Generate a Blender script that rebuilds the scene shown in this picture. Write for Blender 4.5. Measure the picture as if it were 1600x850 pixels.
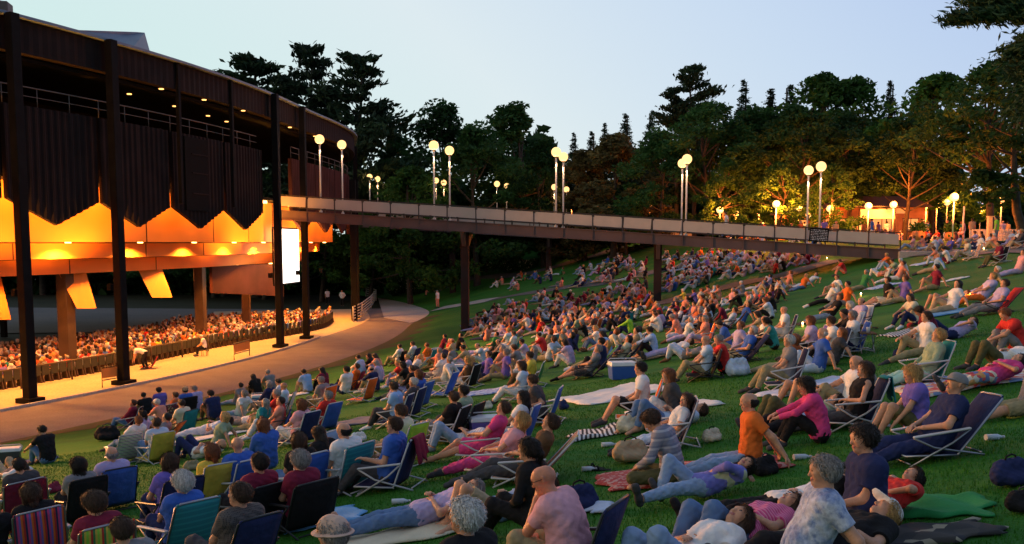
import bpy, bmesh, math, random
import numpy as np
from math import sin, cos, pi, radians, sqrt, atan2
from mathutils import Vector, Matrix
random.seed(7)
S = bpy.context.scene
COL = S.collection
for o in list(bpy.data.objects): bpy.data.objects.remove(o)

# ------------------------------------------------------------ camera
F = 1500.0; PITCH = radians(5.5); HC = 6.7; PPY = 523.0
cam = bpy.data.cameras.new('camera'); camo = bpy.data.objects.new('camera', cam); COL.objects.link(camo)
cam.sensor_width = 36; cam.lens = 36*F/1600; cam.shift_y = (PPY-425)/1600
camo.location = (0, 0, HC); camo.rotation_euler = (pi/2-PITCH, 0, 0)
cam.clip_start = .1; cam.clip_end = 4000
S.camera = camo
# ------------------------------------------------------------ dusk sky
W = bpy.data.worlds.new('World'); S.world = W; W.use_nodes = True
nt = W.node_tree; nt.nodes.clear()
def nd(tree, t, **k):
    n = tree.nodes.new(t)
    for a, b in k.items(): setattr(n, a, b)
    return n
sky = nd(nt, 'ShaderNodeTexSky', sky_type='NISHITA', sun_disc=False)
sky.sun_elevation = radians(3.0); sky.sun_rotation = radians(-50); sky.air_density = 1.0; sky.dust_density = .6; sky.ozone_density = 3.0
tc = nd(nt, 'ShaderNodeTexCoord'); sep = nd(nt, 'ShaderNodeSeparateXYZ'); nt.links.new(tc.outputs['Generated'], sep.inputs[0])
# the clear dusk afterglow: pale green-white low in the north-west, turning lavender blue to the east and overhead
mx = nd(nt, 'ShaderNodeMath', operation='MULTIPLY_ADD'); mx.inputs[1].default_value = .78; mx.inputs[2].default_value = .36; nt.links.new(sep.outputs['X'], mx.inputs[0])
mz = nd(nt, 'ShaderNodeMath', operation='MULTIPLY_ADD'); mz.inputs[1].default_value = .85; nt.links.new(sep.outputs['Z'], mz.inputs[0]); nt.links.new(mx.outputs[0], mz.inputs[2])
rp = nd(nt, 'ShaderNodeValToRGB'); nt.links.new(mz.outputs[0], rp.inputs[0])
rp.color_ramp.elements[0].position = .1; rp.color_ramp.elements[0].color = (.60, .82, .77, 1)
rp.color_ramp.elements[1].position = .98; rp.color_ramp.elements[1].color = (.43, .56, .86, 1)
e = rp.color_ramp.elements.new(.48); e.color = (.74, .83, .86, 1)
e = rp.color_ramp.elements.new(.72); e.color = (.60, .72, .88, 1)
bg1 = nd(nt, 'ShaderNodeBackground'); bg1.inputs[1].default_value = .03; nt.links.new(sky.outputs[0], bg1.inputs[0])
bg2 = nd(nt, 'ShaderNodeBackground'); bg2.inputs[1].default_value = .93; nt.links.new(rp.outputs[0], bg2.inputs[0])
# the zenith and the east behind the viewer have already gone dark
z1 = nd(nt, 'ShaderNodeMapRange', interpolation_type='SMOOTHSTEP'); nt.links.new(sep.outputs['Z'], z1.inputs[0])
for i_, v_ in enumerate((.26, .72, 1.0, .62)): z1.inputs[1+i_].default_value = v_
y1 = nd(nt, 'ShaderNodeMapRange', interpolation_type='SMOOTHSTEP'); nt.links.new(sep.outputs['Y'], y1.inputs[0])
for i_, v_ in enumerate((-.6, .35, .62, 1.0)): y1.inputs[1+i_].default_value = v_
zy = nd(nt, 'ShaderNodeMath', operation='MULTIPLY'); nt.links.new(z1.outputs[0], zy.inputs[0]); nt.links.new(y1.outputs[0], zy.inputs[1])
zs = nd(nt, 'ShaderNodeMath', operation='MULTIPLY'); zs.inputs[1].default_value = .95; nt.links.new(zy.outputs[0], zs.inputs[0]); nt.links.new(zs.outputs[0], bg2.inputs[1])
ad = nd(nt, 'ShaderNodeAddShader'); nt.links.new(bg1.outputs[0], ad.inputs[0]); nt.links.new(bg2.outputs[0], ad.inputs[1])
wo = nd(nt, 'ShaderNodeOutputWorld'); nt.links.new(ad.outputs[0], wo.inputs[0])
# last soft light of the sun already set (very weak, wide)
sl = bpy.data.lights.new('sun', 'SUN'); sl.energy = .5; sl.angle = radians(25); sl.color = (1, .62, .38)
slo = bpy.data.objects.new('sun', sl); COL.objects.link(slo)
slo.rotation_euler = (radians(76), 0, radians(-70 + 0))   # shines from the west, low
S.view_settings.view_transform = 'Standard'; S.view_settings.look = 'None'; S.view_settings.exposure = 0; S.view_settings.gamma = 1
S.view_settings.use_curve_mapping = False
S.render.engine = 'CYCLES'
cy = S.cycles
cy.use_denoising = True; cy.max_bounces = 5; cy.diffuse_bounces = 2; cy.glossy_bounces = 2; cy.transmission_bounces = 3; cy.transparent_max_bounces = 6
cy.sample_clamp_indirect = 4; cy.caustics_reflective = False; cy.caustics_refractive = False
cy.use_light_tree = True

# ------------------------------------------------------------ helpers
def ss(a, b, x):
    t = np.clip((x-a)/(b-a), 0, 1); return t*t*(3-2*t)
CX, CY = -103.0, 72.0
R_EDGE = 94.8
def polar(x, y): return np.hypot(x-CX, y-CY), np.degrees(np.arctan2(y-CY, x-CX))
def arc(r, th): return CX+r*cos(radians(th)), CY+r*sin(radians(th))
def edge_r(th): return R_EDGE + 2.4*ss(2, 14, th)
def bulge(th): return 1.7*ss(-4, 9, th)
def terr(x, y):
    x = np.asarray(x, float); y = np.asarray(y, float)
    r, th = polar(x, y)
    d = np.maximum(r-edge_r(th), 0)
    k = .147 + .012*ss(-31, -14, th) + .10*ss(-7, 11, th)
    z = k*d + .045*np.maximum(d-21, 0)*ss(-31, -16, th)
    zp = 6.75 + .15*ss(-10, 20, th)
    zz = zp - z
    z = np.where(zz < 1.0, zp - (np.maximum(zz+1, 0)**2)/4*np.where(zz > -1, 1, 0), z)
    b = ss(1, 5, d)*(.03*np.sin(x*1.3+y*.7)+.03*np.sin(y*.9-x*.5+1.7))
    return z + b
cp, sp = cos(PITCH), sin(PITCH)
def ray(px, py):
    u = (px-800)/F; v = (PPY-py)/F
    return np.array([u, cp+v*sp, -sp+v*cp])
def at(px, py):
    """the ground point a pixel of the survey photo looks at"""
    d = ray(px, py); t = np.arange(2.0, 160, .05)
    P = d[None]*t[:, None]; g = P[:, 2]+HC - terr(P[:, 0], P[:, 1])
    i = np.argmax(g < 0)
    if g[i] >= 0: i = len(t)-1
    x, y = P[i, :2]
    return float(x), float(y), float(terr(x, y))
def at_depth(px, py, Y):
    d = ray(px, py); t = Y/d[1]; return float(d[0]*t), float(Y), float(HC+d[2]*t)
def tnormal(x, y):
    e = .35
    return Vector((-(terr(x+e, y)-terr(x-e, y))/(2*e), -(terr(x, y+e)-terr(x, y-e))/(2*e), 1)).normalized()

MATS = {}
def mat(name, col, rough=.75, var=.12, scale=6, bump=.0, bscale=40, metal=0, emit=0, ecol=None, coat=0, trans=0, spec=.35):
    if name in MATS: return MATS[name]
    m = bpy.data.materials.new(name); m.use_nodes = True; t = m.node_tree; b = t.nodes['Principled BSDF']
    b.inputs['Roughness'].default_value = rough; b.inputs['Metallic'].default_value = metal
    b.inputs['Specular IOR Level'].default_value = spec
    tcn = nd(t, 'ShaderNodeTexCoord')
    if var:
        nz = nd(t, 'ShaderNodeTexNoise'); nz.inputs['Scale'].default_value = scale; nz.inputs['Detail'].default_value = 5
        t.links.new(tcn.outputs['Object'], nz.inputs['Vector'])
        r = nd(t, 'ShaderNodeValToRGB'); t.links.new(nz.outputs[0], r.inputs[0])
        r.color_ramp.elements[0].position = .3; r.color_ramp.elements[1].position = .7
        r.color_ramp.elements[0].color = tuple(max(0, c*(1-var)) for c in col)+(1,)
        r.color_ramp.elements[1].color = tuple(min(1, c*(1+var)) for c in col)+(1,)
        t.links.new(r.outputs[0], b.inputs['Base Color'])
    else: b.inputs['Base Color'].default_value = (*col, 1)
    if bump:
        n2 = nd(t, 'ShaderNodeTexNoise'); n2.inputs['Scale'].default_value = bscale; n2.inputs['Detail'].default_value = 3
        t.links.new(tcn.outputs['Object'], n2.inputs['Vector'])
        bp = nd(t, 'ShaderNodeBump'); bp.inputs['Strength'].default_value = bump; bp.inputs['Distance'].default_value = .02
        t.links.new(n2.outputs[0], bp.inputs['Height']); t.links.new(bp.outputs[0], b.inputs['Normal'])
    if emit:
        b.inputs['Emission Color'].default_value = (*(ecol or col), 1); b.inputs['Emission Strength'].default_value = emit
    MATS[name] = m; return m
def ramp_mat(name, cols, rough=.9, scale=.5, detail=8, bump=.3, bscale=30, dist=.03, second=None):
    """a ground material: noise through a ramp, with a finer mottling and bump"""
    m = bpy.data.materials.new(name); m.use_nodes = True; t = m.node_tree; b = t.nodes['Principled BSDF']
    b.inputs['Roughness'].default_value = rough; b.inputs['Specular IOR Level'].default_value = .25
    g = nd(t, 'ShaderNodeTexCoord'); nz = nd(t, 'ShaderNodeTexNoise'); nz.inputs['Scale'].default_value = scale; nz.inputs['Detail'].default_value = detail; nz.inputs['Roughness'].default_value = .65
    t.links.new(g.outputs['Object'], nz.inputs['Vector'])
    r = nd(t, 'ShaderNodeValToRGB'); t.links.new(nz.outputs[0], r.inputs[0])
    n = len(cols)
    r.color_ramp.elements[0].position = .3; r.color_ramp.elements[1].position = .7
    r.color_ramp.elements[0].color = (*cols[0], 1); r.color_ramp.elements[1].color = (*cols[-1], 1)
    for i in range(1, n-1):
        el = r.color_ramp.elements.new(.3+.4*i/(n-1)); el.color = (*cols[i], 1)
    out = r.outputs[0]
    n3 = nd(t, 'ShaderNodeTexNoise'); n3.inputs['Scale'].default_value = bscale; n3.inputs['Detail'].default_value = 4
    t.links.new(g.outputs['Object'], n3.inputs['Vector'])
    mr = nd(t, 'ShaderNodeMapRange'); mr.inputs[3].default_value = .55; mr.inputs[4].default_value = 1.45; t.links.new(n3.outputs[0], mr.inputs[0])
    mm = nd(t, 'ShaderNodeMix', data_type='RGBA', blend_type='MULTIPLY'); mm.inputs[0].default_value = 1
    t.links.new(out, mm.inputs[6]); t.links.new(mr.outputs[0], mm.inputs[7]); t.links.new(mm.outputs[2], b.inputs['Base Color'])
    bp = nd(t, 'ShaderNodeBump'); bp.inputs['Strength'].default_value = bump; bp.inputs['Distance'].default_value = dist
    t.links.new(n3.outputs[0], bp.inputs['Height']); t.links.new(bp.outputs[0], b.inputs['Normal'])
    MATS[name] = m; return m

def mesh_np(name, V, Fq, mats, mi=None, smooth=True):
    """mesh from numpy verts and quad/tri index arrays"""
    me = bpy.data.meshes.new(name); V = np.asarray(V, np.float32); Fq = np.asarray(Fq, np.int32)
    nv, nf, k = len(V), len(Fq), (Fq.shape[1] if len(Fq) else 4)
    me.vertices.add(nv); me.vertices.foreach_set('co', V.ravel())
    me.loops.add(nf*k); me.loops.foreach_set('vertex_index', Fq.ravel())
    me.polygons.add(nf); me.polygons.foreach_set('loop_start', np.arange(nf, dtype=np.int32)*k)
    me.polygons.foreach_set('loop_total', np.full(nf, k, np.int32))
    me.polygons.foreach_set('use_smooth', np.full(nf, smooth))
    for m in mats: me.materials.append(m)
    if mi is not None: me.polygons.foreach_set('material_index', np.asarray(mi, np.int32))
    me.update(); me.validate()
    return me
def link(name, data, parent=None, loc=None, rot=None):
    o = bpy.data.objects.new(name, data); COL.objects.link(o)
    if parent: o.parent = parent
    if loc is not None: o.location = loc
    if rot is not None: o.rotation_euler = rot
    return o
def tag(o, label=None, cat=None, group=None, kind=None):
    if label: o['label'] = label
    if cat: o['category'] = cat
    if group: o['group'] = group
    if kind: o['kind'] = kind
    return o
def empty(name, label, cat, loc=(0, 0, 0), rotz=0, group=None):
    o = link(name, None, loc=loc, rot=(0, 0, rotz)); o.empty_display_size = .3
    return tag(o, label, cat, group)
class MB:
    """collects boxes, tubes and strips into ONE mesh"""
    def __init__(s): s.bm = bmesh.new()
    def quad(s, pts, mi=0):
        f = s.bm.faces.new([s.bm.verts.new(p) for p in pts]); f.material_index = mi; return f
    def hexa(s, b, t, mi=0):
        """prism between bottom ring b and top ring t"""
        vb = [s.bm.verts.new(p) for p in b]; vt = [s.bm.verts.new(p) for p in t]; n = len(b)
        fs = [s.bm.faces.new(vb[::-1]), s.bm.faces.new(vt)]
        for i in range(n): fs.append(s.bm.faces.new((vb[i], vb[(i+1) % n], vt[(i+1) % n], vt[i])))
        for f in fs: f.material_index = mi
        return s
    def box(s, c, d, rz=0, mi=0, M=None):
        x, y, z = d[0]/2, d[1]/2, d[2]/2; R = Matrix.Rotation(rz, 3, 'Z') if M is None else M
        c = Vector(c); q = [(-x, -y), (x, -y), (x, y), (-x, y)]
        return s.hexa([c+R@Vector((a, b, -z)) for a, b in q], [c+R@Vector((a, b, z)) for a, b in q], mi)
    def bar(s, a, b, w, h, mi=0, up=(0, 0, 1)):
        a = Vector(a); b = Vector(b); d = (b-a).normalized(); u = Vector(up)
        if abs(d.dot(u)) > .98: u = Vector((1, 0, 0))
        sd = d.cross(u).normalized()*w/2; uu = sd.cross(d).normalized()*h/2
        r = [(-1, -1), (1, -1), (1, 1), (-1, 1)]
        return s.hexa([a+sd*i+uu*j for i, j in r], [b+sd*i+uu*j for i, j in r], mi)
    def tube(s, pts, r, n=8, mi=0, cap=True):
        pts = [Vector(p) for p in pts]; m = len(pts); rs = r if hasattr(r, '__len__') else [r]*m
        rings = []; ref = Vector((.13, .31, .94))
        for i, p in enumerate(pts):
            d = (pts[min(i+1, m-1)]-pts[max(i-1, 0)]).normalized()
            u = (ref - d*ref.dot(d));
            if u.length < .2: u = Vector((1, 0, 0))-d*d.x
            u.normalize(); v = d.cross(u)
            rings.append([s.bm.verts.new(p+(u*cos(2*pi*k/n)+v*sin(2*pi*k/n))*rs[i]) for k in range(n)])
        for a, b in zip(rings, rings[1:]):
            for k in range(n):
                f = s.bm.faces.new((a[k], a[(k+1) % n], b[(k+1) % n], b[k])); f.smooth = True; f.material_index = mi
        if cap:
            for q in (rings[0][::-1], rings[-1]):
                f = s.bm.faces.new(q); f.material_index = mi
        return s
    def ball(s, c, r, n=16, mi=0, sc=(1, 1, 1)):
        g = bmesh.ops.create_uvsphere(s.bm, u_segments=n, v_segments=max(6, n*2//3), radius=r)
        for v in g['verts']: v.co = Vector((v.co.x*sc[0], v.co.y*sc[1], v.co.z*sc[2]))+Vector(c)
        for v in g['verts']:
            for f in v.link_faces: f.smooth = True; f.material_index = mi
        return s
    def bevel(s, w, seg=1):
        bmesh.ops.bevel(s.bm, geom=s.bm.edges[:], offset=w, segments=seg, affect='EDGES', profile=.6); return s
    def mesh(s, name, mats):
        bmesh.ops.recalc_face_normals(s.bm, faces=s.bm.faces[:])
        me = bpy.data.meshes.new(name); s.bm.to_mesh(me); s.bm.free()
        for m in (mats if isinstance(mats, (list, tuple)) else [mats]): me.materials.append(m)
        return me
    def obj(s, name, mats, parent=None, loc=None, rot=None): return link(name, s.mesh(name, mats), parent, loc, rot)
def arc_wall(mb, r0, r1, z0, z1, t0, t1, step=.5, mi=0):
    """a curved solid between two radii, angles in degrees; z may be a function of the angle"""
    n = max(1, int(round(abs(t1-t0)/step))); f = lambda z, t: z(t) if callable(z) else z
    prev = None
    for i in range(n+1):
        t = t0+(t1-t0)*i/n; a = arc(r0, t); b = arc(r1, t)
        cur = [mb.bm.verts.new((*a, f(z0, t))), mb.bm.verts.new((*b, f(z0, t))), mb.bm.verts.new((*b, f(z1, t))), mb.bm.verts.new((*a, f(z1, t)))]
        if prev:
            for k in range(4):
                q = mb.bm.faces.new((prev[k], prev[(k+1) % 4], cur[(k+1) % 4], cur[k])); q.material_index = mi
        if i == 0 or i == n: mb.bm.faces.new(cur).material_index = mi
        prev = cur
    return mb
def lamp_light(name, kind, loc, energy, color, parent=None, radius=.1, **k):
    l = bpy.data.lights.new(name, kind); l.energy = energy; l.color = color
    if kind in ('POINT', 'SPOT'): l.shadow_soft_size = radius
    for a, b in k.items(): setattr(l, a, b)
    return link(name, l, parent, loc)
WARM = (1, .56, .22); GOLD = (1, .48, .13)
# ------------------------------------------------------------ ground
m_lawn = ramp_mat('lawn_green', [(.016, .095, .006), (.026, .140, .008), (.056, .155, .014)], scale=.35, bscale=26, bump=.7, dist=.04)
m_dry = ramp_mat('worn_lawn_edge', [(.05, .055, .018), (.075, .065, .025)], scale=1.2, bscale=20)
m_dark = ramp_mat('forest_floor', [(.012, .018, .008), (.03, .03, .014)], scale=.3, bscale=6)
m_asph = ramp_mat('path_asphalt', [(.14, .115, .112), (.17, .14, .135), (.20, .165, .158)], scale=.8, bscale=14, bump=.15, dist=.01)
m_asph2 = ramp_mat('footpath_asphalt', [(.10, .10, .10), (.14, .135, .13)], scale=1.5, bscale=25, bump=.15, dist=.01)
m_conc = ramp_mat('concrete', [(.36, .33, .30), (.46, .42, .38)], scale=.7, bscale=12, bump=.1, dist=.01, rough=.85)
m_floor = ramp_mat('warm_concrete_floor', [(.38, .30, .20), (.46, .36, .25)], scale=.7, bscale=9, bump=.1, dist=.01, rough=.8)
m_lot = ramp_mat('car_park_asphalt', [(.10, .10, .11), (.15, .14, .14)], scale=.12, bscale=5, bump=.1)

# one sheet to the horizon
xs = np.concatenate([np.linspace(-2500, -300, 8), np.linspace(-250, 350, 40), np.linspace(450, 2500, 8)])
ys = np.concatenate([np.linspace(-2500, -300, 8), np.linspace(-250, 350, 40), np.linspace(450, 2500, 8)])
X, Y = np.meshgrid(xs, ys); n = len(xs)
V = np.stack([X.ravel(), Y.ravel(), np.full(X.size, -.30)], 1)
ii = (np.arange(n-1)[None]+np.arange(n-1)[:, None]*n).ravel()
tag(link('ground', mesh_np('ground', V, np.stack([ii, ii+1, ii+n+1, ii+n], 1), [m_dark])), kind='structure')
# sloping bowl of the lawn
def polar_sheet(name, m, rfun, ths, zfun, mats=None):
    rows = []
    for t in ths:
        rr = rfun(t); c, s_ = cos(radians(t)), sin(radians(t))
        x = CX+rr*c; y = CY+rr*s_; rows.append(np.stack([x, y, zfun(x, y)], 1))
    V = np.array(rows); a, b = V.shape[:2]
    idx = (np.arange(b-1)[None]+np.arange(a-1)[:, None]*b).ravel()
    return link(name, mesh_np(name, V.reshape(-1, 3), np.stack([idx, idx+1, idx+b+1, idx+b], 1), [m]))
ths = np.concatenate([np.arange(-75, -50, 1.0), np.arange(-50, 40.01, .3)])
off = np.concatenate([np.arange(0, 42, .4), np.arange(42, 100, 3), np.arange(100, 240, 12)])
tag(polar_sheet('lawn', m_lawn, lambda t: edge_r(t)+off, ths, lambda x, y: terr(x, y)), kind='structure')
tag(polar_sheet('lawn_edge', m_dry, lambda t: edge_r(t)+np.linspace(0, 1, 5)*(1.5+.5*sin(t*2.3)+.3*sin(t*7)), np.arange(-50, 8, .2), lambda x, y: terr(x, y)+.012), kind='structure')
# ring path between pavilion and lawn, with the pale concrete strip under the columns
tag(polar_sheet('ring_path', m_asph, lambda t: np.linspace(89.6+bulge(t), edge_r(t)+.05, 8), np.arange(-75, 16.1, .4), lambda x, y: x*0+.004), kind='structure')
tag(polar_sheet('arcade_floor', m_floor, lambda t: np.linspace(77, 89.6+bulge(t), 10), np.arange(-75, 16.1, .4), lambda x, y: x*0+.004), kind='structure')
tag(polar_sheet('pavilion_floor', m_dark, lambda t: np.linspace(20, 77, 10), np.arange(-75, 30.1, 1), lambda x, y: -.25+x*0), kind='structure')
# concrete kerb
kb = MB(); arc_wall(kb, 89.45, 89.6, -.05, .12, -75, -3); tag(kb.obj('kerb', m_conc), kind='structure')
# forecourt at the end of the ring path
ap = MB(); pts = [at(600, 497), at(640, 505), at(684, 490), at(676, 463), at(590, 464)]
ap.quad([(p[0], p[1], .03) for p in pts]); tag(ap.obj('forecourt', m_conc), kind='structure')
# footpaths draped over the lawn
def strip(name, m, px, w, lift=.03, n=60):
    P = [Vector(at(*q)).to_2d() for q in px]
    seg = [0]
    for a, b in zip(P, P[1:]): seg.append(seg[-1]+(b-a).length)
    L = np.linspace(0, seg[-1], n); V = []
    xs = np.interp(L, seg, [p.x for p in P]); ys = np.interp(L, seg, [p.y for p in P])
    for _ in range(4):
        xs[1:-1] = (xs[:-2]+2*xs[1:-1]+xs[2:])/4; ys[1:-1] = (ys[:-2]+2*ys[1:-1]+ys[2:])/4
    dx = np.gradient(xs); dy = np.gradient(ys); l = np.hypot(dx, dy); nx, ny = -dy/l, dx/l
    ws = np.linspace(-.5, .5, 5)
    X = xs[:, None]+nx[:, None]*ws*w; Y = ys[:, None]+ny[:, None]*ws*w
    V = np.stack([X, Y, terr(X, Y)+lift], 2); a, b = V.shape[:2]
    idx = (np.arange(b-1)[None]+np.arange(a-1)[:, None]*b).ravel()
    return tag(link(name, mesh_np(name, V.reshape(-1, 3), np.stack([idx, idx+1, idx+b+1, idx+b], 1), [m])), kind='structure')
strip('concrete_walk', m_conc, [(683, 483), (712, 478), (745, 472), (770, 468)], 2.0, .035)
strip('footpath', m_asph2, [(745, 472), (800, 462), (890, 448), (960, 440), (1020, 425), (1090, 412)], 2.2)
strip('footpath', m_asph2, [(890, 500), (960, 486), (1005, 479), (1070, 464), (1126, 451), (1209, 434), (1271, 417), (1310, 407)], 2.0, .04)
strip('footpath', m_asph2, [(675, 457), (700, 446), (718, 436), (770, 432), (826, 428), (930, 400), (975, 385)], 2.2, .04)
strip('footpath', m_asph2, [(1380, 398), (1440, 396), (1520, 394), (1640, 391)], 2.4, .05)
# car park seen through the pavilion
cpk = MB(); q = [(-16, 92), (-300, 110)]
L = [at_depth(-400, 0, 71), at_depth(420, 0, 75), at_depth(420, 0, 99), at_depth(-400, 0, 104)]
cpk.quad([(p[0], p[1], -.18) for p in L]); tag(cpk.obj('car_park', m_lot), kind='structure')

# ------------------------------------------------------------ the concert pavilion
m_rib = mat('brown_ribbed_steel', (.019, .011, .010), spec=.12, rough=.8, var=.25, scale=.8, bump=.05)
m_rib2 = mat('lamp_red_brown_steel', (.060, .022, .020), spec=.12, rough=.8, var=.25, scale=.8)  # rib steel with lamplight's red put into its colour; also the inner wall's brown
m_col = mat('black_brown_steel', (.008, .007, .007), spec=.1, rough=.75, var=.3, scale=2)
m_brown = mat('brown_steel_column', (.06, .034, .02), rough=.5, var=.2, scale=2)
m_roof = mat('blue_grey_roof', (.16, .19, .25), rough=.5, var=.2, scale=.5)
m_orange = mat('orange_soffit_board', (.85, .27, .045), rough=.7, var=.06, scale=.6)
m_seam = mat('dark_seam', (.12, .05, .02), rough=.8)
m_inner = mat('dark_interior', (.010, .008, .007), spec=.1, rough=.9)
m_steel = mat('galvanised_rail', (.13, .10, .085), rough=.6, metal=.2)
m_glow = mat('warm_downlight', (1, .6, .25), emit=14, ecol=(1, .45, .12), var=0)
m_dim = mat('dim_downlight', (1, .6, .25), emit=3.5, ecol=(1, .45, .12), var=0)
m_lit = mat('warm_floodlight', (1, .6, .25), emit=6, ecol=(1, .5, .15), var=0)
def RS(R, t): return R+3.6*ss(-9, 3, t)
def BR(r, t): return r+bulge(t)
def th_at(px, R):
    """the angle at which a sight line meets a circle round the pavilion's centre (nearer hit)"""
    u = (px-800)/F/cp
    best = None
    for t in np.arange(-60, 30, .02):
        x, y = arc(BR(R, t), t)
        e_ = abs(x/y-u)
        if best is None or e_ < best[0]-1e-4: best = (e_, t)
    return best[1]
pav = empty('concert_pavilion', 'dark round concert pavilion with ribbed panels, tall black columns and glowing orange underside', 'pavilion', (*arc(88, -10), 0))
def put(mb, name, m, parent=pav):
    o = mb.obj(name, m); o.parent = parent; o.matrix_parent_inverse = Matrix.Translation(-Vector(parent.location)); return o
BAY = [-3.5-3.55*k for k in range(-5, 14)]          # column angles, 14.2 .. -49.6
def arcw(mb, r0, r1, z0, z1, t0, t1, step=.5, mi=0):
    n = max(1, int(round(abs(t1-t0)/step))); f = lambda z, t: z(t) if callable(z) else z; prev = None
    for i in range(n+1):
        t = t0+(t1-t0)*i/n; a = arc(BR(f(r0, t), t), t); b = arc(BR(f(r1, t), t), t)
        cur = [mb.bm.verts.new((*a, f(z0, t))), mb.bm.verts.new((*b, f(z0, t))), mb.bm.verts.new((*b, f(z1, t))), mb.bm.verts.new((*a, f(z1, t)))]
        if prev:
            for k in range(4): mb.bm.faces.new((prev[k], prev[(k+1) % 4], cur[(k+1) % 4], cur[k])).material_index = mi
        if i == 0 or i == n: mb.bm.faces.new(cur).material_index = mi
        prev = cur
    return mb
# roof and fascia (the fascia's standing ribs are real)
def rib(r, w=.05, per=.2): return lambda t: r + (w if int(math.floor(t/per)) % 2 else 0)
f = MB(); arcw(f, 88.0, rib(88.42, .045, .16), 14.5, 15.85, -52, 15, step=.16); fascia = put(f, 'fascia', m_rib)
f = MB(); arcw(f, 87.6, 88.75, 15.86, 15.98, -52, 15, step=.5); put(f, 'roof_edge', m_roof)
f = MB(); arcw(f, 40, 87.6, 15.7, lambda t: 15.9, -52, 15, step=1); put(f, 'roof', m_roof)
f = MB()                                              # raised roof monitor, a long wedge
a0 = at_depth(95, 46, 54); a1 = at_depth(226, 51, 60); b1 = at_depth(252, 92, 62); b0 = at_depth(60, 80, 50); c1 = at_depth(172, 72, 52)
f.hexa([(b0[0], b0[1], 15.9), (c1[0], c1[1]+.5, 15.9), (b1[0], b1[1], 15.9)], [(a0[0], a0[1], a0[2]), (a1[0]-.4, a1[1]-.2, a1[2]), (a1[0], a1[1], a1[2])])
put(f, 'roof_monitor', m_roof)
f = MB()
for px, R, z, d in ((433, 86.5, 16.3, (1.2, 1, .7)), (14, 86.5, 16.4, (1.4, .8, .8))):
    x, y = arc(BR(R, th_at(px, R)), th_at(px, R)); f = MB(); f.box((x, y, z), d, .2).bevel(.04); put(f, 'roof_vent', m_steel)
# upper balcony zone
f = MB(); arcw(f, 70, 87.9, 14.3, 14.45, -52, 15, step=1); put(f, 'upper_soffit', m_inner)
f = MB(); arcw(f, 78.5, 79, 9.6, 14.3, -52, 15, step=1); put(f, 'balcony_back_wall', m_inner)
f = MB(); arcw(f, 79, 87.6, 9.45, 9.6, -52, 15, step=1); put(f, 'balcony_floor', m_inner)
for px, py in ((202, 147), (252, 139), (273, 166), (319, 156), (325, 181), (354, 190), (380, 173), (453, 199), (492, 213)):
    d = ray(px, py); t = (14.28-HC)/d[2]; f = MB(); f.tube([(d[0]*t, d[1]*t, 14.30), (d[0]*t, d[1]*t, 14.26)], .12, 10); put(f, 'downlight', m_dim)
# ribbed balcony fronts with a pointed lower edge, one per bay
for i in range(len(BAY)-1):
    t1, t0 = BAY[i], BAY[i+1]
    if abs(t1+3.5) < .1: continue                    # the open bay where the footbridge lands
    mid = (t0+t1)/2; half = (t1-t0)/2
    zb = lambda t: 7.45+1.15*abs(t-mid)/half
    f = MB(); arcw(f, 87.75, rib(87.92, .07, .13), zb, 12.45, t0+.1, t1-.1, step=.065)
    put(f, 'balcony_front', m_rib if t0 < -8 else m_rib2)  # far fronts take the copy reddened to look lamplit
f = MB(); arcw(f, 87.99, 88.06, 8.4, 12.3, -13.4, -11.9, step=.4); put(f, 'shutter', m_inner)
for z in (9.3, 10.4, 11.4): f = MB(); arcw(f, 88.065, 88.1, z, z+.06, -13.0, -11.95, step=.4); put(f, 'shutter_rail', m_rib)
# rails over the balcony fronts
f = MB()
for t0, t1 in ((-40, -7.3), (-3.2, 12)):
    P = [(*arc(BR(87.85, t), t), 13.25) for t in np.arange(t0, t1, .5)]; f.tube(P, .035, 6)
    P = [(x, y, z-.38) for x, y, z in P]; f.tube(P, .02, 6)
    for t in np.arange(t0, t1, 1.18): f.tube([(*arc(BR(87.85, t), t), 12.4), (*arc(BR(87.85, t), t), 13.25)], .025, 6)
put(f, 'balcony_rail', m_steel)
# columns
for t in BAY:
    if -3 < t < 14: continue
    short = abs(t+10.6) < .1 or abs(t+14.15) < .1
    x, y = arc(BR(88.5 if short else 88.85, t), t); w = .22 if short else .44
    f = MB(); f.box((x, y, (8.7+15.95)/2 if short else 7.95), (w*.9, w, 15.95-8.7 if short else 15.95-.02), radians(t)).bevel(.02)
    if not short:
        f.box((x, y, .12), (.8, .8, .2), radians(t))
    put(f, 'column', m_col)
for t in (6.6, 8.3, 10.2):
    x, y = arc(BR(88.5, t), t); f = MB(); f.box((x, y, 6.0), (.5, .6, 12), radians(t)).bevel(.02); put(f, 'column', m_col)
# glowing orange stepped underside
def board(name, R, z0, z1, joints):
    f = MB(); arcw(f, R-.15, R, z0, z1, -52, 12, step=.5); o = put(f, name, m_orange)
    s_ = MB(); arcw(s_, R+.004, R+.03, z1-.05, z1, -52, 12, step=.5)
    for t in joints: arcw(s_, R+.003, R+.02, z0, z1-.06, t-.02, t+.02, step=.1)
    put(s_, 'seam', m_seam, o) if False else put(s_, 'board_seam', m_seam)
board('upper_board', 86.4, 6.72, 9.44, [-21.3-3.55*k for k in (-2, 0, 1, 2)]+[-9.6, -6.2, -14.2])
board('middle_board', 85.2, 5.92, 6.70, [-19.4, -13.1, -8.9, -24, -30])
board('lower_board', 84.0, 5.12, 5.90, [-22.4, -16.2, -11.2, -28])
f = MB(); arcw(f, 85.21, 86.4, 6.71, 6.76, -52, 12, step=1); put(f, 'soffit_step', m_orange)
f = MB(); arcw(f, 84.01, 85.2, 5.91, 5.95, -52, 12, step=1); put(f, 'soffit_step', m_orange)
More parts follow.
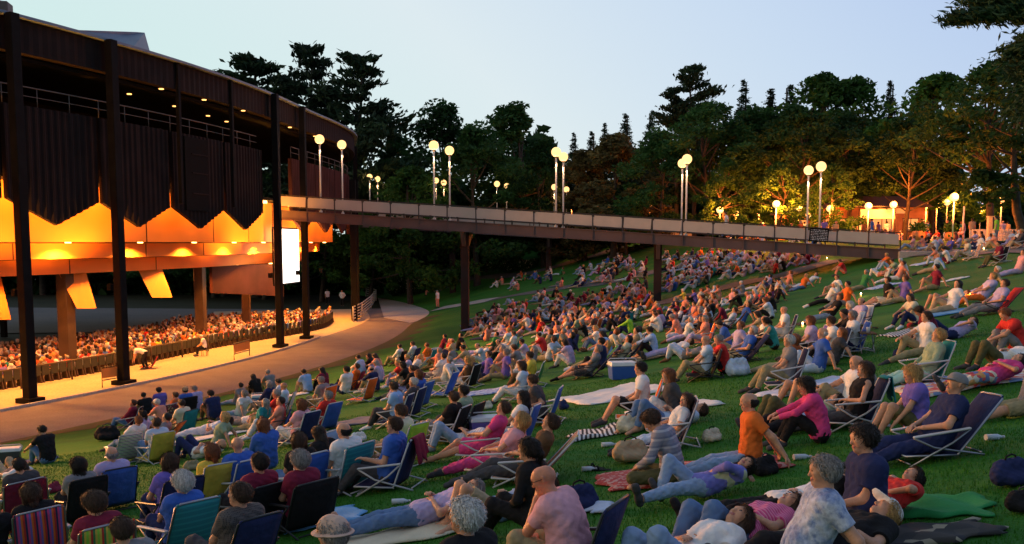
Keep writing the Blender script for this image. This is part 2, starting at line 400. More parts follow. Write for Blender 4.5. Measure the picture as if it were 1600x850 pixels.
f = MB(); arcw(f, 62, 83.9, 5.11, 5.3, -52, 12, step=1); put(f, 'lower_soffit', m_brown)
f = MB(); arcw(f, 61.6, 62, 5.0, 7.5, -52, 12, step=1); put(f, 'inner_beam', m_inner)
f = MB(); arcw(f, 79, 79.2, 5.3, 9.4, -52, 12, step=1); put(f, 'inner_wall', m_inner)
# hanging slanted baffles
for p in ([(92, 432), (130, 432), (146, 482), (120, 482)], [(216, 427), (250, 425), (266, 465), (238, 465)], [(-30, 440), (-5, 440), (12, 500), (-10, 500)]):
    Y0 = 49 if p[0][0] < 200 else 55
    q = [Vector(at_depth(a, b, Y0+(1.2 if k in (1, 2) else 0))) for k, (a, b) in enumerate(p)]
    q[0].z = q[1].z = 5.12
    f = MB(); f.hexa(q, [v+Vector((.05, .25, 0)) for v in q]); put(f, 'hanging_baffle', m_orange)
# inner columns
for px, R, w in ((105, 83.2, .62), (315, 82.6, .6), (386, 82.4, .55), (-60, 83, .6)):
    t = th_at(px, R); x, y = arc(BR(R, t), t); f = MB(); f.box((x, y, 2.45), (w, w, 5.3), radians(t)).bevel(.02); put(f, 'inner_column', m_brown)
for t, R in ((-30, 66), (-26, 66), (-22, 66), (-18, 66), (-14, 66), (-10, 66), (-6, 66), (-2, 66)):
    x, y = arc(R, t); f = MB(); f.box((x, y, 2.4), (.35, .35, 5.2), radians(t)); put(f, 'inner_column', m_inner)
# back corner wall by the screen
f = MB(); arcw(f, lambda t: RS(82, t)-bulge(t), lambda t: RS(82.2, t)-bulge(t), lambda t: 3.3-.12*(t+5), 5.1, -5, 1, step=.5); put(f, 'inner_wall', m_rib2)
# lights of the arcade: recessed downlights, and floodlights tucked behind the balcony fronts
for i, t in enumerate(np.arange(-31.9, 8, 3.55)):
    x, y = arc(BR(85.95, t), t)
    f = MB(); f.tube([(x, y, 6.71), (x, y, 6.66)], .14, 10); fx = put(f, 'arcade_downlight', m_glow)
    lamp_light('arcade_spot', 'SPOT', (x, y, 6.62), 3300, (1, .38, .055), radius=.12, spot_size=radians(150), spot_blend=.6)
    for dt in (.9, 2.66):
        x, y = arc(BR(87.45, t+dt), t+dt)
        f = MB(); f.box((x, y, 9.3), (.25, .5, .18), radians(t)); put(f, 'floodlight', m_lit)
        lamp_light('soffit_flood', 'POINT', (x, y, 8.9), 165, (1, .36, .045), radius=.3)
for t in (-21.25, -17.7, -7.05, -3.5, .05, -24.8):
    x, y = arc(BR(88.3, t), t); f = MB(); f.box((x, y, 4.6), (.2, .25, .3), radians(t)); put(f, 'column_floodlight', m_inner)
    x, y = arc(BR(88.05, t), t); lamp_light('column_flood', 'SPOT', (x, y, 4.8), 2600, (1, .40, .05), radius=.1, spot_size=radians(130), spot_blend=.7).rotation_euler = (radians(160), 0, radians(t+90))
# added spots and boxes, standing in for stage light spilling over the lawn
for t in (-30.1, -26.57, -19.47, -15.92, -12.37):
    x, y = arc(BR(87.55, t), t); f = MB(); f.box((x, y, 7.95), (.2, .3, .3), radians(t)); put(f, 'lawn_floodlight', m_inner)
    x, y = arc(BR(88.7, t), t); lamp_light('added_lawn_spill', 'SPOT', (x, y, 7.25), 17000, (1, .40, .12), radius=.4, spot_size=radians(95), spot_blend=.8).rotation_euler = (radians(94), 0, radians(t-90))
for t in (-12.4, -14.15, -10.6):
    x, y = arc(84.6, t); lamp_light('seat_flood', 'POINT', (x, y, 5.4), 0.01, (1, .45, .07), radius=.1) if False else None
# row of lamps over the seats
for t in np.arange(-30, 9, 3.5):
    x, y = arc(RS(81, t), t); f = MB(); f.tube([(x, y, 5.10), (x, y, 5.04)], .16, 10); put(f, 'seat_downlight', m_glow)
    lamp_light('seat_spot', 'SPOT', (x, y, 5.0), 2000, (1, .26, .04), radius=.12, spot_size=radians(150), spot_blend=.6)
# video screen hung in the open bay
m_screen = mat('lit_screen', (1, .98, .93), emit=2.2, ecol=(1, .95, .85), var=0)
ta, tb = th_at(433, 87.0), th_at(470, 87.0)
A = Vector((*arc(BR(87, ta), ta), 0)); B = Vector((*arc(BR(87, tb), tb), 0))
dep = (A.y+B.y)/2; zt = at_depth(450, 358, dep)[2]; zb = at_depth(450, 442, dep)[2]
scr = empty('video_screen', 'tall blank white glowing video screen hanging between two black columns of the pavilion', 'screen', ((A+B)/2+Vector((0, 0, zb))))
f = MB(); f.hexa([A+Vector((0, 0, zb)), B+Vector((0, 0, zb)), B+Vector((-.05, 0, zb)), A+Vector((-.05, 0, zb))], [A+Vector((0, 0, zt)), B+Vector((0, 0, zt)), B+Vector((-.05, 0, zt)), A+Vector((-.05, 0, zt))])
put(f, 'screen_panel', m_screen, scr)
f = MB()
A2 = A+(A-B).normalized()*.06; B2 = B+(B-A).normalized()*.06; o2 = Vector((-.12, 0, 0))
for z in (zb-.06, zt+.06): f.bar(A2+o2+Vector((0, 0, z)), B2+o2+Vector((0, 0, z)), .1, .1)
for q in (A2, B2): f.bar(q+o2+Vector((0, 0, zb)), q+o2+Vector((0, 0, zt)), .1, .1)
put(f, 'screen_frame', m_inner, scr)
for q in (A, B):
    f = MB(); f.bar(q+o2+Vector((0, 0, zt)), q+o2+Vector((0, 0, 9.5)), .04, .04); put(f, 'hanger', m_inner, scr)
# rail before the seats: posts and a top bar
rail = empty('seating_rail', 'long brown guard rail with posts curving in front of the pavilion seats', 'railing', (*arc(85.3, -16), 0))
f = MB(); f.tube([(*arc(85.3, t), .95) for t in np.arange(-32, -8.5, .5)], .04, 6)
put(f, 'top_rail', m_brown, rail)
for t in np.arange(-32, -8.5, 2.1):
    f = MB(); f.tube([(*arc(85.3, t), 0), (*arc(85.3, t), .95)], .04, 6); put(f, 'post', m_brown, rail)
# low gates of tube beside the kerb
for i, (pa, pb, lab) in enumerate((((160, 606), (184, 602), 'low tube barrier on the lit floor between the first two black columns'), ((366, 563), (390, 556), 'low tube barrier on the lit floor by the screen column'))):
    a = at(*pa); b = at(*pb); g = empty('barrier', lab, 'barrier', (*a[:2], 0)); a = Vector((*a[:2], 0)); b = Vector((*b[:2], 0)); up = Vector((0, 0, .95)); lo = Vector((0, 0, .35))
    f = MB(); f.tube([a, a+up, b+up, b], .03, 6); f.tube([a+lo, b+lo], .03, 6); put(f, 'frame', m_brown, g)
    f = MB(); f.hexa([a+lo*1.2, b+lo*1.2, b+lo*1.2+Vector((.02, .02, 0)), a+lo*1.2+Vector((.02, .02, 0))], [a+up*.93, b+up*.93, b+up*.93+Vector((.02, .02, 0)), a+up*.93+Vector((.02, .02, 0))]); put(f, 'panel', m_orange, g)
# curved stepped railing at the far end of the ring path
rw = empty('ramp_railing', 'curved pale railing of five bars at the far end of the ring path', 'railing', (*arc(BR(89.4, 13), 13), 0))
pr = [Vector(at(*q)).to_2d() for q in ((552, 503), (566, 495), (580, 482), (588, 470), (572, 464))]
for z in (.25, .5, .75, 1.0, 1.25):
    f = MB(); f.tube([(p.x, p.y, z) for p in pr], .06, 6); put(f, 'bar', m_conc, rw)
for p in pr: f = MB(); f.tube([(p.x, p.y, 0), (p.x, p.y, 1.3)], .06, 6); put(f, 'post', m_conc, rw)
# theatre seats, outermost row
m_seat = mat('dark_green_seat', (.035, .035, .022), rough=.6)
sb = MB(); sb.box((0, .0, .62), (.50, .07, .56), 0).bevel(.03); me_back = sb.mesh('backrest', m_seat)
sb = MB(); sb.box((0, .27, .42), (.46, .42, .08), 0).bevel(.025); me_seat = sb.mesh('seat', m_seat)
sb = MB(); sb.hexa([(-.03, -.12, 0), (.03, -.12, 0), (.03, .32, 0), (-.03, .32, 0)], [(-.025, -.02, .4), (.025, -.02, .4), (.025, .22, .4), (-.025, .22, .4)]); me_leg = sb.mesh('leg', m_brown)
for t in np.arange(-31.5, 6, .375):
    x, y = arc(RS(84.7, t), t)
    sroot = empty('theatre_seat', 'dark theatre seat seen from behind in the outermost row of the pavilion', 'seat', (x, y, .004), radians(t+90), 'theatre seats in the outermost row')
    link('backrest', me_back, sroot); link('seat', me_seat, sroot); link('leg', me_leg, sroot, (-.2, 0, 0)); link('leg', me_leg, sroot, (.2, 0, 0))

# ------------------------------------------------------------ footbridges and their globe lamps
m_gird = mat('purple_brown_girder', (.13, .08, .078), rough=.55, var=.15, scale=1)
m_pier = mat('dark_brown_pier', (.045, .026, .024), spec=.15, rough=.8, var=.2, scale=1)
m_panel = mat('tan_rail_panel', (.55, .46, .40), rough=.7, var=.06, scale=1.5)
m_rail = mat('dark_rail_steel', (.05, .035, .03), rough=.5)
m_pole = mat('white_lamp_pole', (.72, .66, .62), rough=.4, var=.04)
m_globe = mat('lit_globe', (.3, .25, .2), emit=1.9, ecol=(1, .57, .20), var=0)
lp = MB(); lp.tube([(0, 0, 0), (0, 0, 4.45)], .055, 10); lp.tube([(0, 0, 0), (0, 0, .12)], .11, 10); me_pole = lp.mesh('pole', m_pole)
lp = MB(); lp.tube([(0, 0, 4.38), (0, 0, 4.50)], [.07, .12], 12); me_col = lp.mesh('collar', m_rail)
lp = MB(); lp.ball((0, 0, 4.77), .31, 24); me_globe = lp.mesh('globe', m_globe)
def globe_lamp(loc, label, group, k=1.0, lit=0):
    o = empty('globe_lamp', label, 'street lamp', loc, 0, group); o.scale = (1, 1, k)
    link('pole', me_pole, o); link('collar', me_col, o); g = link('globe', me_globe, o)
    if k != 1: g.scale = (1, 1, 1/k); g.location = (0, 0, 4.77*(1-1/k))
    if lit: lamp_light('globe_light', 'POINT', (loc[0], loc[1]-.0, loc[2]+4.1*k), lit, (1, .55, .25), radius=.12)
    return o
def bridge(P0, P1, w, npan, piers, lampX, label, lamplab, lgroup, skip=None):
    P0 = Vector(P0); P1 = Vector(P1); d = (P1-P0).normalized(); h = Vector((d.x, d.y, 0)).normalized(); nrm = Vector((-h.y, h.x, 0)); L = (P1-P0).length
    b = empty('footbridge', label, 'footbridge', P0)
    f = MB(); f.bar(P0+nrm*w/2-Vector((0, 0, .06)), P1+nrm*w/2-Vector((0, 0, .06)), w-.3, .10); put(f, 'deck', m_asph2, b)
    for s_ in (0, 1):
        o = nrm*(w*s_)
        f = MB(); q0, q1 = P0+o, P1+o
        f.bar(q0-Vector((0, 0, .33)), q1-Vector((0, 0, .33)), .05, .56); f.bar(q0-Vector((0, 0, .02)), q1-Vector((0, 0, .02)), .28, .05); f.bar(q0-Vector((0, 0, .64)), q1-Vector((0, 0, .64)), .28, .05)
        for k in range(npan+1):
            c = q0+(q1-q0)*k/npan; f.box(c-Vector((0, 0, .33)), (.04, .2, .55), atan2(h.y, h.x))
        put(f, 'girder', m_gird, b)
        f = MB(); f.bar(q0+Vector((0, 0, .98)), q1+Vector((0, 0, .98)), .09, .07); f.bar(q0+Vector((0, 0, .22)), q1+Vector((0, 0, .22)), .05, .05); put(f, 'handrail', m_rail, b)
        for k in range(npan+1):
            c = q0+(q1-q0)*k/npan; f = MB(); f.box(c+Vector((0, 0, .47)), (.07, .07, 1.0), atan2(h.y, h.x)); put(f, 'post', m_rail, b)
        for k in range(npan):
            if skip is not None and s_ == 0 and k == skip: continue
            a = q0+(q1-q0)*(k+.045)/npan; c = q0+(q1-q0)*(k+.955)/npan
            f = MB(); f.bar(a+Vector((0, 0, .59)), c+Vector((0, 0, .59)), .03, .64); put(f, 'rail_panel', m_panel, b)
    for px, off_, wd in piers:
        u = (px-800)/F/cp; best = min((abs((P0+(P1-P0)*t+nrm*off_).x/(P0+(P1-P0)*t+nrm*off_).y-u), t) for t in np.linspace(0, 1, 2001))[1]
        c = P0+(P1-P0)*best+nrm*off_; g = float(terr(c.x, c.y)); top = c.z-.68
        f = MB(); f.box((c.x, c.y, (g-.5+top)/2), (wd, wd, top-g+.5), atan2(h.y, h.x)).bevel(.015)
        put(f, 'pier', m_pier, b)
        f = MB(); e = nrm*(w-off_+.1); s0 = -nrm*(off_+.1)
        f.hexa([c+s0*.4+h*.12+Vector((0, 0, -1.6)), c+e*.4+h*.12+Vector((0, 0, -1.6)), c+e*.4-h*.12+Vector((0, 0, -1.6)), c+s0*.4-h*.12+Vector((0, 0, -1.6))],
               [c+s0+h*.12+Vector((0, 0, -.67)), c+e+h*.12+Vector((0, 0, -.67)), c+e-h*.12+Vector((0, 0, -.67)), c+s0-h*.12+Vector((0, 0, -.67))]); put(f, 'pier_bracket', m_gird, b)
    for (px, s_, lab) in lampX:
        o = nrm*(w*s_ + (-.2 if s_ else .2)); u = (px-800)/F/cp
        t = min((abs((P0+(P1-P0)*t+o).x/(P0+(P1-P0)*t+o).y-u), t) for t in np.linspace(0, 1, 2001))[1]
        c = P0+(P1-P0)*t+o; globe_lamp((c.x, c.y, c.z), lamplab % lab, lgroup, lit=110)
    return b
ORD = ['first', 'second', 'third', 'fourth', 'fifth']
nearL = []
for k, (a, b_) in enumerate(((505, 539), (680, 704), (868, 879), (1068.5, 1062), (1275, 1256))):
    nearL += [(a, 0, 'near rail, %s pair from the pavilion' % ORD[k]), (b_, 1, 'far rail, %s pair from the pavilion' % ORD[k])]
bridge((-15.4, 64.1, 8.84), (23.8, 59.1, 6.27), 3.7, 21, [(727, 1.1, .5), (1026, 1.1, .5)], nearL, 'long brown footbridge with tan rail panels sloping from pavilion to hilltop', 'tall globe lamp on the %s', 'globe lamps on the near footbridge', skip=18)
farL = []
for k, (a, b_) in enumerate(((581, 593), (683, 695), (777, 792), (865, 884), (949, 970))):
    farL += [(a, 0, 'near rail, %s pair from the pavilion' % ORD[k]), (b_, 1, 'far rail, %s pair from the pavilion' % ORD[k])]
bridge((-19, 104.5, 9.15), (19, 101.5, 6.9), 3.7, 20, [(708, 1.2, .6), (857, 1.2, .6)], farL, 'second brown footbridge half hidden behind the first one', 'small distant globe lamp on the second bridge %s', 'globe lamps on the far footbridge')
# abutment of the near bridge
ab = MB(); c0 = Vector((23.9, 59.1, 0)); ab.box((25.3, 60.8, 5.35), (2.8, 4.4, 1.6), radians(-7)).bevel(.02)
tag(ab.obj('bridge_abutment', m_conc), 'grey concrete abutment block where the near footbridge meets the hill', 'abutment')
# dark notice board fixed on the near rail: rows of pale illegible writing
P0 = Vector((-15.4, 64.1, 8.84)); P1 = Vector((23.8, 59.1, 6.27)); q = P0+(P1-P0)*(18.42/21); d = (P1-P0).normalized(); nn = Vector((d.y, -d.x, 0)).normalized()
sg = empty('notice_board', 'small black notice board with rows of pale writing on the bridge rail', 'sign', q)
f = MB(); f.bar(q+nn*.05+Vector((0, 0, .56))-d*.58, q+nn*.05+Vector((0, 0, .56))+d*.58, .04, .82); put(f, 'board', m_inner, sg)
m_chalk = mat('pale_lettering', (.55, .55, .62), var=0); f = MB(); rs = random.Random(4)
for r_ in range(7):
    x0 = -.5
    while x0 < .46:
        l_ = rs.uniform(.03, .12)
        a = q+nn*.074+Vector((0, 0, .86-.1*r_)); f.bar(a+d*x0, a+d*min(.5, x0+l_), .006, rs.uniform(.02, .055)); x0 += l_+rs.uniform(.02, .05)
put(f, 'writing', m_chalk, sg)
# ------------------------------------------------------------ trees
m_bark = mat('bark', (.06, .045, .035), rough=.95, var=.35, scale=3, bump=.5, bscale=8)
def leaf_mat(name, c, tr=.3):
    m = bpy.data.materials.new(name); m.use_nodes = True; t = m.node_tree; b = t.nodes['Principled BSDF']
    b.inputs['Roughness'].default_value = .7; b.inputs['Specular IOR Level'].default_value = .2
    g = nd(t, 'ShaderNodeTexCoord'); nz = nd(t, 'ShaderNodeTexNoise'); nz.inputs['Scale'].default_value = .45; nz.inputs['Detail'].default_value = 6
    t.links.new(g.outputs['Object'], nz.inputs['Vector']); oi = nd(t, 'ShaderNodeObjectInfo')
    r = nd(t, 'ShaderNodeValToRGB'); t.links.new(nz.outputs[0], r.inputs[0])
    r.color_ramp.elements[0].position = .32; r.color_ramp.elements[1].position = .68
    r.color_ramp.elements[0].color = (*[x*.6 for x in c], 1); r.color_ramp.elements[1].color = (c[0]*1.5, c[1]*1.4, c[2]*1.1, 1)
    hs = nd(t, 'ShaderNodeHueSaturation'); mr = nd(t, 'ShaderNodeMapRange'); mr.inputs[3].default_value = .65; mr.inputs[4].default_value = 1.35
    t.links.new(oi.outputs['Random'], mr.inputs[0]); t.links.new(mr.outputs[0], hs.inputs['Value']); t.links.new(r.outputs[0], hs.inputs['Color'])
    t.links.new(hs.outputs[0], b.inputs['Base Color'])
    tl = nd(t, 'ShaderNodeBsdfTranslucent'); t.links.new(hs.outputs[0], tl.inputs[0]); mx_ = nd(t, 'ShaderNodeMixShader'); mx_.inputs[0].default_value = tr
    t.links.new(b.outputs[0], mx_.inputs[1]); t.links.new(tl.outputs[0], mx_.inputs[2]); t.links.new(mx_.outputs[0], t.nodes['Material Output'].inputs[0])
    return m
m_leaf = leaf_mat('deciduous_leaf', (.026, .074, .02)); m_leaf2 = leaf_mat('bright_leaf', (.038, .105, .02)); m_pine = leaf_mat('pine_needle', (.018, .042, .022), .1)
m_spr = leaf_mat('spruce_needle', (.022, .042, .026), .1); m_brownleaf = leaf_mat('bronze_leaf', (.09, .075, .03))
def leaves(C, size, rng, flat=0.0, stretch=1.6, d=None):
    """bent leaf sprays at the points C"""
    n = len(C); a = rng.normal(size=(n, 3)) if d is None else d+rng.normal(size=(n, 3))*.35
    a[:, 2] *= (1-flat); a /= np.linalg.norm(a, axis=1)[:, None]+1e-9
    b = rng.normal(size=(n, 3)); b -= a*(a*b).sum(1)[:, None]; b[:, 2] *= (1-flat*.6); b /= np.linalg.norm(b, axis=1)[:, None]+1e-9
    c = np.cross(a, b); s = size*(.6+.8*rng.random(n)[:, None])
    V = np.empty((n, 4, 3)); V[:, 0] = C-a*s*stretch*.5; V[:, 2] = C+a*s*stretch*.5
    V[:, 1] = C+b*s*.42+c*s*.18; V[:, 3] = C-b*s*.42+c*s*.18
    return V.reshape(-1, 3)
def limb(mb, p, d, L, r, rng, bend=.25, n=5):
    pts = [Vector(p)]; d = Vector(d).normalized(); rs = [r]
    for i in range(n):
        d = (d+Vector(rng.normal(size=3)*bend*.4)+Vector((0, 0, .06))).normalized(); pts.append(pts[-1]+d*L/n); rs.append(r*(1-.8*(i+1)/n))
    mb.tube(pts, rs, 6, cap=False); return pts
def make_deciduous(seed, h, w, base=.22, leaf=m_leaf, nclump=70, per=120, lsize=.34):
    rng = np.random.default_rng(seed); mb = MB()
    tp = limb(mb, (0, 0, -.4), (rng.normal()*.05, rng.normal()*.05, 1), h*.75, h*.018+.06, rng, .12, 8)
    C = []
    for k in range(nclump):
        ph = rng.random()*2*pi; v = rng.random(); zz = h*(base+(1-base)*v)
        prof = (sin(pi*min(1, (.12+.88*v)**.8))**.6)*(1 if v < .55 else (1-(v-.55)/.5)**.55)
        rr = w*.5*prof*(.35+.65*sqrt(rng.random()))*(1+.25*sin(3*ph+seed))
        c = np.array([rr*cos(ph), rr*sin(ph), zz+rng.normal()*.4])
        r = (.055+.05*rng.random())*w
        pts = rng.normal(size=(int(per*(.6+.8*rng.random())), 3)); pts /= np.linalg.norm(pts, axis=1)[:, None]
        pts *= (rng.random(len(pts))**.4)[:, None]; pts = pts*np.array([r, r, r*.72])*1.25+c
        C.append(pts)
        if k % 4 == 0:
            b = tp[min(7, 3+int(v*5))]; q = Vector(c); mb.tube([b, (b*.55+q*.45)+Vector((0, 0, -.2)), q], [h*.006+.02, h*.004+.015, .02], 5, cap=False)
    V = leaves(np.concatenate(C), lsize, rng)
    return mb.mesh('trunk', m_bark), mesh_np('crown', V, np.arange(len(V)).reshape(-1, 4), [leaf], smooth=False)
def make_pine(seed, h, w, start=.3, leaf=m_pine, dens=1., ls=.36):
    """ragged white pine: long level boughs with upswept tufts"""
    rng = np.random.default_rng(seed); mb = MB()
    tp = limb(mb, (0, 0, -.4), (0, 0, 1), h*.99, h*.014+.05, rng, .05, 10)
    C = []; D = []
    z = h*start
    while z < h*.98:
        v = (z/h-start)/(1-start); L0 = w*.5*((1-v)**.7*.95+.10)*(.55 if v < .12 else 1)
        for k in range(rng.integers(3, 6)):
            ph = rng.random()*2*pi; L = L0*(.45+.75*rng.random()); up = .05+.25*v+rng.normal()*.06
            d = Vector((cos(ph), sin(ph), up)); i = min(9, int(z/h*10)); base = tp[i].lerp(tp[i+1], z/h*10-i) if i < 10 else tp[-1]
            base = Vector((base.x, base.y, z)); pts = limb(mb, base, d, L, .02+h*.003*(1-v), rng, .12, 4)
            for q0, q1, den in zip(pts[1:], pts[2:], (.7, 1, 1.3)):
                m_ = int(34*dens*den*(L/3.5+.4))
                t = rng.random(m_)[:, None]; c = np.array(q0)*(1-t)+np.array(q1)*t
                sp = (.11*L+.22); c = c+rng.normal(size=(m_, 3))*np.array([sp, sp, sp*.38])+np.array([0, 0, .1]); C.append(c)
                D.append(np.tile(np.array([cos(ph)*.6, sin(ph)*.6, .5]), (m_, 1)))
        z += h*(.035+.03*rng.random())
    V = leaves(np.concatenate(C), ls, rng, stretch=1.9, d=np.concatenate(D))
    return mb.mesh('trunk', m_bark), mesh_np('crown', V, np.arange(len(V)).reshape(-1, 4), [leaf], smooth=False)
def make_spruce(seed, h, w, leaf=m_spr):
    rng = np.random.default_rng(seed); mb = MB(); limb(mb, (0, 0, -.4), (0, 0, 1), h*.99, h*.011+.04, rng, .02, 8)
    C = []; z = h*.08
    while z < h*.99:
        v = z/h; L0 = w*.5*(1-v)+.12
        for k in range(7):
            ph = rng.random()*2*pi; L = L0*(.6+.5*rng.random()); m_ = int(9+L*15); t = rng.random(m_)**.7
            c = np.stack([cos(ph)*L*t, sin(ph)*L*t, z+rng.uniform(-.6, .6)*(h*.018+.06)-.28*L*t+.12*L*t*t*2], 1)+rng.normal(size=(m_, 3))*(.05+.07*L)*np.array([1, 1, 1.1]); C.append(c)
        z += h*.018+.06
    C = np.concatenate(C); V = leaves(C, .30*(1.15-.75*(C[:, 2]/h).clip(0, 1))[:, None], rng, stretch=1.6)
    return mb.mesh('trunk', m_bark), mesh_np('crown', V, np.arange(len(V)).reshape(-1, 4), [leaf], smooth=False)
TM = {'oakhigh': make_deciduous(7, 18, 14, .42), 'tallhigh': make_deciduous(8, 21, 12, .40, nclump=80), 'oak': make_deciduous(1, 18, 14), 'maple': make_deciduous(2, 16, 12, .16, m_leaf2), 'tall': make_deciduous(3, 21, 11, .2, nclump=80), 'bronze': make_deciduous(5, 15, 9, .1, m_brownleaf),
      'pine': make_pine(11, 27, 15), 'pineb': make_pine(12, 26, 12, .25), 'spruce': make_spruce(21, 20, 7), 'spruceb': make_spruce(22, 18, 5.4)}
TH = {'oak': 18, 'oakhigh': 18, 'tallhigh': 21,  'maple': 16, 'tall': 21, 'bronze': 15, 'pine': 27, 'pineb': 26, 'pinenear': 26, 'spruce': 20, 'spruceb': 18}
rt = random.Random(5)
def tree(kind, px, ytop, Y, label, group, wk=1.0, name=None, z=None):
    x, _, zt = at_depth(px, ytop, Y); g = float(terr(x, Y)) if z is None else z
    if z is None and polar(x, Y)[0] < 94: g = -.25
    k = (zt-g)/TH[kind]
    o = empty(name or {'p': 'pine_tree', 's': 'spruce_tree'}.get(kind[0] if kind[:4] != 'tall' else 't', 'broadleaf_tree'), label, 'tree', (x, Y, g-.1), rt.random()*6.28, group); o.scale = (k*wk, k*wk, k)
    link('trunk', TM[kind][0], o); link('crown', TM[kind][1], o); return o
G = 'trees round the lawn'
T = [  # kind, x, top y, distance, label, width factor
 ('pineb', 392, 84, 122, 'ragged dark pine low over the pavilion roof, with a broad flat top', 1.5),
 ('pine', 470, 58, 118, 'tallest ragged pine standing behind the pavilion roof', .95),
 ('pine', 548, 72, 112, 'big pine beside the tallest one, its long boughs reaching over the sky gap', 1.15),
 ('pineb', 340, 105, 125, 'small pine peeping over the roof at the row end', 1.1),
 ('tall', 620, 215, 128, 'low dark tree in the notch beside the big pine', 1.3),
 ('oak', 690, 172, 118, 'round-headed dark tree behind the second lamp pair', 1.15),
 ('tall', 800, 168, 116, 'broad dark tree between second and third lamp pairs', 1.5),
 ('oak', 745, 205, 106, 'lower dark tree filling the gap between the two round crowns', 1.2),
 ('maple', 640, 265, 104, 'deep green tree behind the distant lamps near the pavilion', 1.2),
 ('oak', 850, 225, 108, 'dark tree with a dome crown beside the third lamp pair', 1.1),
 ('spruce', 897, 205, 124, 'thin spruce rising by the third lamp pair', .9),
 ('spruce', 945, 190, 122, 'pointed spruce in the dark row, beside the bronze tree', .9),
 ('spruceb', 978, 174, 124, 'tallest narrow spruce of the row behind the bronze tree', 1),
 ('spruce', 1018, 170, 122, 'spruce with a sharp tip next to the large pine', .9),
 ('spruceb', 925, 202, 118, 'short slim spruce between two taller spruces', 1),
 ('bronze', 960, 215, 100, 'bronze brown tree below the row of spruces', 1.5),
 ('bronze', 915, 240, 104, 'small bronze tree behind the third lamp pair', 1.4),
 ('pine', 1090, 98, 116, 'great dark pine with stepped top above the middle of the wood', 1.05),
 ('pineb', 1062, 130, 112, 'leaning pine clump at the shoulder of the great pine', 1.0),
 ('spruce', 1163, 122, 118, 'sharp spruce tip just beside the great pine', .9),
 ('spruceb', 1205, 135, 120, 'small spruce tip showing over the middle crowns', 1.1),
 ('spruceb', 1235, 128, 120, 'spruce tip beside the olive crowned tree', 1.1),
 ('maple', 1285, 122, 106, 'olive green rounded crown standing over the middle wood', 1.2),
 ('maple', 1335, 126, 108, 'second olive rounded crown beside the thin spruces', 1.1),
 ('spruceb', 1392, 122, 118, 'thin sparse spruce against the lavender sky', .8),
 ('spruce', 1440, 118, 118, 'bare looking spruce with drooping tip near the bright green tree', .8),
 ('oakhigh', 1110, 165, 92, 'wide dark crown behind the fourth lamp pair', 1.3),
 ('tallhigh', 1180, 168, 94, 'tall dark crown between fourth and fifth lamp pairs', 1.4),
 ('oakhigh', 1250, 170, 90, 'dense dark crown over the brightest plaza lamp', 1.25),
 ('tallhigh', 1325, 178, 92, 'dark crown hanging over the orange kiosk', 1.3),
 ('oak', 1030, 210, 94, 'dark spreading crown over the bronze foliage', 1.2),
 ('maple', 1465, 122, 98, 'bright green full tree beyond the big plaza globe', 1.3),
 ('oakhigh', 1420, 190, 86, 'dark tree low beside the bright green one', 1.15),
 ('oakhigh', 1560, 100, 76, 'big dark tree over the white picket fence', 1.2),
 ('tall', 1620, 60, 66, 'tall dark tree leaving the frame edge', 1.3),
 ('maple', 1140, 250, 84, 'small lamp-lit tree beside the first plaza lamp', 1.1),
 ('maple', 1215, 255, 82, 'small golden lit tree under the brightest lamp', 1.2),
 ('maple', 1300, 258, 84, 'small tree with forked stem before the kiosk', 1.0),
 ('oak', 980, 290, 100, 'low dark bush tree under the bronze crowns', 1.3),
 ('tall', -40, 250, 130, 'dark tree seen through the pavilion, beyond the car park edge', 1.6),
 ('oak', 60, 300, 128, 'dark tree beyond the car park, behind the first black column', 1.6),
 ('oak', 150, 290, 130, 'dark tree beyond the car park between the first two black columns', 1.6),
 ('oak', 245, 300, 126, 'dark tree beyond the car park behind the hanging baffle', 1.6),
 ('oak', 330, 290, 122, 'dark tree seen under the orange boards by the inner column', 1.6),
 ('oak', 410, 280, 118, 'dark tree seen beside the glowing screen', 1.5),
 ('maple', 500, 300, 114, 'green tree seen past the screen under the far balcony', 1.4),
 ('maple', 575, 330, 112, 'lamp-lit green tree beside the far black columns', 1.2),
 ('oak', 655, 330, 116, 'dark undergrowth tree behind the flower bed', 1.6),
 ('oak', 760, 340, 116, 'dark undergrowth tree between the two piers', 1.6),
 ('oak', 850, 330, 116, 'dark undergrowth tree behind the thin far pier', 1.5),
]
for kind, px, yt, Y, lab, wk in T: tree(kind, px, yt, Y, lab, None, wk*(1.7 if kind[0] == 's' else 1))
# a pine standing close by, beyond the frame edge, whose boughs hang into the top corner of the sky
r = np.random.default_rng(77); xt, _, zt_ = at_depth(1730, 0, 30); gt = float(terr(xt, 30)); o = empty('pine_tree', 'near pine whose dark boughs hang into the top corner of the sky', 'tree', (xt, 30, gt))
f = MB(); f.tube([(0, 0, -.3), (.1, 0, 8), (0, .1, 16), (.05, 0, 21)], [.34, .27, .16, .05], 10); Cs, Ds = [], []
BO = [((1640, 8), (1490, 30), 1.0, .34), ((1650, -20), (1525, 2), 1.0, .42), ((1655, 40), (1582, 88), .8, .40), ((1660, -60), (1560, -30), 1.0, .5), ((1655, 20), (1545, 26), .6, .36), ((1665, 70), (1600, 120), .9, .5), ((1660, 130), (1620, 190), 1, .6)]
BO = [(Vector(at_depth(*p, 30))-Vector((xt, 30, gt)), Vector(at_depth(*q, 30))-Vector((xt, 30, gt)), den, sprd) for p, q, den, sprd in BO]
for k in range(34): z = r.uniform(6, 20.5); a = r.uniform(-1.3, 1.7); L = (22-z)*.24*r.uniform(.6, 1.1)+.5; BO.append((Vector((0, 0, z)), Vector((cos(a)*L, sin(a)*L, z+.15*L)), 1, .45))
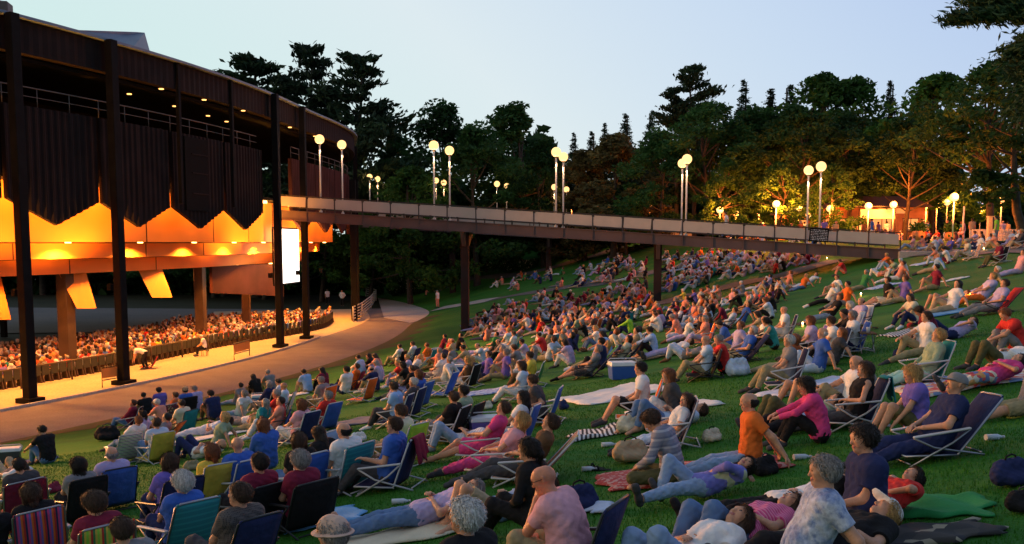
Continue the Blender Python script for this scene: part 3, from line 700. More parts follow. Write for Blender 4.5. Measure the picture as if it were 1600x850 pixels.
for A, B, den, sprd in BO:
    f.tube([(0, 0, A.z-.35), A, A.lerp(B, .5)+Vector((0, 0, .05)), B], [.07, .05, .035, .012], 6, cap=False); L = (B-A).length; n_ = int(1500*den*(L/2+.3))
    t = r.random(n_)[:, None]**.75; c = np.array(A)*(1-t)+np.array(B)*t+r.normal(size=(n_, 3))*np.array([sprd, sprd, sprd*.36])*(1.05-.35*t); Cs.append(c); Ds.append(np.tile(np.array((B-A).normalized())*.6+np.array([0, 0, .3]), (n_, 1)))
f.obj('trunk', m_bark, o); V = leaves(np.concatenate(Cs), .075, r, stretch=3.6, d=np.concatenate(Ds)); link('crown', mesh_np('crown', V, np.arange(len(V)).reshape(-1, 4), [m_pine], smooth=False), o)
# shrubs and flower bed behind the forecourt
def shrub(px, py, h, w, leaf, label, name='shrub', cat='shrub', flower=None, seed=1, n=1500):
    x, y, z = at(px, py); r = np.random.default_rng(seed); o = empty(name, label, cat, (x, y, z))
    C = r.normal(size=(n, 3)); C /= np.linalg.norm(C, axis=1)[:, None]; C *= (r.random(n)**.35)[:, None]; C = C*np.array([w/2, w/3, h/2])+np.array([0, 0, h*.5])
    C[:, 2] += .12*h*np.sin(C[:, 0]*3); V = leaves(C, .2, r)
    link('foliage', mesh_np('foliage', V, np.arange(len(V)).reshape(-1, 4), [leaf], smooth=False), o)
    st = MB()
    for k in range(5): st.tube([(w*.2*(k-2)*.5, 0, -.1), (w*.35*(k-2)*.5, .1, h*.6)], [.03, .015], 5)
    st.obj('stem', m_bark, o)
    if flower:
        C2 = C[r.choice(n, n//5)]*np.array([1.02, 1.05, 1])+np.array([0, -.05, .15]); V = leaves(C2, .17, r, stretch=1)
        link('blossom', mesh_np('blossom', V, np.arange(len(V)).reshape(-1, 4), [flower], smooth=False), o)
    return o
m_flow = mat('pale_blossom', (.55, .5, .36), rough=.9)
shrub(622, 461, 1.9, 3.2, m_leaf2, 'low bed of pale blossom behind the forecourt, nearer the clipped bush', flower=m_flow, seed=2, name='flowering_shrub')
shrub(652, 459, 2.6, 3.4, m_leaf2, 'taller pale blossom shrub beside the seated couple on the forecourt', flower=m_flow, seed=3, name='flowering_shrub')
shrub(584, 462, 1.6, 2.6, m_leaf, 'clipped dark bush at the end of the stepped railing', seed=4)
shrub(800, 425, 1.6, 6, m_leaf2, 'low pale shrub along the far path behind the piers', seed=5, n=2500, flower=m_flow)
shrub(735, 428, 1.8, 5, m_leaf, 'low dark shrub at the top of the far path steps', seed=6, n=2000)
for k, (px, py, w) in enumerate(((880, 408, 9), (930, 396, 8), (985, 384, 8))):
    shrub(px, py-6, 3.2, w, m_leaf, ['dark hedge bush behind the far path near the thin pier', 'dark hedge bush behind the far path below the bronze tree', 'dark hedge bush at the upper end of the far path'][k], seed=8+k, n=3500)
# the far wood behind everything: one mass of foliage
r = np.random.default_rng(9); N = 60000
u = r.random(N); px = -250+u*2150; Y = 128+r.random(N)*14; X = (px-800)/F*Y/cp
htop = 15+4*np.sin(px*.011)+2.5*np.sin(px*.031+1)+1.5*np.sin(px*.09); base = np.where(X > 0, 5, -1)
Z = base+(htop-2)*r.random(N)**.8
V = leaves(np.stack([X, Y, Z], 1), 1.1, r)
tag(link('far_wood', mesh_np('far_wood', V, np.arange(N*4).reshape(-1, 4), [m_leaf], smooth=False)), 'dark mass of woodland closing the view behind the trees', 'wood', kind='stuff')
# ------------------------------------------------------------ figures grown as one blended surface
def cap(a, b, ra, rb=None, k=.03, tag=0, clip=None, noise=0, flat=None, nw=.045):
    return dict(nw=nw, a=np.asarray(a, float), b=np.asarray(b, float), ra=ra, rb=ra if rb is None else rb, k=k, tag=tag, clip=clip or [], noise=noise, flat=flat)
def surface(prims, h, want_tag=False):
    """blend the tapered capsules and skin the result; returns verts, quads, tag per quad"""
    m = 3*h; lo = np.min([np.minimum(p['a'], p['b'])-max(p['ra'], p['rb']) for p in prims], 0)-m-.02; hi = np.max([np.maximum(p['a'], p['b'])+max(p['ra'], p['rb']) for p in prims], 0)+m+.02
    n = np.ceil((hi-lo)/h).astype(int)+1; ax = [lo[i]+h*np.arange(n[i]) for i in range(3)]
    D = np.full(n, .5, np.float32); T = np.zeros(n, np.int8) if want_tag else None; B = np.full(n, .5, np.float32) if want_tag else None
    for p in prims:
        a, b = p['a'], p['b']; pad = max(p['ra'], p['rb'])+p['k']+2.5*h+abs(p['noise'])
        i0 = np.clip(np.floor((np.minimum(a, b)-pad-lo)/h).astype(int), 0, n-1); i1 = np.clip(np.ceil((np.maximum(a, b)+pad-lo)/h).astype(int)+1, 1, n)
        X = ax[0][i0[0]:i1[0], None, None]; Y = ax[1][None, i0[1]:i1[1], None]; Z = ax[2][None, None, i0[2]:i1[2]]
        d = b-a; L2 = max(d@d, 1e-9); px, py, pz = X-a[0], Y-a[1], Z-a[2]
        t = np.clip((px*d[0]+py*d[1]+pz*d[2])/L2, 0, 1)
        qx, qy, qz = px-t*d[0], py-t*d[1], pz-t*d[2]
        if p['flat'] is not None:
            fn, fk = p['flat']; w = (qx*fn[0]+qy*fn[1]+qz*fn[2])*(fk-1); qx, qy, qz = qx+w*fn[0], qy+w*fn[1], qz+w*fn[2]
        s = np.sqrt(qx*qx+qy*qy+qz*qz)-(p['ra']+(p['rb']-p['ra'])*t)
        if p['noise']:
            f = 2*pi/p['nw']; s = s+p['noise']*np.sin(X*f+np.sin(Z*f*.6)*1.5)*np.sin(Y*f*.9+1)*np.sin(Z*f*.8+np.sin(Y*f*.5))
        for q, nn in p['clip']: s = np.maximum(s, (X-q[0])*nn[0]+(Y-q[1])*nn[1]+(Z-q[2])*nn[2])
        sl = tuple(slice(i0[i], i1[i]) for i in range(3)); o = D[sl]; k = p['k']
        if want_tag:
            bb = B[sl]; c = s < bb; T[sl] = np.where(c, p['tag'], T[sl]); B[sl] = np.minimum(bb, s)
        hh = np.maximum(k-np.abs(o-s), 0)/k; D[sl] = np.minimum(o, s)-hh*hh*k*.25
    neg = D < 0; c = np.zeros(n-1, np.int8)
    for i in (0, 1):
        for j in (0, 1):
            for l in (0, 1): c += neg[i:n[0]-1+i, j:n[1]-1+j, l:n[2]-1+l]
    act = (c > 0) & (c < 8); I = np.argwhere(act); idx = np.full(n-1, -1, np.int64); idx[act] = np.arange(len(I))
    acc = np.zeros((len(I), 3)); cnt = np.zeros(len(I))
    offs = [(0, 0, 0), (1, 0, 0), (0, 1, 0), (1, 1, 0), (0, 0, 1), (1, 0, 1), (0, 1, 1), (1, 1, 1)]
    vals = [D[I[:, 0]+o[0], I[:, 1]+o[1], I[:, 2]+o[2]] for o in offs]
    for e0, e1 in ((0, 1), (2, 3), (4, 5), (6, 7), (0, 2), (1, 3), (4, 6), (5, 7), (0, 4), (1, 5), (2, 6), (3, 7)):
        v0, v1 = vals[e0], vals[e1]; x = (v0 < 0) != (v1 < 0); t = np.where(x, v0/np.where(v0 == v1, 1, v0-v1), 0)
        acc += np.where(x, 1, 0)[:, None]*(np.array(offs[e0])+t[:, None]*(np.array(offs[e1])-np.array(offs[e0]))); cnt += x
    V = lo+h*(I+acc/np.maximum(cnt, 1)[:, None])
    Q = []; QT = []
    for axi in range(3):
        o1, o2 = [(1, 2), (2, 0), (0, 1)][axi]
        a_ = [slice(0, -1)]*3; b_ = [slice(0, -1)]*3; a_[axi] = slice(0, n[axi]-1); b_[axi] = slice(1, n[axi])
        s0 = [slice(0, n[i]) for i in range(3)]; s1 = list(s0); s0[axi] = slice(0, n[axi]-1); s1[axi] = slice(1, n[axi])
        A, Bn = neg[tuple(s0)], neg[tuple(s1)]; cr = np.argwhere(A != Bn)
        ok = (cr[:, o1] > 0) & (cr[:, o2] > 0) & (cr[:, o1] < n[o1]-1) & (cr[:, o2] < n[o2]-1); cr = cr[ok]
        if not len(cr): continue
        def at_(d1, d2):
            c2 = cr.copy(); c2[:, o1] += d1; c2[:, o2] += d2; return idx[c2[:, 0], c2[:, 1], c2[:, 2]]
        q = np.stack([at_(-1, -1), at_(0, -1), at_(0, 0), at_(-1, 0)], 1); inside = A[cr[:, 0], cr[:, 1], cr[:, 2]]
        q = np.where(inside[:, None], q, q[:, ::-1]); Q.append(q)
        if want_tag: QT.append(T[cr[:, 0], cr[:, 1], cr[:, 2]])
    Q = np.concatenate(Q); good = (Q >= 0).all(1)
    return V, Q[good], (np.concatenate(QT)[good] if want_tag else None)

def v3(*a): return np.array(a, float)
def unit(v): return v/(np.linalg.norm(v)+1e-9)
def ik(A, T, l1, l2, hint):
    d = T-A; L = np.linalg.norm(d); L = min(max(L, abs(l1-l2)+.02), l1+l2-.004); u = unit(d)
    c = (l1*l1+L*L-l2*l2)/(2*l1*L); h = v3(*hint); h = unit(h-u*(h@u)); s = sqrt(max(0, 1-c*c))
    return A+u*l1*c+h*l1*s, A+u*L
# poses: pelvis height, backward lean (degrees), slump, feet, knee hints, hands, elbow hints, head pitch; local frame faces +y, x to the right
POSE = {
 'chair':  dict(z=.20, lean=27, curl=12, feet=[(-.13, .68, .07), (.13, .68, .07)], hands=[(-.28, .20, .41), (.28, .20, .41)], el=(0, -.5, -.6), hp=-6),
 'lap':    dict(z=.20, lean=26, curl=18, feet=[(-.12, .62, .07), (.12, .66, .07)], hands=[(-.07, .24, .37), (.08, .22, .37)], el=(1, -.3, -.6), hp=-4),
 'chin':   dict(z=.20, lean=8, curl=26, feet=[(-.13, .58, .07), (.13, .60, .07)], hands=[(-.03, .20, .71), (.10, .30, .40)], el=(.2, .6, -1), hp=4, knees=.0),
 'recl':   dict(z=.18, lean=46, curl=16, feet=[(-.10, .86, .07), (.12, .82, .07)], hands=[(-.10, .10, .36), (.12, .12, .36)], el=(1, -.3, -.5), hp=-12),
 'knees':  dict(z=.12, lean=6, curl=22, feet=[(-.12, .50, .06), (.12, .54, .06)], hands=[(-.10, .50, .40), (.10, .52, .42)], el=(.7, 0, -.6), hp=0),
 'oneknee': dict(z=.12, lean=22, curl=8, feet=[(-.12, .84, .06), (.13, .50, .06)], hands=[(-.34, -.30, .04), (.12, .44, .42)], el=(.3, -1, 0), hp=-4),
 'cross':  dict(z=.12, lean=4, curl=22, feet=[(.16, .30, .07), (-.14, .36, .09)], hands=[(-.12, .36, .24), (.10, .36, .26)], el=(.8, -.3, -.4), hp=16, kn=[(-1, .35, .15), (1, .35, .15)]),
 'back':   dict(z=.12, lean=30, curl=2, feet=[(-.10, .86, .06), (.14, .84, .06)], hands=[(-.30, -.42, .05), (.30, -.42, .05)], el=(.2, -1, .1), hp=-8),
 'side':   dict(z=.12, lean=14, curl=10, feet=[(.34, .42, .06), (.46, .34, .07)], hands=[(-.36, -.10, .05), (.16, .36, .24)], el=(.4, -.8, 0), hp=0, kn=[(-.1, 1, .1), (.3, 1, .2)]),
 'lie':    dict(z=.11, lean=86, curl=6, feet=[(-.13, .88, .08), (.12, .86, .08)], hands=[(-.08, -.20, .25), (.10, -.16, .25)], el=(1, .1, -.4), hp=-4, toes=(0, .35, 1)),
 'lieknee': dict(z=.11, lean=86, curl=8, feet=[(-.11, .46, .06), (.11, .52, .06)], hands=[(-.07, -.18, .26), (.08, -.14, .26)], el=(1, .1, -.4), hp=-4),
 'liehead': dict(z=.11, lean=80, curl=10, feet=[(-.13, .88, .08), (.11, .50, .06)], hands=[(-.08, -.18, .26), (.12, -.72, .14)], el=(1, -.4, .2), hp=-12, toes=(0, .35, 1)),
 'belly':  dict(z=.12, lean=62, curl=4, feet=[(-.12, .84, .07), (.12, .84, .07)], hands=[(-.3, -.52, .04), (.3, -.52, .04)], el=(.3, -1, .2), hp=-20),
 'stand':  dict(z=.93, lean=0, curl=4, feet=[(-.11, .02, .08), (.11, -.03, .08)], hands=[(-.24, .08, .82), (.24, .08, .82)], el=(.4, -1, 0), hp=0),
 'walk':   dict(z=.91, lean=-3, curl=4, feet=[(-.09, .30, .08), (.09, -.34, .10)], hands=[(-.22, -.16, .84), (.22, .30, .90)], el=(.3, -1, 0), hp=2),
 'bend':   dict(z=.88, lean=-62, curl=20, feet=[(-.14, .05, .08), (.14, -.05, .08)], hands=[(-.14, .62, .45), (.14, .60, .45)], el=(.5, -.2, 0), hp=0),
 'hips':   dict(z=.93, lean=0, curl=4, feet=[(-.13, .02, .08), (.13, -.03, .08)], hands=[(-.19, .06, 1.0), (.19, .06, 1.0)], el=(1, -.6, 0), hp=2),
 'perch':  dict(z=.50, lean=2, curl=22, feet=[(-.14, .40, .07), (.14, .44, .07)], hands=[(-.12, .38, .58), (.12, .38, .58)], el=(.6, -.4, -.4), hp=8),
}
def skeleton(pose, fem=False, fat=0., jit=None, turn=0., **over):
    p = dict(POSE[pose]); p.update(over); J = {}
    rng = np.random.default_rng(jit) if jit is not None else None
    jj = (lambda s: rng.normal(size=3)*s) if rng is not None else (lambda s: np.zeros(3))
    ln = radians(p['lean'] + (rng.normal()*4 if rng is not None else 0)); cu = radians(p['curl'])
    dr = lambda a: v3(0, -sin(a), cos(a))
    sc = .94 if fem else 1.0
    P = v3(0, 0, p['z']); W_ = P+dr(ln)*.155*sc; Rb = W_+dr(ln-cu*.5)*.155*sc; Ch = Rb+dr(ln-cu)*.14*sc; Nk = Ch+dr(ln-cu)*.09*sc
    hp = radians(p['hp']) + (rng.normal()*.06 if rng is not None else 0)
    a_h = (ln-cu)*.45 if pose not in ('lie', 'lieknee', 'liehead') else (ln-cu)*.92
    a_h -= hp; up = dr(a_h); fw = v3(0, cos(a_h), sin(a_h))
    yaw = radians(turn) + (rng.normal()*.25 if rng is not None else 0)
    fw = fw*cos(yaw)+v3(-1, 0, 0)*sin(yaw); sd = np.cross(fw, up)
    H = Nk+up*.148+fw*.024
    shw = (.165 if fem else .19); hw = .092
    J.update(P=P, W=W_, R=Rb, C=Ch, N=Nk, H=H, up=up, fw=fw, sd=sd, shw=shw, fem=fem, fat=fat, tdir=dr(ln-cu), sc=sc)
    tf = np.cross(v3(1, 0, 0), dr(ln-cu)); J['tf'] = -tf if tf[2] < 0 and abs(p['lean']) > 60 else (tf if tf[1] > 0 or abs(p['lean']) > 60 else -tf)
    kn = p.get('kn', [(-.12, .25, 1), (.12, .25, 1)])
    for i, s in enumerate((-1, 1)):
        hipj = P+v3(s*hw, .0, 0); ft = v3(*p['feet'][i])+jj(.025)*v3(1, 1, 0)
        k, an = ik(hipj, ft, .43*sc, .42*sc, kn[i]); J['hip%d' % i], J['kn%d' % i], J['an%d' % i] = hipj, k, an
        toe = p.get('toes')
        f = unit(v3(*toe)+v3(s*.35, 0, 0)) if toe else unit(v3(s*.28, 1, -.02) if pose != 'cross' else v3(-s*.9, .4, -.1))
        J['toe%d' % i] = an+f*.19*sc+(v3(0, 0, -.035) if not toe else 0)
        S_ = Ch+J['tdir']*.035+v3(s*shw, 0, 0); hd = v3(*p['hands'][i])+jj(.03)
        e = v3(p['el'][0]*s, p['el'][1], p['el'][2]); el, wr = ik(S_, hd, .285*sc, .255*sc, e); J['sh%d' % i], J['el%d' % i], J['wr%d' % i] = S_, el, wr
    return J
def torso_prims(J, inf=0, tag=0, k=.06, low=True):
    f = J['fat']; x = v3(1, 0, 0); F_ = J['fem']; q = []
    def lat(c, w, r): q.append(cap(c-x*w, c+x*w, r+inf, k=k, tag=tag))
    lat(J['P'], .085 if F_ else .07, .112+f*.4)
    lat(J['W']+J['tf']*f*.5, .062+f*.3, (.098 if F_ else .108)+f); lat(J['R'], .075, .104+f*.6); lat(J['C'], .095 if F_ else .115, .098+f*.2)
    lat(J['C']+J['tdir']*.035, J['shw']-.03, .055)
    if F_:
        for s in (-1, 1): q.append(cap(J['C']*.55+J['R']*.45+J['tf']*.075+x*s*.075, J['R']+J['tf']*.07+x*s*.075, .058+inf, k=k, tag=tag))
    return q
def head_prims(J, fine, tag=0, face=True):
    H, u, f, s = J['H'], J['up'], J['fw'], J['sd']; q = []
    q.append(cap(J['N']-J['tdir']*.03, H-u*.07-f*.01, .056, .052, k=.03, tag=tag))
    q.append(cap(H-f*.022+u*.018, H+f*.018+u*.022, .079, .077, k=.03, tag=tag))
    q.append(cap(H+f*.035-u*.045, H+f*.056-u*.082, .046, .034, k=.04, tag=tag))
    if face:
        q.append(cap(H+f*.088+u*.002, H+f*.100-u*.030, .009, .0125, k=.014, tag=tag))
        q.append(cap(H+f*.082+u*.024-s*.03, H+f*.082+u*.024+s*.03, .012, k=.02, tag=tag))
        for t in (-1, 1):
            q.append(cap(H-u*.02+s*t*.078-f*.004, H+u*.018+s*t*.085-f*.01, .012, .015, k=.008, tag=tag, flat=(s, 1.9)))
            q.append(cap(H+f*.066-u*.012+s*t*.042, H+f*.05-u*.04+s*t*.04, .020, k=.02, tag=tag))
        q.append(cap(H+f*.083-u*.056-s*.016, H+f*.083-u*.056+s*.016, .009, k=.008, tag=9 if fine else tag))
        q.append(cap(H+f*.083-u*.066-s*.012, H+f*.083-u*.066+s*.012, .009, k=.008, tag=9 if fine else tag))
        if fine:
            for t in (-1, 1): q.append(cap(H+f*.077+u*.004+s*t*.031-s*.006, H+f*.077+u*.004+s*t*.031+s*.006, .0095, k=.003, tag=8))
    return q
def arm_prims(J, i, inf=0, tag=0, a=0., b=1., k=.03):
    """a..b along shoulder(0) - elbow(1) - wrist(2)"""
    S_, E, W_ = J['sh%d' % i], J['el%d' % i], J['wr%d' % i]; m = .88 if J['fem'] else 1; q = []
    e = min(b, 1); p1 = S_+(E-S_)*e
    q.append(cap(S_, p1, (.050*m+inf), ((.050-.011*e)*m+inf), k=k, tag=tag, clip=[(p1, unit(E-S_))] if b < 1 else None))
    if b > 1:
        e = b-1; p2 = E+(W_-E)*e
        q.append(cap(E, p2, .039*m+inf, (.039-.013*e)*m+inf, k=k, tag=tag, clip=[(p2, unit(W_-E))] if b < 2 else None))
    return q
def hand_prims(J, i, tag=0, fingers=True):
    E, W_ = J['el%d' % i], J['wr%d' % i]; d = unit(W_-E); m = .9 if J['fem'] else 1
    if J['P'][2] < .3 and W_[2] < .12 and d[2] < -.3: d = unit(v3(d[0]*.6, -.8, -.15))    # a hand planted on the ground
    side = unit(np.cross(d, v3(0, 0, 1))+v3(1e-3, 0, 0)); nrm = unit(np.cross(side, d)); q = []; s = -1 if i else 1
    if nrm[2] > 0: nrm = -nrm
    for t in (-.5, .5): q.append(cap(W_+side*.014*t*m, W_+d*.078*m+side*.040*t*m, .017*m, .015*m, k=.02, tag=tag))
    if fingers:
        for j, (o, L) in enumerate(((-.030, .062), (-.010, .074), (.010, .078), (.030, .068))):
            b0 = W_+d*.078*m+side*o*m*s; b1 = b0+unit(d+nrm*.35)*L*.5*m; b2 = b1+unit(d+nrm*1.1)*L*.5*m
            q += [cap(b0, b1, .0098*m, .0090*m, k=.004, tag=tag), cap(b1, b2, .0090*m, .0075*m, k=.004, tag=tag)]
        t0 = W_+d*.022*m+side*.022*m*s; t1 = t0+unit(d*.7+side*s*.75+nrm*.3)*.045*m; t2 = t1+unit(d+side*s*.2+nrm*.4)*.032*m
        q += [cap(t0, t1, .014*m, .0105*m, k=.008, tag=tag), cap(t1, t2, .0105*m, .0085*m, k=.004, tag=tag)]
    else: q.append(cap(W_+d*.07*m, W_+unit(d+nrm*.4)*.15*m, .022*m, .014*m, k=.02, tag=tag))
    return q
def leg_prims(J, i, inf=0, tag=0, b=2., k=.035):
    H, K, A = J['hip%d' % i], J['kn%d' % i], J['an%d' % i]; m = .95 if J['fem'] else 1; q = []
    e = min(b, 1); p1 = H+(K-H)*e
    q.append(cap(H, p1, .086*m+inf, (.086-.030*e)*m+inf, k=k, tag=tag, clip=[(p1, unit(K-H))] if b < 1 else None))
    if b > 1:
        e = b-1; p2 = K+(A-K)*e; back = unit(np.cross(np.cross(A-K, K-H), A-K)+v3(0, 0, 1e-4))
        q.append(cap(K, p2, .056*m+inf, (.056-.020*e)*m+inf, k=k, tag=tag, clip=[(p2, unit(A-K))] if b < 2 else None))
        q.append(cap(K+(A-K)*.16-back*.016, K+(A-K)*.50-back*.012, .044*m+inf, .034*m+inf, k=k, tag=tag))
    return q
def foot_prims(J, i, inf=0, tag=0, toes=False):
    A, T = J['an%d' % i], J['toe%d' % i]; d = unit(T-A); q = [cap(A-d*.03+v3(0, 0, -.012), A+d*.02, .038+inf, .036+inf, k=.03, tag=tag), cap(A+d*.02, T, .036+inf, .024+inf, k=.03, tag=tag)]
    sd = unit(np.cross(d, v3(0, 0, 1))); q.append(cap(T-d*.05+sd*.018, T+sd*.02, .026+inf, .020+inf, k=.02, tag=tag)); q.append(cap(T-d*.05-sd*.018, T-sd*.02, .026+inf, .020+inf, k=.02, tag=tag))
    return q
def hair_prims(J, style, tag=0):
    H, u, f, s = J['H'], J['up'], J['fw'], J['sd']; big = {'curly': .022, 'bob': .020, 'puff': .030, 'long': .016}.get(style, .012); nz = {'curly': .008, 'puff': .0035, 'bob': .002, 'long': .002}.get(style, .003)
    cut = unit(f*.86-u*.62); q = []
    pl = [(H+f*.030+u*.010, cut)]
    if style in ('short', 'thin'): pl.append((H-u*.060, -u))
    if style == 'thin': pl += [(H+u*.035, unit(u-f*.2)), (H-f*.012, f)]
    q.append(cap(H-f*.026+u*.020, H+f*.016+u*.026, .080+big, .079+big, k=.02, tag=tag, clip=pl, noise=nz, nw=.032))
    if style == 'bob':
        for t in (-1, 1): q.append(cap(H+s*t*.07-f*.02+u*.01, H+s*t*.074-f*.015-u*.085, .036, .034, k=.03, tag=tag, noise=nz))
        q.append(cap(H-f*.06, H-f*.062-u*.09, .06, .05, k=.03, tag=tag, noise=nz))
    if style == 'long':
        B = J['N']-J['tf']*.095
        q.append(cap(H-f*.055-u*.01, H-f*.075-u*.11, .072, .066, k=.04, tag=tag, noise=nz)); q.append(cap(H-f*.075-u*.11, B-J['tdir']*.14, .066, .035, k=.04, tag=tag, noise=nz))
        for t in (-1, 1): q.append(cap(H+s*t*.066-f*.02, H+s*t*.080-f*.03-u*.13, .032, .026, k=.03, tag=tag, noise=nz))
    if style == 'tail':
        q.append(cap(H-f*.095+u*.02, H-f*.125-u*.04, .030, .034, k=.02, tag=tag, noise=nz)); q.append(cap(H-f*.125-u*.04, H-f*.115-u*.16, .034, .012, k=.02, tag=tag, noise=nz))
    if style == 'bun': q.append(cap(H-f*.10+u*.035, H-f*.115+u*.03, .035, k=.01, tag=tag, noise=nz))
    return q
def cap_prims(J, brim=True, wide=False):
    H, u, f, s = J['H'], J['up'], J['fw'], J['sd']; q = [cap(H-f*.024+u*.034, H+f*.016+u*.040, .094, .092, k=.02, clip=[(H+u*.022, -u)])]
    if wide: q.append(cap(H+u*.018-f*.02, H+u*.012+f*.02, .128, k=.03, flat=(u, 8)))
    else: q.append(cap(H+f*.07+u*.036-s*.03, H+f*.15+u*.024, .062, .052, k=.02, flat=(u, 7)))
    return q
SKIN = {'fair': (.56, .28, .17), 'tan': (.42, .19, .11), 'ruddy': (.54, .22, .13), 'brown': (.22, .10, .055)}
HAIRC = {'white': (.62, .58, .54), 'grey': (.28, .25, .23), 'brown': (.060, .030, .016), 'dark': (.018, .012, .009), 'blond': (.50, .29, .10), 'auburn': (.20, .065, .022)}
CLR = {'white': (.74, .72, .72), 'cream': (.66, .58, .42), 'navy': (.020, .028, .095), 'blue': (.045, .12, .46), 'light blue': (.30, .46, .74), 'pale blue': (.48, .58, .74), 'lavender': (.42, .36, .60), 'purple': (.17, .12, .46),
 'red': (.58, .035, .03), 'maroon': (.20, .018, .045), 'orange': (.72, .15, .025), 'coral': (.72, .27, .19), 'pink': (.72, .36, .40), 'hot pink': (.66, .06, .22), 'black': (.014, .013, .015), 'grey': (.22, .21, .22), 'dark grey': (.065, .062, .068),
 'khaki': (.30, .25, .14), 'olive': (.11, .10, .045), 'tan': (.44, .32, .19), 'green': (.045, .22, .07), 'lime': (.30, .62, .05), 'teal': (.02, .22, .25), 'yellow': (.68, .50, .07), 'denim': (.11, .19, .36), 'light denim': (.26, .36, .54), 'brown': (.13, .07, .035), 'rust': (.45, .11, .03), 'mint': (.40, .62, .52), 'sage': (.30, .38, .25), 'blush': (.60, .40, .31)}
def cloth(c): return mat('cloth '+c, CLR[c], rough=.9, var=.16, scale=5, bump=.8, bscale=13, spec=.2)
def striped(name, cols, axis='Z', scale=14, dist=0):
    if name in MATS: return MATS[name]
    m = bpy.data.materials.new(name); m.use_nodes = True; t = m.node_tree; b = t.nodes['Principled BSDF']; b.inputs['Roughness'].default_value = .9
    g = nd(t, 'ShaderNodeTexCoord'); w = nd(t, 'ShaderNodeTexWave', wave_type='BANDS', bands_direction=axis, wave_profile='SAW'); w.inputs['Scale'].default_value = scale; w.inputs['Distortion'].default_value = dist; w.inputs['Detail'].default_value = 1
    t.links.new(g.outputs['Object'], w.inputs['Vector']); r = nd(t, 'ShaderNodeValToRGB'); r.color_ramp.interpolation = 'CONSTANT'
    els = r.color_ramp.elements; els[0].position = 0; els[0].color = (*cols[0], 1); els[1].position = 1/len(cols); els[1].color = (*cols[1], 1)
    for i, c in enumerate(cols[2:], 2): el = els.new(i/len(cols)); el.color = (*c, 1)
    t.links.new(w.outputs['Color'], r.inputs[0]); t.links.new(r.outputs[0], b.inputs['Base Color']); MATS[name] = m; return m
def plaid(name, c1, c2, c3, sc=30):
    if name in MATS: return MATS[name]
    m = bpy.data.materials.new(name); m.use_nodes = True; t = m.node_tree; b = t.nodes['Principled BSDF']; b.inputs['Roughness'].default_value = .9; g = nd(t, 'ShaderNodeTexCoord'); last = None
    for ax, c in (('X', c2), ('Z', c3), ('Y', c2)):
        w = nd(t, 'ShaderNodeTexWave', wave_type='BANDS', bands_direction=ax); w.inputs['Scale'].default_value = sc*.3; t.links.new(g.outputs['Object'], w.inputs['Vector'])
        r = nd(t, 'ShaderNodeValToRGB'); r.color_ramp.elements[0].position = .7; r.color_ramp.elements[1].position = .75; t.links.new(w.outputs['Color'], r.inputs[0])
        mxn = nd(t, 'ShaderNodeMix', data_type='RGBA'); t.links.new(r.outputs[0], mxn.inputs[0]); mxn.inputs[7].default_value = (*c, 1)
        if last is None: mxn.inputs[6].default_value = (*c1, 1)
        else: t.links.new(last, mxn.inputs[6])
        last = mxn.outputs[2]
    t.links.new(last, b.inputs['Base Color']); MATS[name] = m; return m
def blotch(name, cols, sc=6):
    if name in MATS: return MATS[name]
    m = bpy.data.materials.new(name); m.use_nodes = True; t = m.node_tree; b = t.nodes['Principled BSDF']; b.inputs['Roughness'].default_value = .9; g = nd(t, 'ShaderNodeTexCoord')
    w = nd(t, 'ShaderNodeTexVoronoi'); w.inputs['Scale'].default_value = sc; t.links.new(g.outputs['Object'], w.inputs['Vector']); sp = nd(t, 'ShaderNodeSeparateColor'); t.links.new(w.outputs['Color'], sp.inputs[0])
    r = nd(t, 'ShaderNodeValToRGB'); r.color_ramp.interpolation = 'CONSTANT'; els = r.color_ramp.elements; els[0].color = (*cols[0], 1); els[1].position = 1/len(cols); els[1].color = (*cols[1], 1)
    for i, c in enumerate(cols[2:], 2): el = els.new(i/len(cols)); el.color = (*c, 1)
    t.links.new(sp.outputs[0], r.inputs[0]); t.links.new(r.outputs[0], b.inputs['Base Color']); MATS[name] = m; return m
C_ = CLR
SPECIAL = {'grey stripe': lambda: striped('grey stripe', [(.22, .22, .28), (.22, .22, .28), (.40, .38, .42), (.16, .17, .24)], 'Z', 3.2, .6), 'black grid': lambda: plaid('black grid', (.03, .028, .028), (.11, .09, .08), (.10, .085, .08), 60),
 'blue plaid': lambda: plaid('blue plaid', (.22, .34, .66), (.55, .60, .75), (.10, .16, .40), 60), 'pink stripe': lambda: striped('pink stripe', [(.70, .10, .28), (.62, .06, .22), (.75, .30, .42)], 'Y', 14), 'white stripe': lambda: striped('white stripe', [(.74, .72, .74), (.74, .72, .74), (.30, .32, .45)], 'Y', 12),
 'tie-dye': lambda: ramp_mat('tie-dye', [(.06, .10, .26), (.24, .30, .48), (.50, .54, .66), (.12, .18, .38)], scale=7, bscale=30, bump=.2), 'print hoodie': lambda: blotch('print hoodie', [(.16, .15, .48), (.20, .20, .55), (.16, .15, .48), (.14, .12, .40), (.5, .5, .3)], 8), 'floral': lambda: blotch('floral', [(.6, .08, .08), (.66, .6, .5), (.15, .2, .4), (.62, .3, .1)], 14)}
def cmat(c): return SPECIAL[c]() if c in SPECIAL else cloth(c)
def smat(c): return mat('skin '+c, SKIN[c], rough=.5, var=.16, scale=14, bump=.25, bscale=55)
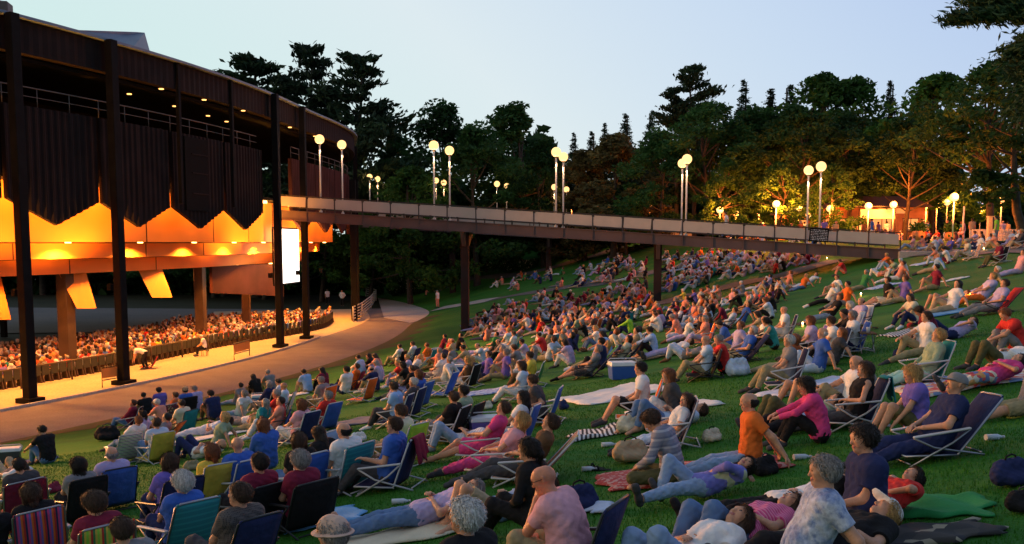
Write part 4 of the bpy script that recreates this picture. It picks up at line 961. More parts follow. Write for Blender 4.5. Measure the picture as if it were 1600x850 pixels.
def hmat(c):
    if 'hair '+c in MATS: return MATS['hair '+c]
    m = mat('hair '+c, HAIRC[c], rough=.6, var=.55, scale=34, bump=.9, bscale=60); t = m.node_tree
    g = [n for n in t.nodes if n.type == 'TEX_COORD'][0]; mp = nd(t, 'ShaderNodeMapping'); mp.inputs['Scale'].default_value = (2.2, 2.2, .35); mp.inputs['Rotation'].default_value = (.3, .2, 0); t.links.new(g.outputs['Object'], mp.inputs['Vector'])
    for n in t.nodes:
        if n.type == 'TEX_NOISE': t.links.new(mp.outputs[0], n.inputs['Vector'])
    return m
m_lip = mat('lip', (.38, .12, .10), rough=.5, var=0); m_eye = mat('eye', (.03, .02, .018), rough=.3, var=0)
MC = {}
def hair_mesh(J, style, h, lod):
    """the hair's mass with loose locks laid over it"""
    V, Q, _ = surface(hair_prims(J, style), h*.95); n = {0: 1500, 1: 420, 2: 0}[lod]
    if not n: return mesh_np('hair', V, Q, [m_lip])
    r = np.random.default_rng(len(V)); H, u, f = J['H'], J['up'], J['fw']; P_ = V[r.integers(0, len(V), n)]; P_ = P_+r.normal(size=P_.shape)*h*.4
    N_ = P_-(H+u*.01-f*.01); low = (N_@u) < -.09; N_[low] -= u*(N_[low]@u)[:, None]; N_ /= np.linalg.norm(N_, axis=1)[:, None]+1e-6
    wild = {'puff': .5, 'curly': 1.0}.get(style, .28)
    D = -u*.8-f*.45+r.normal(size=P_.shape)*wild; D -= N_*(D*N_).sum(1)[:, None]; D /= np.linalg.norm(D, axis=1)[:, None]+1e-6; S_ = np.cross(N_, D)
    L = (.022+.028*r.random(n))[:, None]*(1.5 if style in ('long', 'bob', 'tail') else 1); w = (.0022+.0022*r.random(n))[:, None]*(1.8 if lod else 1); lift = (.002+.007*r.random(n)**2)[:, None]
    A = P_-N_*.002; B = P_+D*L*.5+N_*lift; Ce = P_+D*L+N_*lift*(.3+wild)
    W_ = np.stack([A-S_*w, A+S_*w, B+S_*w, B-S_*w, B-S_*w, B+S_*w, Ce+S_*w*.25, Ce-S_*w*.25], 1).reshape(-1, 3)
    return mesh_np('hair', np.concatenate([V, W_]), np.concatenate([Q, len(V)+np.arange(len(W_)).reshape(-1, 4)]), [m_lip])
def cached(key, fn):
    if key not in MC: MC[key] = fn()
    return MC[key]
def slot_set(o, mats):
    for i, m in enumerate(mats):
        o.material_slots[i].link = 'OBJECT'; o.material_slots[i].material = m
rp_ = random.Random(21)
PEOPLE = []
def person(px, py, phi, pose, top, bottom, hair, label=None, skin='fair', style='short', fem=False, sleeve='short', legs='long', shoes='dark grey', hat=None, fat=0., lod=1, jit=None, turn=0, scale=1., lift=0., group=None, at_xyz=None, glasses=False, tilt=1., over=None, cat='person'):
    """one seated, lying or standing figure: a single body surface with its clothes and hair over it"""
    over = over or {}; x, y, z = at_xyz or at(px, py)
    key = (pose, fem, fat, jit, turn, lod, tuple(sorted((k, str(v)) for k, v in over.items())))
    J = cached(('J',)+key, lambda: skeleton(pose, fem, fat, jit, turn, **over))
    h = {0: .0066, 1: .0105, 2: .016}[lod]; fine = lod == 0
    bare = shoes == 'bare'; sl = {'none': .0, 'tank': .0, 'short': .62, 'elbow': 1.0, 'long': 1.90}[sleeve]; lb = {'long': 1.88, 'shorts': .86, 'capri': 1.45}[legs]
    def body():
        q = torso_prims(J)+head_prims(J, fine)
        for i in (0, 1): q += arm_prims(J, i, b=2)+hand_prims(J, i, fingers=lod < 2)+leg_prims(J, i)+foot_prims(J, i)
        V, Q, T = surface(q, h, True); mi = np.where(T == 9, 1, np.where(T == 8, 2, 0))
        return mesh_np('person', V, Q, [m_lip]*3, mi)
    def shirt():
        q = torso_prims(J, .020)[1:]
        if sleeve == 'tank': q = q[:3]+q[4:]
        q.append(cap(J['P']+J['tdir']*.02-v3(.07, 0, 0), J['P']+J['tdir']*.02+v3(.07, 0, 0), .138+fat*.4, k=.06, clip=[(J['P']-unit(J['W']-J['P'])*.06, -unit(J['W']-J['P']))]))
        for p_ in q: p_['noise'], p_['nw'] = .007, .13
        if sl:
            for i in (0, 1): q += arm_prims(J, i, .022 if sl < 1.5 else .015, b=sl)
        V, Q, _ = surface(q, h*1.08); return mesh_np('shirt', V, Q, [m_lip])
    def pants():
        inf = .018 if lb > 1 else .026; q = [cap(J['P']-v3(.08, 0, 0), J['P']+v3(.08, 0, 0), .122+fat*.4, k=.05, clip=[(J['P']+unit(J['W']-J['P'])*.09, unit(J['W']-J['P']))])]
        for i in (0, 1): q += leg_prims(J, i, inf, b=lb)
        for p_ in q: p_['noise'], p_['nw'] = .006, .11
        V, Q, _ = surface(q, h*1.08); return mesh_np('trousers', V, Q, [m_lip])
    rot = Matrix.Rotation(radians(phi), 4, 'Z')
    if tilt and pose not in ('stand', 'walk', 'bend', 'hips', 'perch') and at_xyz is None:
        nrm = tnormal(x, y); qn = Vector((0, 0, 1)).rotation_difference(nrm); rot = Matrix.LocRotScale(None, qn, None) @ rot
    o = link('person', cached(('body',)+key, body)); o.matrix_world = Matrix.Translation((x, y, z+lift)) @ rot @ Matrix.Scale(scale, 4)
    slot_set(o, [smat(skin), m_lip, m_eye])
    if top: slot_set(link('shirt', cached(('shirt', sleeve)+key, shirt), o), [cmat(top)])
    if bottom: slot_set(link('shorts' if legs == 'shorts' else 'trousers', cached(('pants', legs)+key, pants), o), [cmat(bottom)])
    if style != 'bald' and hair and hat != 'cap' or (style in ('long', 'bob', 'tail')):
        slot_set(link('hair', cached(('hair', style)+key, lambda: hair_mesh(J, style, h, lod)), o), [hmat(hair)])
    if hat:
        hm = {'cap': 'grey', 'straw': 'tan', 'redcap': 'red', 'whitecap': 'white', 'sunhat': 'blush'}[hat]
        slot_set(link('hat' if hat in ('straw', 'sunhat') else 'cap', cached(('hat', hat in ('straw', 'sunhat'))+key, lambda: mesh_np('hat', *surface(cap_prims(J, wide=hat in ('straw', 'sunhat')), h*.8)[:2], [m_lip])), o), [cloth(hm)])
    if not bare:
        for i in (0, 1): slot_set(link('shoe', cached(('shoe', i)+key, lambda: mesh_np('shoe', *surface(foot_prims(J, i, .009), h)[:2], [m_lip])), o), [cloth(shoes)])
    if glasses:
        def gl():
            f = MB(); H, u, fw, s = [Vector(J[k]) for k in ('H', 'up', 'fw', 'sd')]
            for t in (-1, 1):
                c = H+fw*.096+u*.004+s*t*.034; f.tube([c+(s*cos(a)*.024+u*sin(a)*.019) for a in np.linspace(0, 2*pi, 13)], .0026, 5)
                f.tube([c+s*t*.024, H+s*t*.088+u*.006], .0026, 5)
            f.tube([H+fw*.098+u*.006-s*.012, H+fw*.098+u*.006+s*.012], .0026, 5); return f.mesh('glasses', m_eye)
        link('glasses', cached(('gl',)+key, gl), o)
    if label is None:
        label = auto_label(px, py, pose, top, bottom, hair, style, fem, legs, hat)
    tag(o, label, cat, group or 'people on the lawn'); PEOPLE.append(o); return o
# ------------------------------------------------------------ chairs, blankets and picnic things
def slab(P, t, mats, name):
    """a sheet with thickness from a grid of points"""
    P = np.asarray(P, float); n, m = P.shape[:2]; du = np.gradient(P, axis=0); dv = np.gradient(P, axis=1); N_ = np.cross(du, dv); N_ /= np.linalg.norm(N_, axis=2)[..., None]+1e-9
    A = P+N_*t/2; B = P-N_*t/2; V = np.concatenate([A.reshape(-1, 3), B.reshape(-1, 3)]); o = n*m; F_ = []
    id_ = np.arange(o).reshape(n, m)
    q = np.stack([id_[:-1, :-1], id_[1:, :-1], id_[1:, 1:], id_[:-1, 1:]], -1).reshape(-1, 4); F_ = [q, q[:, ::-1]+o]
    ring = np.concatenate([id_[0, :], id_[1:, -1], id_[-1, -2::-1], id_[-2:0:-1, 0]]); r2 = np.roll(ring, -1)
    F_.append(np.stack([ring, r2, r2+o, ring+o], 1)); return mesh_np(name, V, np.concatenate(F_), mats)
m_white_tube = mat('white_tube', (.50, .50, .52), rough=.35, var=.03); m_alu = mat('aluminium_tube', (.34, .34, .37), rough=.3, metal=.8, var=.05); m_blk = mat('black_tube', (.02, .02, .022), rough=.4, var=.05)
FR = {'white': m_white_tube, 'alu': m_alu, 'black': m_blk}
def chair_meshes(kind):
    L, zs, bl, az = {'lawn': (29, .075, .66, .36), 'recl': (48, .06, .78, .30), 'camp': (28, .08, .60, .37)}[kind]
    w = .27 if kind != 'camp' else .31; a = radians(L); M_ = {}
    y0, z0 = -.15, zs; top = (y0-sin(a)*bl, z0+cos(a)*bl)
    u = np.linspace(-1, 1, 7); v = np.linspace(0, 1, 9)
    U, Vv = np.meshgrid(u, v, indexing='ij')
    sag = -.035*(1-U**2)*np.sin(pi*Vv)
    Y = y0+(.40-y0)*Vv; Z = zs-.01+.07*Vv+sag; M_['seat'] = slab(np.stack([U*w, Y, Z], 2), .012, [m_blk], 'seat')
    sg = .05*(1-U**2)*np.sin(pi*np.clip(Vv*.9+.1, 0, 1)); Y = y0-np.sin(a)*bl*Vv-np.cos(a)*sg; Z = z0+np.cos(a)*bl*Vv-np.sin(a)*sg
    M_['backrest'] = slab(np.stack([U*w*(1-.06*Vv), Y, Z], 2), .014, [m_blk], 'backrest')
    r = .0125; f = MB()
    f.tube([(-w-.01, y0+.02, z0-.02), (-w-.01, y0, z0), (-(w-.01), top[0]+.02, top[1]-.03), (-(w-.06), top[0], top[1]), (w-.06, top[0], top[1]), (w-.01, top[0]+.02, top[1]-.03), (w+.01, y0, z0), (w+.01, y0+.02, z0-.02)], r, 7)
    f.tube([(-w-.01, y0, zs-.015), (-w-.01, .41, zs+.06), (w+.01, .41, zs+.06), (w+.01, y0, zs-.015)], r, 7); f.tube([(-w, -.40, .03), (w, -.40, .03)], r*.8, 6); f.tube([(-w, .38, .03), (w, .38, .03)], r*.8, 6)
    M_['frame'] = f.mesh('frame', m_blk)
    for k, s in enumerate((-1, 1)):
        f = MB(); f.tube([(s*(w+.025), .40, 0), (s*(w+.025), -.10, az*.62), (s*(w+.03), -.30, az)], r, 7); M_['leg%d' % k] = f.mesh('leg', m_blk)
        f = MB(); f.tube([(s*(w+.015), -.42, 0), (s*(w+.015), .10, az*.55), (s*(w+.03), .30, az)], r, 7); M_['leg%d' % (k+2)] = f.mesh('leg', m_blk)
        f = MB(); f.box((s*(w+.035), .0, az+.012), (.05, .62, .024)).bevel(.008); M_['arm%d' % k] = f.mesh('armrest', m_blk)
    return M_
def chair(px, py, phi, kind, fab, frame, label, at_xyz=None, group='folding chairs on the lawn', towel=None):
    M_ = cached(('chair', kind), lambda: chair_meshes(kind)); x, y, z = at_xyz or at(px, py)
    o = tag(link('folding_chair', None), label, 'chair', group); o.empty_display_size = .2
    qn = Vector((0, 0, 1)).rotation_difference(tnormal(x, y)); o.matrix_world = Matrix.Translation((x, y, z)) @ Matrix.LocRotScale(None, qn, None) @ Matrix.Rotation(radians(phi), 4, 'Z')
    fm = cmat(fab) if isinstance(fab, str) else fab
    for nm in ('seat', 'backrest'): slot_set(link(nm, M_[nm], o), [fm])
    slot_set(link('frame', M_['frame'], o), [FR[frame]])
    for k in range(4): slot_set(link('leg', M_['leg%d' % k], o), [FR[frame]])
    for k in range(2): slot_set(link('armrest', M_['arm%d' % k], o), [FR[frame] if frame != 'alu' else m_white_tube])
    return o
COVER = []
def blanket(px, py, w, l, rot, m, label, name='blanket', cat='blanket', seed=1, lift=.045, rip=.012):
    x, y, z = at(px, py); r = np.random.default_rng(seed); n = 22
    U, V_ = np.meshgrid(np.linspace(-.5, .5, n), np.linspace(-.5, .5, n), indexing='ij'); c, s = cos(radians(rot)), sin(radians(rot))
    e = .05*np.sin(V_*9+seed)+.03*np.sin(V_*17+seed*2); e2 = .05*np.sin(U*8+seed*3)+.03*np.sin(U*19)
    a = U*w+e*2*U; b = V_*l+e2*2*V_; X = x+a*c-b*s; Y = y+a*s+b*c
    Z = rip*(np.sin(a*7+2*np.sin(b*4+seed))*np.sin(b*6+seed)+.6*np.sin(a*13+b*9+seed))
    edge = np.maximum(np.abs(U), np.abs(V_)) > .47
    Zg = terr(X, Y)+np.where(edge, lift*.45, lift+Z)
    o = link(name, None); bpy.data.objects.remove(o)
    P = np.stack([X-x, Y-y, Zg-z], 2); me = slab(P, .012, [m], name)
    o = tag(link(name, me, loc=(x, y, z)), label, cat, 'blankets and towels on the lawn'); COVER.append((x, y, w/2, l/2, c, s)); return o
def place(name, px, py, label, cat, rz=0, group=None, lift=0.):
    x, y, z = at(px, py); o = tag(link(name, None, loc=(x, y, z+lift)), label, cat, group); o.rotation_euler = (0, 0, radians(rz)); o.empty_display_size = .1; return o
def cooler(px, py, rz, body, lid, label, s=1.):
    o = place('cooler', px, py, label, 'cooler', rz, 'picnic coolers'); o.scale = (s, s, s)
    def mk():
        f = MB(); f.hexa([(-.26, -.16, 0), (.26, -.16, 0), (.26, .16, 0), (-.26, .16, 0)], [(-.29, -.185, .30), (.29, -.185, .30), (.29, .185, .30), (-.29, .185, .30)]).bevel(.02, 2); a = f.mesh('body', m_blk)
        f = MB(); f.hexa([(-.305, -.20, .303), (.305, -.20, .303), (.305, .20, .303), (-.305, .20, .303)], [(-.28, -.175, .385), (.28, -.175, .385), (.28, .175, .385), (-.28, .175, .385)]).bevel(.015, 2); b = f.mesh('lid', m_blk)
        f = MB(); f.tube([(-.31, 0, .26), (-.335, 0, .40), (-.28, 0, .455), (.28, 0, .455), (.335, 0, .40), (.31, 0, .26)], .012, 7); return a, b, f.mesh('handle', m_white_tube)
    a, b, c = cached('cooler', mk); slot_set(link('body', a, o), [mat('plastic '+body, CLR[body], rough=.4, var=.05)]); slot_set(link('lid', b, o), [mat('plastic '+lid, CLR[lid], rough=.4, var=.05)]); link('handle', c, o); return o
def bag(px, py, rz, col, label, s=1., name='bag', tall=1.):
    o = place(name, px, py, label, 'bag', rz, 'bags on the grass'); o.scale = (s, s, s*tall)
    def mk():
        q = [cap(v3(-.16, 0, .12), v3(.16, 0, .12), .115, k=.06, noise=.010, nw=.13), cap(v3(-.13, .02, .22), v3(.13, .01, .24), .085, k=.06, noise=.010, nw=.12), cap(v3(-.10, -.12, .10), v3(.10, -.12, .10), .07, k=.05, noise=.008, nw=.1)]
        V, Q, _ = surface(q, .012); V[:, 2] = np.maximum(V[:, 2], .0); a = mesh_np('body', V, Q, [m_blk]); f = MB(); f.tube([(-.1, 0, .28), (-.08, 0, .345), (0, 0, .37), (.08, .02, .345), (.1, .02, .28)], .012, 6); return a, f.mesh('strap', m_blk)
    a, b = cached('bag', mk); slot_set(link('body', a, o), [cloth(col)]); slot_set(link('strap', b, o), [cloth('black' if col != 'black' else 'dark grey')]); return o
def bottle(px, py, label, lying=True, col=(.6, .65, .72), s=1.):
    o = place('bottle', px, py, label, 'bottle', 70, 'bottles and cans', .045 if lying else 0)
    if lying: o.rotation_euler = (0, radians(90), radians(10))
    o.scale = (s, s, s); f = MB(); f.tube([(0, 0, 0), (0, 0, .15), (0, 0, .19), (0, 0, .21)], [.036, .036, .018, .014], 12); f.obj('body', mat('pale_plastic', col, rough=.2, var=.03), o); f = MB(); f.tube([(0, 0, .211), (0, 0, .235)], .017, 10); f.obj('lid', mat('bottle_lid', (.7, .7, .72), var=0), o)
def shoes_pair(px, py, col, label, rz=0):
    for k in (0, 1):
        o = place('sandal', px+k*9, py+k*3, label[k], 'shoe', rz+k*25, 'shoes left on the grass'); f = MB(); f.hexa([(-.04, -.13, 0), (.04, -.13, 0), (.048, .10, 0), (0, .145, 0), (-.042, .10, 0)], [(-.04, -.13, .022), (.04, -.13, .022), (.048, .10, .022), (0, .145, .022), (-.042, .10, .022)]); f.obj('sole', cloth(col), o)
        f = MB(); f.tube([(-.042, .03, .02), (-.02, .05, .06), (.02, .05, .06), (.045, .03, .02)], .011, 6); f.obj('strap', cloth('black'), o)
m_flame = mat('candle_flame', (1, .7, .3), emit=30, ecol=(1, .55, .18), var=0); m_glass = mat('lantern_glass', (1, .8, .5), emit=.9, ecol=(1, .42, .10), var=0)
def candle(px, py, label, s=1., pw=6):
    o = place('candle_lantern', px, py, label, 'lantern', 0, 'lit candles on the lawn'); o.scale = (.75, .75, .62)
    f = MB(); f.tube([(0, 0, .0), (0, 0, .02)], .055, 12); f.tube([(0, 0, .17), (0, 0, .185)], .05, 12); f.obj('holder', m_blk, o); f = MB(); f.tube([(0, 0, .02), (0, 0, .17)], .045, 12); f.obj('glass', m_glass, o)
    f = MB(); f.ball((0, 0, .22), .035, 10, sc=(1, 1, 1.7)); f.obj('flame', m_flame, o)
    x, y, z = at(px, py); lamp_light('candle_light', 'POINT', (x, y-.12, z+.30), pw, (1, .5, .15), radius=.05)
def drape(px, py, phi, col, label, kind='lawn', name='jacket', w=.30, drop=.45):
    """cloth hung over a chair's back"""
    L, zs, bl = {'lawn': (29, .075, .66), 'recl': (48, .06, .78), 'camp': (28, .08, .60)}[kind]; a = radians(L); x, y, z = at(px, py); n = 12
    U, V_ = np.meshgrid(np.linspace(-1, 1, n), np.linspace(0, 1, n), indexing='ij'); yt, zt = -.15-sin(a)*bl, zs+cos(a)*bl
    Y = np.where(V_ < .15, yt+.04-V_*.5, yt-.045-.02*np.sin(U*7)*V_-(V_-.15)*.02); Z = np.where(V_ < .15, zt+.03*np.sin(V_/.15*pi/2), zt+.03-(V_-.15)*drop*(1+.15*np.sin(U*5)))
    o = tag(link(name, slab(np.stack([U*w*(1+.15*V_*np.sin(U*3)), Y, Z], 2), .015, [cmat(col)], name)), label, name); qn = Vector((0, 0, 1)).rotation_difference(tnormal(x, y))
    o.matrix_world = Matrix.Translation((x, y, z)) @ Matrix.LocRotScale(None, qn, None) @ Matrix.Rotation(radians(phi), 4, 'Z'); return o
# ------------------------------------------------------------ the audience on the lawn
USED = set()
def auto_label(px, py, pose, top, bottom, hair, style, fem, legs, hat): return 'person'
JN = [100]
def P(px, py, phi, pose, top, bottom, hair, label, ch=None, **k):
    """one person, with the chair they sit in: ch = (kind, fabric, frame, chair label)"""
    if 'jit' not in k: JN[0] += 1; k['jit'] = JN[0]
    head = k.pop('head', None) or HEADS.get(label)
    if head: px, py = ground_for_head(head, phi, pose, k)
    x, y, z = at(px, py)
    if 'lod' not in k: k['lod'] = 0 if y < 13.5 else 1 if y < 34 else 2
    if 'sc' in k: k['scale'] = k.pop('sc')
    if ch:
        chair(px, py, phi, ch[0], ch[1], ch[2], ch[3])
        if len(ch) > 4: drape(px, py, phi, ch[4], ch[5], kind=ch[0], name=ch[6], w=.19, drop=.38)
        if ch[0] == 'recl': k.setdefault('over', {})
        k.setdefault('tilt', 1)
    o = person(px, py, phi, pose, top, bottom, hair, label, **k); USED.add(label); return o

def project(p):
    d = Vector(p)-Vector((0, 0, HC)); zc = d.y*cp-d.z*sp; return 800+F*d.x/zc, PPY-F*(d.y*sp+d.z*cp)/zc
def ground_for_head(head, phi, pose, k):
    """stand the figure so that its head is where the survey photo has it"""
    J = skeleton(pose, k.get('fem', False), k.get('fat', 0.), k.get('jit'), k.get('turn', 0), **(k.get('over') or {})); H = Vector(J['H'])*k.get('sc', 1.)
    gx, gy = head[0], head[1]+60
    for _ in range(25):
        x, y, z = at(gx, gy); qn = Vector((0, 0, 1)).rotation_difference(tnormal(x, y)); w = Vector((x, y, z+k.get('lift', 0)))+qn @ (Matrix.Rotation(radians(phi), 3, 'Z') @ H)
        u, v = project(w); gx += (head[0]-u)*.7; gy += (head[1]-v)*.7; gy = min(max(gy, 385), 2500)
    return gx, gy
HEADS = {}
for row in """bald man in pale pink shirt resting|850 748
person with puffy white hair|727 808
person wearing a pale sun hat|520 833
man in black checked shirt|375 772
person with round brown hair low|190 828
woman with brown hair in the green|147 787
person with brown hair in the purple|48 770
white-haired woman in deep blue|285 753
dark-haired person in the maroon camp|30 727
dark-haired woman in grey top in a black|122 727
balding man in lavender|174 708
brown-haired person in the navy chair just|265 722
auburn-haired woman in mustard|331 706
bald man in the chair draped|371 694
man in maroon shirt seated|405 722
woman with bushy grey hair|468 718
brown-haired woman in black in the blue|467 688
woman with long dark hair in black, between|497 677
auburn-haired person with a blue wrap|411 664
balding man in crisp white|537 672
stocky man in blue tee|616 664
grey-haired person in white just beyond|586 680
brown-haired person behind the lime|626 642
dark-haired woman in black with a ponytail|826 702
man in grey striped sweater|1017 657
man in bright orange shirt|1170 627
child in red top|1426 746
person in pale cap and chin|1384 802
blonde woman in violet|1425 584
dark-haired woman in bright pink|1258 603
bald man in blue checked shirt|1306 640
woman with long brown hair in black sleeveless|1352 577
bald man in white seated beside|1338 566
youth in purple|1166 727
dark-haired man in white tee and black|1001 575
woman wrapped in a grey|1044 587
girl with long brown hair wrapped|1073 625
man in grey tee and shorts|935 545
woman in grey-violet|832 594
woman with long black hair in white|817 621
blonde woman reclining in the sunset|815 657
brown-haired person tucked|861 660
young man in black tee|709 620
dark-haired man in grey-green|724 611
man in light blue tee with hands|615 604
white-haired man in dark shirt|646 597
orange-haired person behind|654 585
dark-haired person in black hugging|629 571
orange-haired woman in striped|471 632
grey-haired man in red shirt|513 618
long-haired blonde in brown|731 562
blonde woman in pale green|1467 524
person in grey shorts lying|1330 600
brown-haired woman in white trousers|815 572
white-haired man in grey holding|1233 532
dark-haired woman in turquoise|1197 502
bald man in white in a blue|1225 484
white-haired man in blue tee|1328 477""".split("\n"):
    HEADS[row.split('|')[0]] = tuple(int(a) for a in row.split('|')[1].split())
class _H(dict):
    def get(s, k, d=None):
        for a, b in HROWS.items():
            if k.startswith(a): return b
        return d
HROWS = dict(HEADS); HEADS = _H()
rainbow = striped('rainbow canvas', [C_['purple'], C_['orange'], C_['red'], C_['navy'], C_['hot pink']], 'X', 3)
gy = striped('green yellow canvas', [C_['lime'], C_['yellow'], C_['red'], C_['green'], C_['yellow']], 'X', 3.2)
tealst = striped('teal canvas', [(.02, .22, .26), (.02, .22, .26), (.03, .30, .32)], 'Z', 5)
multi = striped('sunset canvas', [C_['orange'], C_['white'], C_['teal'], C_['yellow'], C_['navy'], C_['orange']], 'X', 3)
gw = striped('green white canvas', [C_['white'], C_['green'], C_['white'], C_['navy']], 'Z', 5)
brownpat = blotch('brown patterned canvas', [C_['brown'], C_['tan'], C_['dark grey'], C_['maroon']], 24)
for k_, m_ in (('rainbow', rainbow), ('gy', gy), ('tealst', tealst), ('multi', multi), ('gw', gw), ('brownpat', brownpat)): SPECIAL[k_] = (lambda m_=m_: m_)

# ---- front row, cut by the lower frame edge
P(838, 968, 62, 'chin', 'pink', 'khaki', None, 'bald man in pale pink shirt resting his chin on his hand', ('lawn', 'navy', 'black', 'navy chair under the bald man in the pale pink shirt'), skin='ruddy', style='thin', glasses=True, sleeve='short', turn=18, fat=.025, jit=None)
P(728, 990, 48, 'lap', 'black', 'dark grey', 'white', 'person with puffy white hair and dark top at the lower edge beside the pink-shirted man', ('camp', 'black', 'black', 'black camp chair under the puffy white-haired person'), style='puff', turn=15)
P(515, 1050, 40, 'chair', 'tan', 'khaki', 'grey', 'person wearing a pale sun hat at the lower frame edge', ('lawn', 'dark grey', 'black', 'dark chair under the sun-hat wearer'), hat='sunhat', turn=10)
P(378, 935, 55, 'lap', 'black grid', 'dark grey', 'brown', 'man in black checked shirt with cropped brown hair looking aside', ('lawn', 'navy', 'black', 'dark blue chair under the man in black checked shirt'), turn=25, fat=.02)
P(186, 985, 35, 'chair', 'grey', 'denim', 'brown', 'person with round brown hair low at the frame edge, behind the green and yellow chair', None, turn=20, sc=.95, lift=0)
P(143, 905, 38, 'lap', 'maroon', 'khaki', 'brown', 'woman with brown hair in the green and yellow striped chair', ('lawn', 'gy', 'alu', 'green, yellow and red striped canvas chair'), style='puff', fem=True)
P(62, 880, 36, 'lap', 'black', 'denim', 'brown', 'person with brown hair in the purple and orange canvas chair', ('lawn', 'rainbow', 'alu', 'purple, orange and red canvas chair'), fem=True, style='bob')
P(272, 862, 48, 'lap', 'blue', 'navy', 'white', 'white-haired woman in deep blue blouse in the teal chair', ('lawn', 'tealst', 'alu', 'teal canvas chair with white arms under the white-haired woman'), style='puff', fem=True, turn=10)
P(-10, 900, 36, 'chair', 'black', 'black', 'dark', 'person in black at the lower corner of the picture', None)
P(28, 812, 40, 'chair', 'dark grey', 'olive', 'dark', 'dark-haired person in the maroon camp chair by the frame edge', ('camp', 'maroon', 'alu', 'maroon camp chair with crossed white legs'))
P(122, 812, 45, 'lap', 'grey', 'black', 'dark', 'dark-haired woman in grey top in a black slatted chair', ('lawn', 'black', 'black', 'black chair under the dark-haired woman in grey'), fem=True, style='bob')
P(180, 792, 42, 'oneknee', 'lavender', 'black', 'grey', 'balding man in lavender shirt with bare knees up', ('lawn', 'blue', 'black', 'bright blue backpack chair with a pale tag'), style='thin', legs='shorts', over=dict(z=.2, feet=[(-.14, .5, .06), (.1, .56, .06)], hands=[(-.2, .3, .42), (.2, .3, .42)]))
P(266, 790, 45, 'lap', 'purple', 'navy', 'brown', 'brown-haired person in the navy chair just beyond the white-haired woman', ('lawn', 'navy', 'black', 'navy chair beyond the white-haired woman'), style='bob', fem=True)
P(326, 772, 45, 'lap', 'yellow', 'khaki', 'auburn', 'auburn-haired woman in mustard yellow top', ('lawn', 'yellow', 'white', 'mustard chair beside the blue towel-draped one'), fem=True, style='bob')
P(370, 762, 50, 'lap', 'blue', 'denim', None, 'bald man in the chair draped in bright blue', ('lawn', 'blue', 'white', 'bright blue draped chair under a bald man'), style='bald')
P(405, 838, 55, 'lap', 'maroon', 'black', 'dark', 'man in maroon shirt seated beside the grey curly-haired woman', ('camp', 'black', 'black', 'black camp chair under the man in maroon'), turn=20)
P(478, 832, 45, 'lap', 'maroon', 'black', 'grey', 'woman with bushy grey hair in maroon top', ('camp', 'black', 'black', 'black camp chair with long back under the bushy-haired woman'), fem=True, style='puff')
P(466, 742, 42, 'lap', 'black', 'denim', 'brown', 'brown-haired woman in black in the blue chair', ('lawn', 'blue', 'white', 'royal blue chair under the brown-haired woman in black'), fem=True, style='bob')
P(498, 722, 48, 'knees', 'black', 'black', 'dark', 'woman with long dark hair in black, between the blue chairs', None, fem=True, style='long')
P(408, 716, 45, 'lap', 'blue', 'denim', 'auburn', 'auburn-haired person with a blue wrap over the shoulders', None, style='bob', sleeve='long', over=dict(z=.2))
P(541, 762, 50, 'chair', 'white', 'khaki', 'dark', 'balding man in crisp white shirt in the teal chair', ('lawn', 'tealst', 'white', 'teal chair with white legs under the balding man in white'), style='thin', turn=15, fat=.02)
chair(500, 735, 55, 'lawn', 'light blue', 'white', 'empty sky blue chair beside the balding man in white')
P(608, 742, 76, 'chair', 'blue', 'dark grey', 'brown', 'stocky man in blue tee with cropped hair, maroon jacket behind him', ('lawn', 'navy', 'white', 'navy chair hung with a maroon jacket', 'maroon', 'maroon jacket hung over the navy chair back', 'jacket'), style='short', turn=15, fat=.035)
P(622, 700, 60, 'chair', 'cream', 'khaki', 'brown', 'brown-haired person behind the lime green chair', ('lawn', 'lime', 'white', 'lime green chair beside the stocky man'), style='short')
# lying people and blankets in front
m_b1 = mat('cream cloth blanket', (.62, .56, .42), rough=.95, var=.12, scale=3, bump=.4); m_b2 = mat('light blue blanket', (.16, .38, .66), rough=.95, var=.12, scale=3, bump=.4)
m_red = blotch('red patterned blanket', [(.50, .06, .05), (.56, .08, .06), (.44, .05, .05), (.62, .30, .25)], 22)
m_whiteb = mat('white blanket', (.72, .71, .70), rough=.95, var=.06, scale=4, bump=.4); m_pb = mat('pale blue blanket', (.50, .58, .76), rough=.95, var=.12, scale=4, bump=.4)
m_bw = striped('black white towel', [(.03, .03, .04), (.7, .7, .7), (.03, .03, .04), (.68, .68, .7)], 'X', 2.2, 2.5)
m_grn = mat('green blanket', (.02, .22, .06), rough=.95, var=.15, scale=4, bump=.4); m_navyb = mat('navy blanket', (.03, .04, .13), rough=.95, var=.2, scale=4, bump=.4)
m_quilt = blotch('red white quilt', [(.6, .10, .10), (.7, .66, .62), (.2, .3, .55), (.65, .55, .40), (.62, .2, .15)], 9); m_bluep = blotch('blue white print', [(.55, .60, .75), (.25, .32, .62), (.6, .64, .78)], 14)
m_grey = mat('grey blanket', (.18, .17, .20), rough=.95, var=.12, scale=4, bump=.4)
blanket(500, 815, 1.0, .9, 20, m_b2, 'light blue blanket beside the bushy-haired woman\'s chair', seed=2)
blanket(665, 832, .75, 1.9, -72, m_b1, 'cream towel under the man lying in dark jeans')
P(655, 826, 100, 'lie', 'lavender', 'denim', 'grey', 'man lying flat on the cream towel, bare feet towards the crowd', None, shoes='bare', lift=.05)
P(772, 815, 105, 'lieknee', 'light denim', 'tan', 'brown', 'person lying with raised knees beyond the puffy white-haired head', None, legs='shorts', shoes='bare')
P(812, 792, 66, 'lap', 'black', 'black', 'dark', 'dark-haired woman in black with a ponytail, seated beyond the bald man', None, fem=True, style='tail', sleeve='long', over=dict(z=.22), turn=10)
